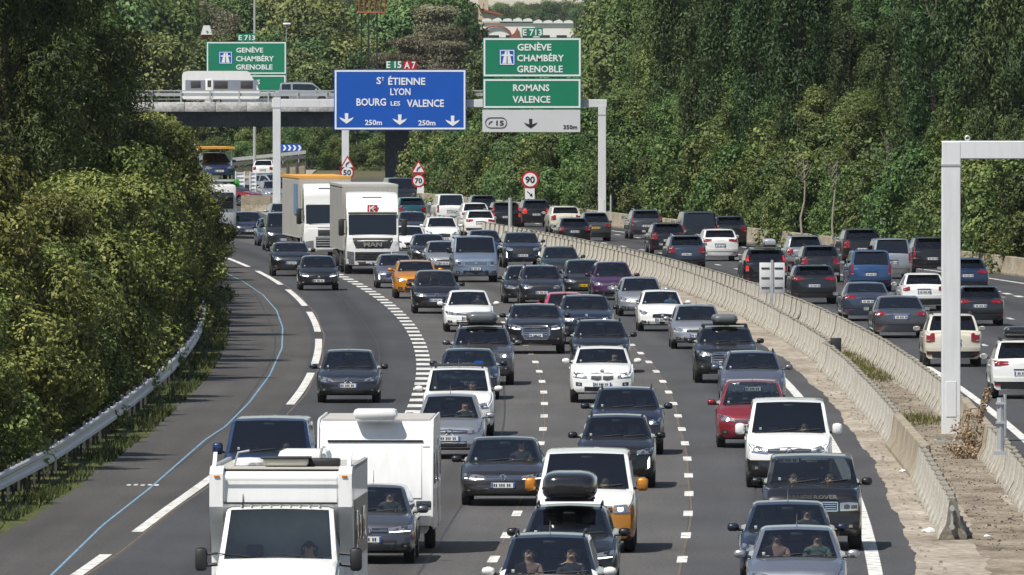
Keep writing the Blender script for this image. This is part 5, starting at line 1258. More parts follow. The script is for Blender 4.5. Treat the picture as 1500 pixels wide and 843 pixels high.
q.prism([(-28/k, HC-(56-Y0)/k-z0_), (-12/k, HC-(56-Y0)/k-z0_), (-15/k, HC-(40-Y0)/k-z0_), (-19/k, HC-(48-Y0)/k-z0_)], -.35, -.15, 'y'); q.build('red_emblem', [TER], t)
for i in range(5): q = MB(); q.box((-w_/2+w_*(i+.7)/5.4, -.02, zt-2.2), (w_*.11, .1, 1.0)); q.build('window', [DKG], t, 0)
d = 1000*K; k = FPX/d; x = (708-750)/k; z0_ = hill(x, d)-.5; t = thing('tower_house', (x, d, z0_), 0, 'beige house tower with a red tiled lean-to roof at the top of the picture', 'building')
q = MB(); zt = HC+(Y0+12)/k-z0_; q.box((0, 2, zt/2), (1.5, 4, zt)); q.build('wall', [HB], t, 0)
q = MB(); zr = HC-(17-Y0)/k-z0_; q.box((1.0, 2.4, zr/2-.2), (3.0, 5, zr-.4)); q.build('side_wall', [HB], t, 0)
q = MB(); q.prism([(-.6, zr+.5), (2.9, zr-.4), (2.9, zr-.7), (-.6, zr+.2)], -.6, 5.4, 'y'); q.build('roof', [TER], t, 0)
for px, py, d, lab in ((516, 45, 800, 'small white-roofed red building among the trees right of the far lamps'), (316, 51, 650, 'small red shed with a white roof above the distant green sign'), (459, 51, 780, 'tiny red kiosk among the trees left of the blue sign')):
    d *= K; k = FPX/d; x = (px-750)/k; z0_ = hill(x, d)-.5; zt = HC-(py-Y0)/k-z0_; t = thing('red_shed', (x, d-40, z0_), 0, lab, 'building'); w_ = (22 if px == 516 else 14 if px < 400 else 9)/k
    q = MB(); q.box((0, 2, (zt-.1)/2), (w_, 4, zt-.1)); q.build('wall', [REDP], t, 0)
    if px != 459: q = MB(); q.prism([(-w_*.58, zt-.1), (w_*.58, zt-.1), (w_*.3, zt+.8), (-w_*.3, zt+.8)], -.4, 4.4, 'y'); q.build('roof', [WHITE], t, 0)
    q = MB(); q.box((0, -.03, zt-.8), (w_*.4, .08, .8)); q.build('window', [DKG], t, 0)
# rust red lattice billboard frame
d = 640*K; k = FPX/d; x = (545-750)/k; t = thing('billboard_frame', (x, d, 0), .1, 'rust red lattice frame on thin dark legs at the top of the picture', 'frame'); RUST = plain('rust_paint', (.30, .075, .035), .7, var=.3)
zl = HC-(19-Y0)/k; q = MB(); ww = 19/k
for z in (zl, zl+1.4, zl+2.8): q.tube([(-ww, 0, z), (ww, 0, z)], .09, 6)
q.tube([(-ww, .8, zl), (ww, .8, zl)], .09, 6)
for i in range(6): a = -ww+2*ww*i/5; q.tube([(a, 0, zl), (a, 0, zl+2.8)], .06, 6)
for i in range(5): a = -ww+2*ww*i/5; q.tube([(a, 0, zl), (a+2*ww/5, .4, zl+2.8)], .05, 6)
q.build('lattice', [RUST], t)
for a in (-.35, .0, .4): q = MB(); q.tube([(ww*a*1.6-.3, .3, 0), (ww*a*1.6-.3, .3, zl)], .08, 6); q.build('leg', [BLK], t)
# ------------------------------------------------------------------ verge grass, weeds, rubble
def blades(name, pts, h, w, mat):
    n = len(pts); p = np.array(pts); a = rng.random(n)*6.28; hh = h*(.5+rng.random(n)); ln = rng.normal(size=(n, 2))*.35*hh[:, None]
    v = np.zeros((n, 3, 3), 'f'); v[:, 0] = p; v[:, 1] = p; v[:, 2] = p; v[:, 0, 0] -= np.cos(a)*w; v[:, 0, 1] -= np.sin(a)*w; v[:, 1, 0] += np.cos(a)*w; v[:, 1, 1] += np.sin(a)*w; v[:, 2, :2] += ln; v[:, 2, 2] += hh
    me = bpy.data.meshes.new(name); me.vertices.add(n*3); me.vertices.foreach_set('co', v.ravel()); me.loops.add(n*3); me.loops.foreach_set('vertex_index', np.arange(n*3, dtype='i')); me.polygons.add(n); me.polygons.foreach_set('loop_start', np.arange(0, n*3, 3, dtype='i'))
    me.materials.append(mat); me.update(calc_edges=True); return tag(link(name, me), kind='stuff')
GM = leafmat('grass_blade', (.025, .036, .010), (.05, .066, .016), (.12, .11, .045), .8)
pts = []
for i in range(26000):
    d = random.uniform(128, 300)*K; o_ = -10.25-abs(random.gauss(0, .45))
    if math.sin(d*.45)+math.sin(d*.19+2)+random.gauss(0, .9) < .45: continue
    x, y = along(o_, d); pts.append((x-.008*max(0, 150*K-d), y, -.01))
tag(blades('verge_grass', pts, .17, .02, GM), 'thin green grass along the foot of the left guard rail')
pts = []
for i in range(4200):
    c = K*random.choice((175, 199, 203, 208, 214, 236, 243, 243, 259)); d = random.gauss(c, 3); x, y = along(random.gauss(10.2, .3), d); pts.append((x, y, 0))
tag(blades('median_weeds', pts, .12, .018, leafmat('weed_blade', (.06, .06, .02), (.11, .105, .035), (.22, .18, .09), 2.0)), 'scattered weeds in the soil between the two barriers')
q = MB()
for i in range(1500):
    d = random.uniform(128, 215)*K; x, y = along(random.gauss(10.15, .38), d); s = random.uniform(.008, .024)*(2 if random.random() < .05 else 1)
    q.box((x, y, s*.3), (s*random.uniform(1, 3), s*random.uniform(1, 3), s), random.choice((0, 1, 1)), taper=(.6, .6))
tag(q.build('rubble', [BARM, plain('dark_litter', (.05, .04, .03), .9)], None, 0), 'small stones and litter strewn between the two barriers', kind='stuff')
q = MB()
for i in range(160):
    d = random.uniform(122, 200)*K; x, y = along(random.uniform(8.3, 8.75), d); s = random.uniform(.015, .05); q.box((x, y, s*.3), (s*1.8, s*2.5, s), 0, taper=(.6, .6))
tag(q.build('apron_grit', [BARM], None, 0), 'loose grit scattered on the pale apron left of the barrier', kind='stuff')
LIT_ = [(1362, 780, .28, 'crumpled white bag lying on the pale apron left of the open barrier end'), (1358, 741, .16, 'flat white paper scrap on the pale apron'), (1323, 691, .14, 'pale scrap lying on the apron beside the smooth barrier panel'), (1446, 787, .13, 'white scrap on the ground right of the open barrier end')]
for px, py, s, lab in LIT_:
    s *= .6
    x, y = G(px, py); q = MB(); vs_ = []
    for a in range(5):
        for b in range(8):
            r = s*math.sin(.25+a/4*1.3)*(.8+.4*random.random()); vs_.append((r*math.cos(b/8*6.283), r*1.4*math.sin(b/8*6.283), s*.55*math.cos(a/4*1.57)*(.7+.5*random.random())))
    q.add(vs_, [(a*8+b, (a+1)*8+b, (a+1)*8+(b+1) % 8, a*8+(b+1) % 8) for a in range(4) for b in range(8)]+[tuple(range(8))]); o = q.build('litter', [WHITE], None, 30); o.location = (x, y, 0); tag(o, lab, 'litter')
# dry shrub at the gantry foot
t = thing('dry_shrub', (*G(1418, 672), 0), 0, 'straw-coloured half dry shrub growing at the foot of the near gantry post', 'shrub')
cen = []; rad = []
for i in range(26):
    a = random.random()*6.28; z = random.random()**1.5*1.15+.1; r = .50*(1-z*.45); cen.append((r*math.cos(a)*random.random(), r*math.sin(a), z)); rad.append(.17)
for i in range(8): cen.append((.28+.03*i, 0, 1.0+.09*i)); rad.append(.10)
link('leaves', leaf_mesh('leaves', cen, rad, 55, .075, .6, LM_DRY, 1.0), t)
q = MB()
for c in cen[::2]: q.tube([(c[0]*.2, c[1]*.2, 0), (c[0]*.6, c[1]*.6, c[2]*.6), c], [.014, .01, .004], 5)
q.build('stems', [BARKP], t)

# pale dead stems showing among the right hand trees
for i, (px, yt, yb_, d, lab) in enumerate(((1176, 222, 300, 333, 'pale dead stem among the trees above the silver roof box'), (1219, 242, 305, 328, 'pale leaning dead stem left of the large black SUV'), (1403, 125, 205, 322, 'pale dead branchy stem just above the near gantry corner'), (1302, 205, 240, 325, 'short pale dead stem high among the trees left of the near gantry'))):
    d *= K; x, z1 = Wp(px, yt, d); z0_ = 0; t = thing('dead_tree', (x, d, 0), 0, lab, 'tree', 'dead stems on the right bank'); q = MB(); pts = [(0, 0, 0)]; n = 6
    for k in range(1, n+1): pts.append((random.uniform(-.12, .12)+(.25*k/n if i == 1 else 0), 0, z1*k/n))
    q.tube(pts, [.075*(1-k/(n+2)) for k in range(n+1)], 6)
    for k in range(9):
        zz = z1*random.uniform(.7, .98); a = random.choice((-1, 1)); q.tube([(0, 0, zz), (a*random.uniform(.1, .3), -.1, zz+random.uniform(.1, .4)), (a*random.uniform(.2, .5), -.15, zz+random.uniform(.3, .9))], [.025, .018, .006], 5)
    q.build('stem', [BARKP], t)
# the air
hb = MB(); xa, xb, ya, yb_, za, zb_ = -1500, 1900, -60, 7400, -1.2, 62
hb.add([(x, y, z) for z in (za, zb_) for y in (ya, yb_) for x in (xa, xb)], [(0, 2, 3, 1), (4, 5, 7, 6), (0, 1, 5, 4), (2, 6, 7, 3), (0, 4, 6, 2), (1, 3, 7, 5)])
hm_ = bpy.data.materials.new('haze_air'); hm_.use_nodes = True; hn = hm_.node_tree; hn.nodes.clear(); ho = hn.nodes.new('ShaderNodeOutputMaterial'); hv = hn.nodes.new('ShaderNodeVolumePrincipled')
hv.inputs['Color'].default_value = (.80, .86, .95, 1); hv.inputs['Density'].default_value = .000022; hv.inputs['Anisotropy'].default_value = .2; hn.links.new(hv.outputs[0], ho.inputs['Volume'])
tag(hb.build('haze', [hm_], None, 0), kind='stuff')
# ------------------------------------------------------------------ the traffic
RB = plain('roof_box_black', (.012, .012, .014), .18, 0, .8); RBG = plain('roof_box_grey', (.10, .105, .11), .35, 0, .3); RBS = plain('roof_box_silver', (.42, .44, .47), .3, .3)
CR = ('crimson', (.22, .03, .03)); BLS = ('blue', (.05, .12, .28)); WHS = ('white', (.6, .6, .58)); GRS = ('green', (.06, .09, .07)); BKS = ('black', (.02, .02, .02)); PIS = ('pink', (.24, .13, .12))
def DR(col, *w): return [(w[i], col if i == 0 else PIS) for i in range(len(w))]
CARS = [
 (510, 591, 'hatch', 'darkgrey', 'citroen', 'dark grey hatchback alone in the exit lane beside the close-set dashes', 0, dict(W_=1)),
 (391, 750, 'van', 'midblue', 'vwvan', 'dark blue van half hidden behind the motorhome and the caravan', 0, dict(driver=DR(BKS, 'driver of the dark blue van behind the motorhome'))),
 (539, 827, 'hatch', 'grey', 'vw', 'grey hatchback squeezed between the motorhome and the white caravan', 0, dict(drl=1, chrome=0, driver=DR(BKS, 'driver of the grey hatchback beside the motorhome'))),
 (802, 930, 'mpv', 'white', 'peugeot', 'white people carrier with a dark blue roof at the bottom edge', 0, dict(roof='navy', lit=0, rails=1, dims=dict(H=1.62, cowl=(.80, .98)), driver=DR(BKS, 'driver of the white dark-roofed car at the bottom edge', 'passenger of the white dark-roofed car at the bottom edge'))),
 (831, 868, 'estate', 'black', 'generic', 'black estate with a large roof box, in front of the white and orange van', 0, dict(drl=1, dims=dict(H=1.5), box=(2.2, 1.0, .56, 'large glossy black roof box on the black estate', RB, 0))),
 (858, 811, 'van', 'white', 'vwvan', 'white van with an orange lower front and orange mirrors', 0, dict(low='orange', lowz=.93, mirror='orange', lit=1, driver=DR(WHS, 'driver of the white and orange van'))),
 (737, 742, 'sedan', 'brownblack', 'vw', 'brown-black saloon with chrome grille bars and a European blue-edged plate', 0, dict(drl=1, driver=DR(BKS, 'driver of the brown-black saloon'))),
 (903, 716, 'suv', 'black', 'drl', 'black small SUV with slanted white light strips, behind the white and orange van', 0, dict(dims=dict(W=1.78))),
 (918, 667, 'suv', 'navy', 'generic', 'navy SUV following directly behind the white car with two lit headlamps', 0, dict(lit=1)),
 (882, 591, 'suv', 'white', 'bmw', 'white car with twin kidney grille and both headlamps lit', 0, dict(lit=1, dims=dict(W=1.82, H=1.56), driver=DR(BKS, 'driver of the white car with the twin kidney grille'))),
 (880, 547, 'suv', 'black', 'vw', 'black SUV right behind the white twin-grille car', 0, dict(lit=1, dims=dict(W=1.86))),
 (859, 505, 'bigsuv', 'navy', 'bmw', 'dark blue SUV with lit headlamps beside the pink car', 0, dict(lit=1, dims=dict(W=1.88, H=1.66))),
 (829, 490, 'small', 'pink', 'generic', 'small raspberry pink hatchback tucked behind a dark SUV', 0, dict(dims=dict(W=1.66))),
 (785, 519, 'bigsuv', 'black', 'audi', 'wide black SUV with a bright chrome single-frame grille in the middle lane', 0, dict(drl=1, dims=dict(H=1.62, W=1.94))),
 (794, 450, 'suv', 'darkgrey', 'generic', 'dark grey SUV with bright chrome lamps behind the wide black SUV', 0, dict(dims=dict(W=1.78))),
 (770, 445, 'hatch', 'black', 'generic', 'black hatchback mostly hidden behind the dark grey SUV', 0, dict(dims=dict(H=1.5))),
 (857, 435, 'hatch', 'black', 'generic', 'black hatchback with a yellow front number plate', 0, dict(yplate=1, lit=1, dims=dict(H=1.5))),
 (899, 440, 'hatch', 'purple', 'citroen', 'purple hatchback beside the black car with the yellow plate', 0, dict(lit=1, dims=dict(H=1.54))),
 (940, 464, 'hatch', 'silver', 'peugeot', 'silver hatchback behind the white hatchback in the fast lane', 0, {}),
 (970, 486, 'small', 'white', 'peugeot', 'white hatchback with a wide grinning black grille in the fast lane', 0, dict(driver=DR(BLS, 'driver of the white hatchback with the wide black grille'))),
 (1022, 512, 'hatch', 'silver', 'generic', 'silver hatchback just ahead of the car with the flat roof box in the fast lane', 0, {}),
 (1064, 562, 'bigsuv', 'black', 'audi', 'black SUV with a flat grey roof box in the fast lane', 0, dict(lit=1, dims=dict(H=1.66, W=1.9), bars=1, box=(1.9, .78, .30, 'flat dark grey roof box on the black SUV in the fast lane', RBG, 0))),
 (1103, 594, 'estate', 'lilac', 'generic', 'lilac-grey car between the roof-box SUV and the dark red car', 0, dict(lit=1, dims=dict(W=1.86))),
 (1103, 657, 'mpv', 'red', 'citroen', 'dark red people carrier behind the white van in the fast lane', 0, dict(lit=1, dims=dict(H=1.66))),
 (1156, 716, 'van', 'white', 'citroen', 'white delivery van with chevron badge and black bumper in the fast lane', 0, dict(low='black', lowz=.66, chrome=1, driver=DR(BKS, 'driver of the white delivery van with the chevron badge'))),
 (1190, 808, 'boxsuv', 'black', 'range', 'boxy black off-roader with silver bonnet lettering', 0, dict(driver=DR(BKS, 'driver of the boxy black off-roader', 'passenger of the boxy black off-roader'))),
 (1154, 857, 'hatch', 'navy', 'generic', 'navy hatchback between the boxy black off-roader and the grey car at the bottom', 0, dict(driver=DR(BKS, 'driver of the navy hatchback near the bottom right'))),
 (1167, 901, 'hatch', 'steel', 'generic', 'silver-grey hatchback at the bottom edge of the fast lane', 0, dict(dims=dict(W=1.76), mirror='silver', driver=DR(GRS, 'driver of the grey hatchback at the bottom edge', 'passenger of the grey hatchback at the bottom edge'))),
 (671, 640, 'minivan', 'white', 'generic', 'white tall car with black roof bars behind the silver hatchback', 0, dict(dims=dict(H=1.74), bars=1, driver=DR(BKS, 'driver of the white tall car with roof bars'))),
 (658, 673, 'small', 'silver', 'citroen', 'silver hatchback with chevron grille and a beige plate, left of the brown-black saloon', 0, dict(dims=dict(H=1.54), driver=DR(BKS, 'driver of the silver chevron-grille hatchback'))),
 (686, 586, 'hatch', 'navy', 'vw', 'navy hatchback with papers on its dashboard, behind the white tall car', 0, dict(dims=dict(H=1.42, W=1.8))),
 (706, 565, 'bigsuv', 'grey', 'jeep', 'grey off-roader with a slotted grille and grey roof box', 0, dict(lit=1, bars=1, box=(2.0, .95, .36, 'grey roof box on the grey off-roader', RBG, .0))),
 (687, 487, 'hatch', 'white', 'citroen', 'white hatchback just behind the grey off-roader', 0, dict(driver=DR(BKS, 'driver of the white hatchback behind the grey off-roader'))),
 (639, 460, 'mpv', 'black', 'vw', 'black people carrier beside the orange car', 0, dict(lit=1)),
 (610, 438, 'suv', 'orange', 'generic', 'orange SUV with one bright headlamp', 0, dict(lit=1, dims=dict(H=1.55))),
 (580, 423, 'small', 'lilac', 'drl', 'lilac-grey hatchback in front of the white lorry with the red emblem', 0, dict(dims=dict(H=1.45))),
 (697, 414, 'transit', 'bluesilver', 'ford', 'pale blue-silver van in the middle lane', 0, dict(mirror='black', name='van', cat='van')),
 (766, 393, 'bigsuv', 'navy', 'drl', 'navy SUV with a wide v-shaped chrome grille right of the pale blue van', 0, dict(dims=dict(H=1.66, W=1.85))),
 (712, 382, 'hatch', 'midblue', 'ford', 'dark blue car partly hidden behind the pale blue van', 0, {}),
 (823, 411, 'estate', 'deepgreen', 'peugeot', 'dark blue-green car left of the black car with the yellow plate', 0, dict(lit=0, drl=1)),
 (651, 401, 'hatch', 'silver', 'generic', 'silver hatchback partly hidden behind the pale blue van', 0, dict(lit=1)),
 (630, 389, 'hatch', 'black', 'peugeot', 'black hatchback behind the silver hatchback left of the pale blue van', 0, dict(lit=1)),
 (649, 364, 'suv', 'white', 'peugeot', 'white SUV with a black grille in the far queue', 0, {}),
 (602, 374, 'small', 'white', 'generic', 'white small car just right of the white lorry with the red emblem', 0, {}),
 (607, 350, 'hatch', 'darkgrey', 'generic', 'dark grey car behind the white small car next to the lorry', 0, {}),
 (467, 426, 'small', 'black', 'peugeot', 'black hatchback rounding the exit lane in front of the lorries', 0, dict(drl=1)),
 (427, 405, 'suv', 'black', 'citroen', 'black car following the black hatchback around the exit lane', 0, dict(lit=1, dims=dict(H=1.52))),
 (417, 368, 'van', 'darkgrey', 'vwvan', 'dark grey van left of the lorry with the orange roof edge', 0, dict(lit=1)),
 (402, 361, 'hatch', 'midblue', 'generic', 'blue-grey car half hidden behind the dark grey van', 0, {}),
 (365, 350, 'hatch', 'navy', 'bmw', 'dark blue car at the far left just clear of the bushes', 0, dict(lit=1)),
 (417, 335, 'hatch', 'silver', 'generic', 'silver car roof showing behind the dark grey van', 0, {}),
 (590, 304, 'van', 'black', 'van', 'black van behind the lorry with the red emblem, at the foot of the bridge pier', 0, dict(name='van', cat='van')),
 (404, 300, 'suv', 'silver', 'generic', 'silver SUV in the far queue behind the first gantry post', 0, {}),
 # driving away
 (604, 329, 'suv', 'teal', 'generic', 'teal SUV driving away behind the lorry with the red emblem', 1, {}),
 (661, 329, 'minivan', 'white', 'van', 'white tall van-like car driving away, the farthest white one', 1, dict(tail='upright')),
 (697, 335, 'hatch', 'white', 'generic', 'white hatchback driving away, the farther of the two close together', 1, dict(dims=dict(H=1.5))),
 (704, 347, 'hatch', 'white', 'generic', 'white saloon-shaped car driving away, the nearer of the two close together', 1, dict(tail='slim')),
 (709, 321, 'hatch', 'black', 'generic', 'black car driving away beyond the two white cars', 1, {}),
 (742, 337, 'suv', 'black', 'generic', 'black car with bright red tail lights behind the white post', 1, dict(brake=1, tail='tall')),
 (786, 333, 'suv', 'black', 'generic', 'black SUV driving away just under the 90 sign', 1, dict(brake=1)),
 (829, 343, 'suv', 'cream', 'generic', 'cream crossover driving away right of the black SUV under the 90 sign', 1, dict(priv=1, dims=dict(H=1.57), bars=0)),
 (842, 360, 'hatch', 'black', 'generic', 'black hatchback driving away in front of the cream crossover', 1, {}),
 (873, 354, 'small', 'grey', 'generic', 'grey small car driving away with a yellow rear plate', 1, dict(yplate=1, dims=dict(H=1.58))),
 (947, 351, 'suv', 'grey', 'generic', 'grey SUV with tall red lamps driving away left of the dark van', 1, dict(tail='tall')),
 (979, 374, 'suv', 'black', 'generic', 'black SUV driving away behind the blue-grey SUV', 1, {}),
 (1025, 366, 'van', 'black', 'van', 'black van driving away, tall and square-backed', 1, dict(tail='upright', priv=1, name='van', cat='van')),
 (1070, 362, 'suv', 'darkgrey', 'generic', 'dark grey SUV driving away right of the black van', 1, {}),
 (1055, 383, 'suv', 'white', 'generic', 'white SUV-like hatchback driving away in front of the black van', 1, dict(tail='slim', rb=0, dims=dict(H=1.57))),
 (1006, 396, 'suv', 'bluegrey', 'generic', 'blue-grey SUV driving away with a white plate, nearest of its cluster', 1, dict(priv=1)),
 (1122, 423, 'bigsuv', 'black', 'generic', 'black estate with tall red lamps and a silver roof box, behind the grey boards', 1, dict(tail='tall', brake=1, dims=dict(H=1.70), box=(1.7, .52, .34, 'silver roof box on the black car behind the grey boards', RBS, -.25))),
 (1180, 399, 'suv', 'silver', 'generic', 'silver-framed SUV driving away, highest in the cluster by the grey boards', 1, dict(dims=dict(H=1.7))),
 (1202, 414, 'suv', 'darkgrey', 'generic', 'charcoal SUV driving away between the silver SUV and the brown-grey one', 1, dict(tail='side')),
 (1193, 446, 'suv', 'darkgrey', 'bmw', 'dark bronze-grey SUV driving away with chrome tailpipes, nearest the grey boards', 1, dict(tail='slim', dims=dict(W=1.86, H=1.57))),
 (1263, 388, 'bigsuv', 'black', 'generic', 'large black SUV driving away at the top of the right hand cluster', 1, dict(priv=1)),
 (1307, 409, 'minivan', 'silver', 'van', 'silver-white tall family van driving away beside the blue one', 1, dict(tail='upright', rb=0)),
 (1276, 428, 'minivan', 'blue', 'van', 'blue tall family van driving away', 1, dict(tail='upright', dims=dict(H=1.76))),
 (1366, 403, 'bigsuv', 'black', 'generic', 'black SUV driving away just left of the near gantry post', 1, dict(tail='upright')),
 (1418, 430, 'hatch', 'midblue', 'generic', 'dark blue hatchback driving away just right of the near gantry post', 1, dict(tail='slim')),
 (1271, 471, 'sedan', 'bluegrey', 'bmw', 'blue-grey saloon driving away left of the grey luxury saloon', 1, dict(tail='slim', rb=0)),
 (1354, 456, 'hatch', 'white', 'citroen', 'white hatchback driving away with dark bumper, left of the near gantry post', 1, {}),
 (1436, 478, 'hatch', 'darkgrey', 'vw', 'dark grey hatchback driving away right of the near gantry post', 1, dict(tail='slim')),
 (1320, 496, 'sedan', 'grey', 'generic', 'grey luxury saloon driving away with upright claw-shaped red lamps', 1, dict(tail='side', rb=0, chrome=1, dims=dict(L=5.1, W=1.92, H=1.46, rg=(4.35, 1.03)))),
 (1396, 538, 'suv', 'cream', 'generic', 'cream-white SUV driving away behind the near gantry post', 1, dict(tail='side', dims=dict(H=1.68, W=1.86))),
 (1499, 585, 'suv', 'white', 'generic', 'white SUV with a black roof box cut off by the right edge', 1, dict(tail='slim', dims=dict(H=1.68, W=1.84), bars=1, box=(1.5, .8, .30, 'black roof box on the white SUV at the right edge', RB, .1))),
]
ONLY = None
for c in CARS:
    px, yb, typ, col, sty, lab, aw, op = c
    nm = 'van' if typ in ('van', 'transit') else 'car'
    made = make_vehicle(px, yb, typ, col, sty, lab, bool(aw), op, op.get('name', nm), op.get('cat', nm))
    if sty == 'range':                                # bonnet lettering
        root, M0, bvh, D = made
        h = bvh.ray_cast(Vector((0, -3, D['nz']-.05)), Vector((0, 1, 0)))[0]
        text_mesh('RANGE ROVER', -.50, .50, D['nz']-.045, .075, CHROME, h.y-D['L']/2-.11, root, bold=.03)
    if px == 686 and yb == 586:
        root = made[0]; D = made[3]; q = MB(); q.box((.12, D['cowl'][0]+.25-D['L']/2, D['cowl'][1]+.03), (.62, .25, .05)); q.build('dashboard_papers', [WHITE], root)
        q = MB(); q.box((.30, D['cowl'][0]+.12-D['L']/2, D['cowl'][1]+.07), (.24, .06, .10)); q.build('parking_disc', [SBLUE], root)
# two dark cars on the far ramp and the white one, turned a little
for px, yb, typ, col, lab, aw, tn in ((385, 263, 'suv', 'white', 'small white car high on the far ramp below the dark guard rail', 1, -.25), (378, 301, 'hatch', 'red', 'dark red car behind the short beige barrier on the far left', 0, .9), (421, 285, 'hatch', 'silver', 'silver car on the far ramp right of the first gantry post', 0, .5)):
    make_vehicle(px, yb, typ, col, 'generic', lab, bool(aw), dict(turn=tn), 'car', 'car')

# ------------------------------------------------------------------ caravans, motorhome, lorries
SHELLW = streaked('moulded_white', (.76, .76, .75), (.42, .40, .36), .20, .35, .3); ROOFG = plain('roof_beige', (.42, .40, .36), .6, var=.12, scale=1.5); WDARK = plain('acrylic_window', (.05, .042, .04), .12, 0, .6)
SHELLG = plain('grey_decal', (.22, .24, .28), .4, var=.1)
def wheel_at(root, x, y, r=.32, w=1.0):
    t_ = link('wheel', TYRE_ME, root, (x, y, r), 0 if x > 0 else PI); t_.scale = (w*r/.32, r/.32, r/.32); link('rim', RIM_ME, t_)
def caravan(loc, th, W, H, L, label, style=0):
    t = thing('caravan', loc, th, label, 'caravan'); w = W/2; y0_ = -L/2; y1_ = L/2
    pr = [(y0_+.10, .55), (y0_, .75), (y0_, 1.05), (y0_+.10, 1.6), (y0_+.30, 2.18 if not style else 1.9), (y0_+.42, H-.16), (y0_+.55, H-.04), (y0_+1.1, H), (y1_-.5, H), (y1_-.12, H-.1), (y1_, H-.35), (y1_, .7), (y1_-.1, .5)]
    if style: pr = [(y0_+.10, .55), (y0_, .75), (y0_, 1.05), (y0_+.22, 1.5), (y0_+.62, 2.15), (y0_+.90, H-.12), (y0_+1.05, H-.03)]+pr[7:]
    q = MB()
    q.prism([(a, b) for a, b in pr], -w+.03, w-.03, 'x'); q.build('shell', [SHELLW, ROOFG], t, 20)
    for s in (-1, 1):                                   # side edge mouldings stand proud and round the front corners
        q = MB(); q.prism([(a-.02 if a < 0 else a+.02, b+(.04 if b > 1 else -.02)) for a, b in pr], s*w-s*.035 if s > 0 else -w, s*w if s > 0 else -w+.035, 'x'); q.build('edge_moulding', [SHELLW], t, 20)
    q = MB(); q.box((0, (y0_+y1_)/2+.2, H+.012), (W-.16, L-1.6, .02)); q.build('roof_skin', [ROOFG], t)
    q = MB(); q.prism([(y0_-.012, 1.10), (y0_+.08, 1.58), (y0_+.275, 2.14), (y0_+.30, 2.14), (y0_+.12, 1.55), (y0_+.03, 1.08)], -w*.80, w*.80, 'x'); 
    if not style: q.build('front_panel', [SHELLW], t, 20)
    q = MB(); q.box((0, y0_+.30, 2.21), (W*.82, .05, .035)); q.build('seam', [BLK], t)
    q = MB(); q.box((0, y0_+.5, H+.13), (.86, .75, .22), 0, .08); 
    if not style: q.build('roof_unit', [SHELLW], t)
    for s in (-1, 1):
        q = MB(); q.prism([(y0_+.005+.02, 1.02), (y0_+.27, 2.1), (y0_+.30, 2.1), (y0_+.06, 1.02)], s*w*.84-.02, s*w*.93+.02, 'x'); q.build('corner_window', [SHELLG if style else WDARK], t, 20)
        q = MB(); q.box((s*w*.84, y0_-.01, .98), (.30, .05, .12), 0, .02); q.build('front_lamp', [LENSD], t)
        for (ya, yb2, za, zb2) in ((y0_+.55, y0_+1.55, 1.35, 1.95), (y0_+2.6, y0_+3.7, 1.35, 1.95), (y1_-1.5, y1_-.7, 1.4, 1.95)):
            q = MB(); q.box((s*(w+.012), (ya+yb2)/2, (za+zb2)/2), (.04, yb2-ya, zb2-za), 0, .015); q.build('window', [WDARK], t)
        q = MB(); q.box((s*(w+.004), .0, 1.62), (.015, L-.5, .85)); q.build('side_stripe', [SHELLG if style else SHELLW], t, 0)
        q = MB(); q.box((s*(w+.02), .95, 1.30), (.03, .62, 1.72), 0, .01); o = q.build('door' if s > 0 else 'hatch_cover', [SHELLW], t)
        q = MB(); q.box((s*(w+.04), .95, 1.75), (.012, .30, .55)); q.build('door_window', [WDARK], o)
        q = MB(); q.box((s*(w+.0), .2, .62), (.03, L-.6, .30)); q.build('skirt', [SHELLW], t)
        wheel_at(t, s*(w-.14), .3)
    q = MB(); q.box((0, 0, .46), (W-.3, L-.6, .14)); q.tube([(-.7, y0_, .5), (0, y0_-1.25, .48)], .04, 6); q.tube([(.7, y0_, .5), (0, y0_-1.25, .48)], .04, 6); q.tube([(0, y0_-1.2, .48), (0, y0_-1.4, .5)], .05, 6); q.build('drawbar', [GREYM], t)
    return t
x, d = G(549, 812); m = slope(d); th = -math.atan(m); fx, fy = math.sin(th), -math.cos(th)
caravan((x-fx*3.0, d-fy*3.0, 0), th, 2.28, 2.6, 6.0, 'big white caravan with a roof unit, towed behind the motorhome')
cv = caravan(((325-750)/k_*1.005, BD+3.2, bz(150)-.25), PI/2, 2.3, 2.75, 6.3, 'white caravan with a dark grey side stripe crossing the bridge', 1)
x_ = (444-750)/k_; mv = make_vehicle(0, 0, 'minivan', 'silver', 'generic', 'silver people carrier crossing the bridge in front of the caravan', False, dict(pos=(x_, BD+3.2, PI/2), z=bz(150)-.20, size=18, dims=dict(L=4.7, H=1.80), priv=1, group='vehicles crossing the bridge'), 'car', 'car')

# motorhome
x, d = G(403, 958); m = slope(d); th = -math.atan(m)-.012; fx, fy = math.sin(th), -math.cos(th); L = 6.9
root = thing('motorhome', (x-fx*L/2, d-fy*L/2, 0), th, 'white motorhome with a cluttered flat roof at the bottom left', 'motorhome'); yo = -L/2
D = dict(L=2.6, W=2.05, H=2.36, nz=1.24, cowl=(.80, 1.52), yf=1.42, yr=2.5, rg=(2.58, 1.5), k=.11, ins=.03, zb=.28, wr=.36, rglass=0, nosew=.95, tailw=1, bulge=.12, pillars=[2.1], sge=2.1, fo=.95, ro=-1.5, belt=1.38)
m_, body, ws, sg, rg, dark = body_shell(D, .08); bvh = BVHTree.FromPolygons([Vector(v) for v in m_.v], [f[0] for f in body]+ws+sg+rg+[f[0] for f in dark])
q = MB(); q.v = [(a, b+yo, c) for a, b, c in m_.v]
for f, jj, ym in body: q.f.append(f); q.m.append(0)
for f, jj, ym in dark: q.f.append(f); q.m.append(1)
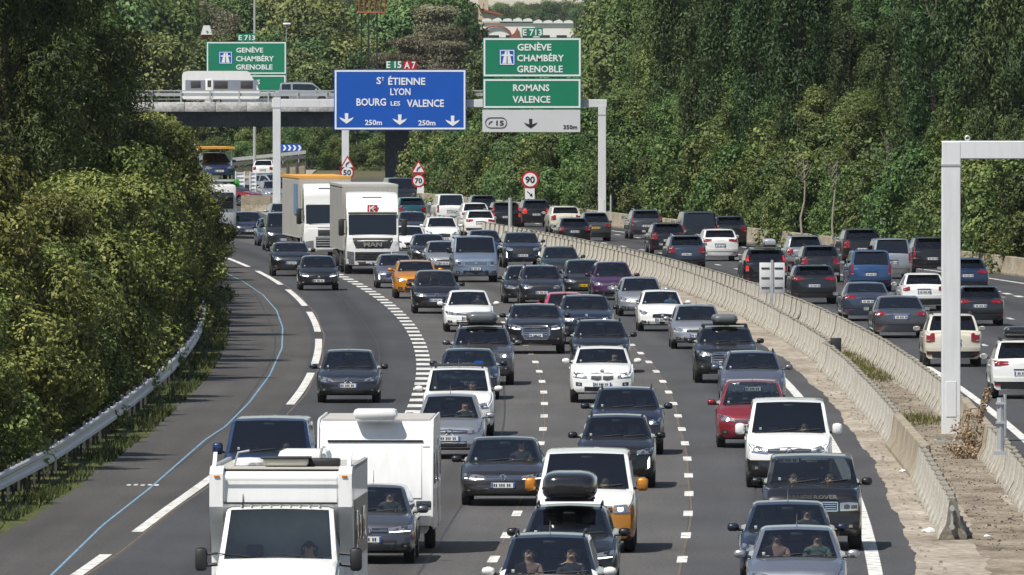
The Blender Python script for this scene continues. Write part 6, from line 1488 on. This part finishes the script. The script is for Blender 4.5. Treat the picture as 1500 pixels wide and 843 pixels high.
PW = P('white'); q.build('cab', [PW, BLK], root, 38); sub(m_, ws, yo).build('windscreen', [GLASS], root, 60); side_windows(m_, sg, yo, GLASS, root)
nz, zb, w = 1.24, .28, 1.025
def fpm(nm, cols, mat, off=.01, par=None): return patch(bvh, [(c[0]*w, zb+c[1]*(nz-zb), zb+c[2]*(nz-zb)) for c in cols], 'F', off, 3, 3, .03, yo).build(nm, mat, par or root, 50)
for s in (1, -1):
    c = [(.52, .62, .84), (.72, .60, .96), (.93, .66, 1.02)]; c = c if s > 0 else [(-a, b, e) for a, b, e in reversed(c)]; hl = fpm('headlight', c, [LENS])
    c = [(.62, .66, .84), (.78, .66, .88)]; c = c if s > 0 else [(-a, b, e) for a, b, e in reversed(c)]; fpm('bulb', c, [LENSD], .018, hl)
    c = [(.54, .84, .86), (.90, 1.0, 1.03)]; c = c if s > 0 else [(-a, b, e) for a, b, e in reversed(c)]; fpm('light_strip', c, [DRL], .02, hl)
fpm('grille', [(-.50, .74, .92), (0, .76, .96), (.50, .74, .92)], [BLK]); fpm('grille_trim', [(-.5, .92, .955), (0, .96, .99), (.5, .92, .955)], [CHROME], .02)
q = MB(); h = bvh.ray_cast(Vector((0, -3, 1.19)), Vector((0, 1, 0)))[0]; q.lathe([(.085, 0), (.085, -.015), (0, -.03)], 18, 0, 'y'); q.v = [(a, b+h.y+yo-.03, c+1.18) for a, b, c in q.v]; q.build('badge', [CHROME], root)
fpm('bumper', [(-.95, .05, .42), (0, .0, .42), (.95, .05, .42)], [BLK], .03)
for s in (-1, 1):
    q = MB(); q.box((s*1.27, .98+yo, 1.50), (.20, .14, .38), 0, .06); q.tube([(s*1.0, 1.0+yo, 1.42), (s*1.2, .98+yo, 1.40)], .035, 6); q.tube([(s*1.0, 1.0+yo, 1.60), (s*1.2, .98+yo, 1.58)], .025, 6); o = q.build('wing_mirror', [BLK], root)
    q = MB(); q.box((s*1.27, 1.055+yo, 1.5), (.16, .01, .32)); q.build('mirror_glass', [CHROME], o)
    wheel_at(root, s*.92, .95+yo, .36); wheel_at(root, s*.98, 5.1+yo, .36)
    q = MB(); q.tube([(s*.45, .81+yo, 1.55), (s*.45-.55, .86+yo, 1.60)], [.014, .009], 5); q.build('wiper', [BLK], root)
q = MB(); q.tube([(-.62, 1.6+yo, 2.28), (-.62, 1.62+yo, 2.55)], [.012, .005], 5); q.box((-.62, 1.6+yo, 2.31), (.07, .09, .05), bev=.02); q.build('aerial', [BLK], root)
q = MB()
for i in range(9): q.box((-.64+i*.16, 1.95+yo, 2.357), (.03, .95, .02))
q.build('roof_rib', [PW], root)
q = MB(); q.box((0, 1.25+yo, 1.18), (1.7, .5, .12), 0, .04); q.box((0, 1.9+yo, .6), (1.6, 1.6, .1)); q.build('dashboard', [INT], root)
for s in (-1, 1): q = MB(); q.box((s*.45, 2.05+yo, 1.15), (.5, .15, .7), 0, .06); q.box((s*.45, 2.05+yo, 1.6), (.28, .1, .2), 0, .04); q.box((s*.45, 1.8+yo, .85), (.5, .5, .2), 0, .06); q.build('seat', [SEAT], root)
q = MB(); kk = MB(); kk.lathe([(.19, -.014), (.205, 0), (.19, .014), (.178, 0), (.19, -.014)], 18, 0, 'y'); ca, sa = math.cos(.8), math.sin(.8); q.add([(a+.45, b*ca-c*sa+1.42+yo, b*sa+c*ca+1.33) for a, b, c in kk.v], kk.f); q.build('steering_wheel', [BLK], root)
Mm = Matrix.Translation((x-fx*L/2, d-fy*L/2, 0)) @ Matrix.Rotation(th, 4, 'Z')
add_person(Mm @ Matrix.Translation((.45, 1.9+yo, .98)), plain('shirt_lightblue', (.30, .36, .42), .8), 'driver of the white motorhome in a pale blue shirt')
Hb = 2.94; Wb = 1.17
pr = [(2.35, .45), (2.35, 1.5), (1.66, 2.30), (1.62, 2.36), (1.66, Hb-.12), (1.86, Hb-.03), (6.8, Hb), (L, Hb-.12), (L, .55), (6.6, .42)]
q = MB(); q.prism([(a+yo, b) for a, b in pr], -Wb+.04, Wb-.04, 'x'); q.build('living_body', [SHELLW], root, 20)
for s in (-1, 1):
    q = MB(); a_, b_ = (Wb-.22, Wb+.0) if s > 0 else (-Wb-.0, -Wb+.22)
    q.prism([(2.28+yo, .5), (2.28+yo, 1.5), (1.62+yo, 2.26), (1.56+yo, 2.34), (1.60+yo, Hb-.06), (1.82+yo, Hb+.05), (2.1+yo, Hb+.06), (2.4+yo, Hb-.1), (2.4+yo, .5)], a_, b_, 'x'); q.build('corner_moulding', [SHELLW], root, 20)
    q = MB(); q.box((s*(Wb-.03), 4.4+yo, Hb+.02), (.07, 4.9, .09), 0, .02); q.build('roof_rail', [GREYM], root)
    q = MB(); q.box((s*(Wb-.02), 4.55+yo, 1.75), (.05, 4.55, 2.5)); q.build('side_wall', [SHELLW], root, 0)
    for ya, yb2, za, zb2 in ((2.5, 3.2, 1.55, 2.25), (4.6, 5.7, 1.7, 2.25), (3.6, 4.1, 1.75, 2.15)):
        q = MB(); q.box((s*(Wb+.015), (ya+yb2)/2+yo, (za+zb2)/2), (.05, yb2-ya, zb2-za), 0, .015); q.build('window', [WDARK], root)
    q = MB(); q.box((s*(Wb+.008), 4.5+yo, 1.95), (.02, 4.3, .95)); q.build('side_stripe', [plain('brown_decal', (.16, .12, .10), .4)], root, 0)
    q = MB(); q.box((s*(Wb+.008), 4.5+yo, .75), (.03, 4.4, .45)); q.build('skirt', [plain('grey_skirt', (.35, .36, .38), .4)], root, 0)
    q = MB(); q.box((s*(Wb-.10), 1.76+yo, 2.33), (.22, .05, .03)); q.build('seam', [GREYM], root)
q = MB(); q.box((0, 4.4+yo, Hb+.012), (2*Wb-.2, 4.7, .02)); q.build('roof_skin', [ROOFG], root)
q = MB(); q.box((.02, 2.9+yo, Hb+.10), (.74, .50, .12), 0, .04); q.build('skylight', [plain('skylight_cream', (.6, .58, .48), .3)], root)
q = MB(); q.box((.02, 2.9+yo, Hb+.17), (.82, .6, .03), 0, .01); q.build('skylight_frame', [BLK], root)
q = MB(); q.box((.62, 3.2+yo, Hb+.08), (.55, .5, .14), 0, .03); q.build('roof_vent', [BLK], root)
q = MB(); q.box((.25, 4.4+yo, Hb+.14), (.85, .95, .26), 0, .10); q.build('air_unit', [SHELLW], root)
q = MB(); q.lathe([(0.0, .10), (.20, .09), (.27, .02), (.27, -.03)], 18, 0, 'z'); q.v = [(a-.62, b+3.4+yo, c+Hb+.06) for a, b, c in q.v]; q.build('satellite_dome', [SHELLW], root)
q = MB(); q.tube([(-.85, 3.0+yo, Hb), (-.78, 3.0+yo, Hb+.25), (-.60, 3.05+yo, Hb+.28)], .02, 6); q.build('antenna_arm', [GREYM], root); q = MB(); q.tube([(.50, 3.9+yo, Hb), (.56, 3.9+yo, Hb+.30)], .02, 6); q.build('antenna_rod', [GREYM], root)
for s in (-1, 1): q = MB(); q.prism([(1.75+yo, Hb), (2.05+yo, Hb), (2.35+yo, Hb+.26), (2.25+yo, Hb+.28)], s*(Wb-.06)-.03, s*(Wb-.06)+.03, 'x'); q.build('roof_fin', [SHELLW], root)
for s in (-1, 1):
    q = MB(); q.box((s*(Wb-.12), 1.585+yo, Hb-.10), (.09, .03, .035), 0, .008); q.build('marker_lamp', [INDIC], root)
    q = MB(); q.box((s*.93, 1.60+yo, (Hb+2.36)/2), (.012, .03, Hb-2.5)); q.build('panel_joint', [GREYM], root)
q = MB(); q.box((0, 1.605+yo, 2.40), (1.86, .03, .03)); q.build('rubber_seal', [BLK], root)
q = MB(); q.box((0, 1.60+yo, Hb-.16), (1.86, .03, .012)); q.build('panel_joint', [GREYM], root)
tag(root, group='vehicles queueing towards the camera')

def lorry(px, yb, label, trailer, edge, kind, turn=0.0, cabH=3.75, TL=13.6):
    x, d = G(px, yb); m = slope(d); th = -math.atan(m)+turn; fx, fy = math.sin(th), -math.cos(th)
    root = thing('lorry', (x, d, 0), th, label, 'lorry', 'vehicles queueing towards the camera')
    W = 2.48; D = dict(L=2.25, W=W, H=3.1, nz=1.62, cowl=(.06, 1.80), yf=.30, yr=2.1, rg=(2.24, 2.2), k=.02, ins=.0, zb=.38, rglass=0, nosew=.955, tailw=1, bulge=.14, arch=1, wr=.50, fo=1.35, ro=-3, pillars=[1.5], sge=1.4, belt=1.78, edge=.06, lip=.0)
    if kind == 'a': D['poly'] = [(0, 1.55, 'h'), (.02, 1.72, 'h'), (.06, 1.80, 'w'), (.22, 2.72, 'h'), (.26, 2.84, 'h'), (.34, 3.05, 'r'), (.62, 3.42, 'r'), (.95, 3.66, 'r'), (1.35, cabH, 'r'), (2.1, cabH+.02, 'r'), (2.25, cabH-.05, 'x')]
    else: D['poly'] = [(0, 1.55, 'h'), (.02, 1.70, 'h'), (.06, 1.78, 'w'), (.20, 2.70, 'h'), (.24, 2.85, 'h'), (.30, 3.2, 'r'), (.45, 3.5, 'r'), (.9, 3.72, 'r'), (1.5, cabH, 'r'), (2.1, cabH, 'r'), (2.25, cabH-.05, 'x')]
    m_, body, ws, sg, rg, dark = body_shell(D, .12); bvh = BVHTree.FromPolygons([Vector(v) for v in m_.v], [f[0] for f in body]+ws+sg+rg+[f[0] for f in dark])
    q = MB(); q.v = m_.v
    for f, jj, ym in body: q.f.append(f); q.m.append(0)
    for f, jj, ym in dark: q.f.append(f); q.m.append(1)
    pw = P('white'); q.build('cab', [pw, BLK], root, 30); sub(m_, ws).build('windscreen', [GLASSD], root, 60)
    side_windows(m_, sg, 0, GLASSD, root)
    w = W/2
    def fp(nm, cols, mat, off=.012, par=None): return patch(bvh, [(c[0]*w, c[1], c[2]) for c in cols], 'F', off, 3, 3, .04).build(nm, mat, par or root, 50)
    def mir(c): return [(-a, b, e) for a, b, e in reversed(c)]
    if kind == 'a':
        fp('grille', [(-.74, 1.52, 1.66), (-.62, 1.18, 1.66), (.62, 1.18, 1.66), (.74, 1.52, 1.66)], [BLK]); g2 = fp('lower_grille', [(-.66, .62, 1.02), (.66, .62, 1.02)], [BLK])
        for z in (.72, .84, .95): fp('grille_bar', [(-.62, z-.02, z+.02), (.62, z-.02, z+.02)], [LENSD], .03, g2)
        h = bvh.ray_cast(Vector((0, -3, 1.35)), Vector((0, 1, 0)))[0]; text_mesh('MAN', -.42, .42, 1.36, .19, CHROME, h.y-.05, root, bold=.03)
        fp('bumper', [(-.95, .38, .58), (.95, .38, .58)], [plain('bumper_grey', (.10, .10, .11), .5)], .05)
        for s in (1, -1):
            c = [(.70, .70, 1.02), (.95, .66, 1.06)]; fp('headlight', c if s > 0 else mir(c), [LENS], .02)
            c = [(.70, .46, .68), (.95, .46, .64)]; fp('step_panel', c if s > 0 else mir(c), [plain('bumper_grey', (.10, .10, .11), .5)], .03)
        e = Sg0(bvh, .0, 2.98, root)
        fp('plate_holder', [(-.26, .50, .60), (.26, .50, .60)], [PLATE], .07)
    else:
        fp('grille', [(-.42, 1.18, 1.60), (.42, 1.18, 1.60)], [BLK]); g2 = fp('lower_grille', [(-.50, .62, 1.14), (.50, .62, 1.14)], [BLK])
        for z in (.72, .84, .96, 1.08): fp('grille_bar', [(-.48, z-.02, z+.025), (.48, z-.02, z+.025)], [GREYM], .03, g2)
        for s in (1, -1):
            c = [(.60, .62, .96), (.92, .60, .90)]; fp('headlight', c if s > 0 else mir(c), [LENS], .02)
            c = [(.18, 2.95, 2.97), (.30, 2.90, 3.02), (.48, 2.95, 2.97)]
            if s > 0: fp('red_mark', c, [SRED], .02)
            else: fp('blue_mark', [(.22, 2.80, 2.83), (.48, 2.78, 2.86)], [SBLUE], .02)
        fp('bumper', [(-.95, .38, .55), (.95, .38, .55)], [pw], .05)
    fp('sun_visor', [(-.90, 2.74, 2.84), (.90, 2.74, 2.84)], [pw if kind == 'b' else BLK], .12)
    fp('fairing_slot', [(-.36, 3.50, 3.54), (.36, 3.50, 3.54)], [BLK], .02)
    for s in (-1, 1):
        q = MB(); q.box((s*(w+.20), .05, 2.15), (.26, .18, .78), 0, .06); q.tube([(s*w, .15, 2.5), (s*(w+.2), .08, 2.5)], .03, 6); q.tube([(s*w, .15, 1.85), (s*(w+.2), .08, 1.85)], .03, 6); q.build('wing_mirror', [BLK], root)
        q = MB(); q.box((s*(w-.10), 2.15, 2.9), (.06, .5, 1.4)); q.build('side_fairing', [pw], root)
        wheel_at(root, s*(w-.17), 1.35, .50, 1.05)
        for yy in (5.4, 10.2, 11.5, 12.8): wheel_at(root, s*(w-.20), yy, .50, 1.4)
    q = MB(); q.box((0, .10, 1.72), (1.9, .12, .10)); q.build('wiper_panel', [BLK], root)
    hT = 4.0; q = MB(); q.box((0, 2.75+TL/2, (1.05+hT)/2), (2.54, TL, hT-1.05)); q.build('trailer_body', [trailer], root, 0)
    q = MB(); nb = 26
    for s in (-1, 1):
        for i in range(nb): q.box((s*1.275, 3.0+i*(TL-.5)/nb+.2, 2.5), (.02, .05, 2.7))
    tag(q.build('curtain_strap', [plain('strap_grey', (.28, .28, .28), .6)], root, 0), kind='stuff')
    q = MB(); q.box((0, 2.76+TL/2, hT+.03), (2.60, TL+.04, .12)); q.build('roof_edge', [edge], root, 0)
    q = MB(); q.box((0, 2.70, 2.5), (2.56, .10, 2.9)); q.build('front_bulkhead', [trailer], root, 0)
    q = MB(); q.box((0, 2.75+TL/2, .95), (1.0, TL, .25)); q.box((0, 4.2, .75), (2.2, 1.4, .6), bev=.05); q.box((0, 8, .8), (2.3, 3.2, .45)); q.build('chassis', [BLK], root, 0)
    return root
def Sg0(bvh, xc, zc, root):
    h = bvh.ray_cast(Vector((xc, -3, zc)), Vector((0, 1, 0)))[0]; q = MB(); q.box((xc, h.y-.03, zc), (.46, .04, .38)); o = q.build('red_emblem', [plain('emblem_red', (.55, .02, .02), .4)], root, 0)
    k = MB(); y = h.y-.055
    k.tube([(xc-.12, y, zc-.14), (xc-.12, y, zc+.14)], .028, 5); k.tube([(xc-.12, y, zc), (xc+.08, y, zc+.14)], .024, 5); k.tube([(xc-.05, y, zc+.04), (xc+.12, y, zc-.14)], .024, 5); k.tube([(xc-.17, y, zc-.02), (xc+.16, y, zc+.06)], .014, 5); k.build('emblem_strokes', [WTXT], o)
TARPG = streaked('tarpaulin_grey', (.40, .39, .36), (.20, .19, .17), .6, .6); TARPB = streaked('tarpaulin_beige', (.46, .44, .39), (.24, .22, .19), .6, .6)
ORE = plain('orange_edge', (.62, .30, .05), .6); GRE = plain('grey_edge', (.42, .41, .38), .6)
lorry(546, 402, 'white lorry with a red square emblem above the windscreen and a grey trailer', TARPG, GRE, 'a', .008)
r2 = lorry(481, 381, 'cream-white lorry with an orange roof edge behind the lorry with the red emblem', TARPB, ORE, 'b', .02)
q = MB(); q.box((-1.30, 5.2, 2.95), (.03, 2.6, 1.5)); q.build('side_logo', [plain('faded_blue', (.10, .20, .36), .5)], r2, 0)
# car transporter behind the bushes
x, d = G(318, 350); t = thing('car_transporter', (x, d, 0), .15, 'white and green car transporter mostly hidden behind the bushes on the left', 'lorry')
q = MB(); q.box((-.1, 1.1, 1.75), (2.4, 2.2, 2.5), 0, .18); q.build('cab', [P('white')], t); q = MB(); q.box((-.1, -.03, 2.1), (2.0, .1, .9), 0, .03); q.build('windscreen', [GLASSD], t)
GRN = plain('transporter_green', (.05, .35, .04), .4)
for s in (-1, 1):
    q = MB(); q.tube([(s*1.2, 2.3, .6), (s*1.2, 2.3, 3.9)], .09, 6); q.tube([(s*1.2, 6, .6), (s*1.2, 6, 3.6)], .09, 6); q.tube([(s*1.2, 2.3, .8), (s*1.2, 6, 3.4)], .07, 6); q.box((s*1.2, 6, .8), (.2, 11, .3)); q.box((s*1.2, 6, 3.15), (.16, 11, .22)); q.build('deck_frame', [GRN], t)
    q = MB(); q.box((s*1.25, 2.1, 3.0), (.5, .4, .35)); q.box((s*1.25, 2.1, 1.0), (.5, .4, .30)); q.build('green_bracket', [GRN], t)
    wheel_at(t, s*1.05, 1.3, .48); wheel_at(t, s*1.05, 7, .48)
q = MB(); q.box((0, 4.6, 5.0), (2.5, 5.2, .12)); q.build('orange_canopy', [ORE], t); q = MB()
for s in (-1, 1): q.tube([(s*1.1, 2.2, 3.2), (s*1.1, 2.3, 5.0)], .05, 6); q.tube([(s*1.1, 7, 3.2), (s*1.1, 7, 5.0)], .05, 6)
q.build('canopy_post', [GREYM], t); q = MB(); q.box((0, 6, 3.2), (2.2, 10, .1)); q.build('upper_deck', [GREYM], t)
make_vehicle(0, 0, 'hatch', 'midblue', 'generic', 'dark blue car riding on the upper deck of the transporter', False, dict(pos=(x-.25, d+4.2, .15), z=3.25, size=26), 'car', 'car')
# trailer with raised white ramps
x, d = G(362, 296); d = 470.0*K; x = (362-750)*d/FPX; z1 = HC-(255-Y0)*d/FPX; t = thing('ramp_trailer', (x, d, 0), 0, 'trailer with two raised white loading ramps behind the beige barrier', 'trailer')
for a, b in ((-.52, .62), (.42, .42)):
    q = MB()
    for s in (-1, 1): q.box((a+s*b/2, 0, 1.1), (.07, .08, z1*.98-.1))
    for i in range(6): q.box((a, 0, .35+i*.28), (b, .05, .06))
    q.box((a, .05, 1.1), (b*.9, .02, z1*.8)); q.build('loading_ramp', [WHITE], t)
q = MB(); q.box((0, 2.6, .75), (2.2, 5, .2)); q.build('bed', [BLK], t); [wheel_at(t, s*1.0, 3.2, .35) for s in (-1, 1)]
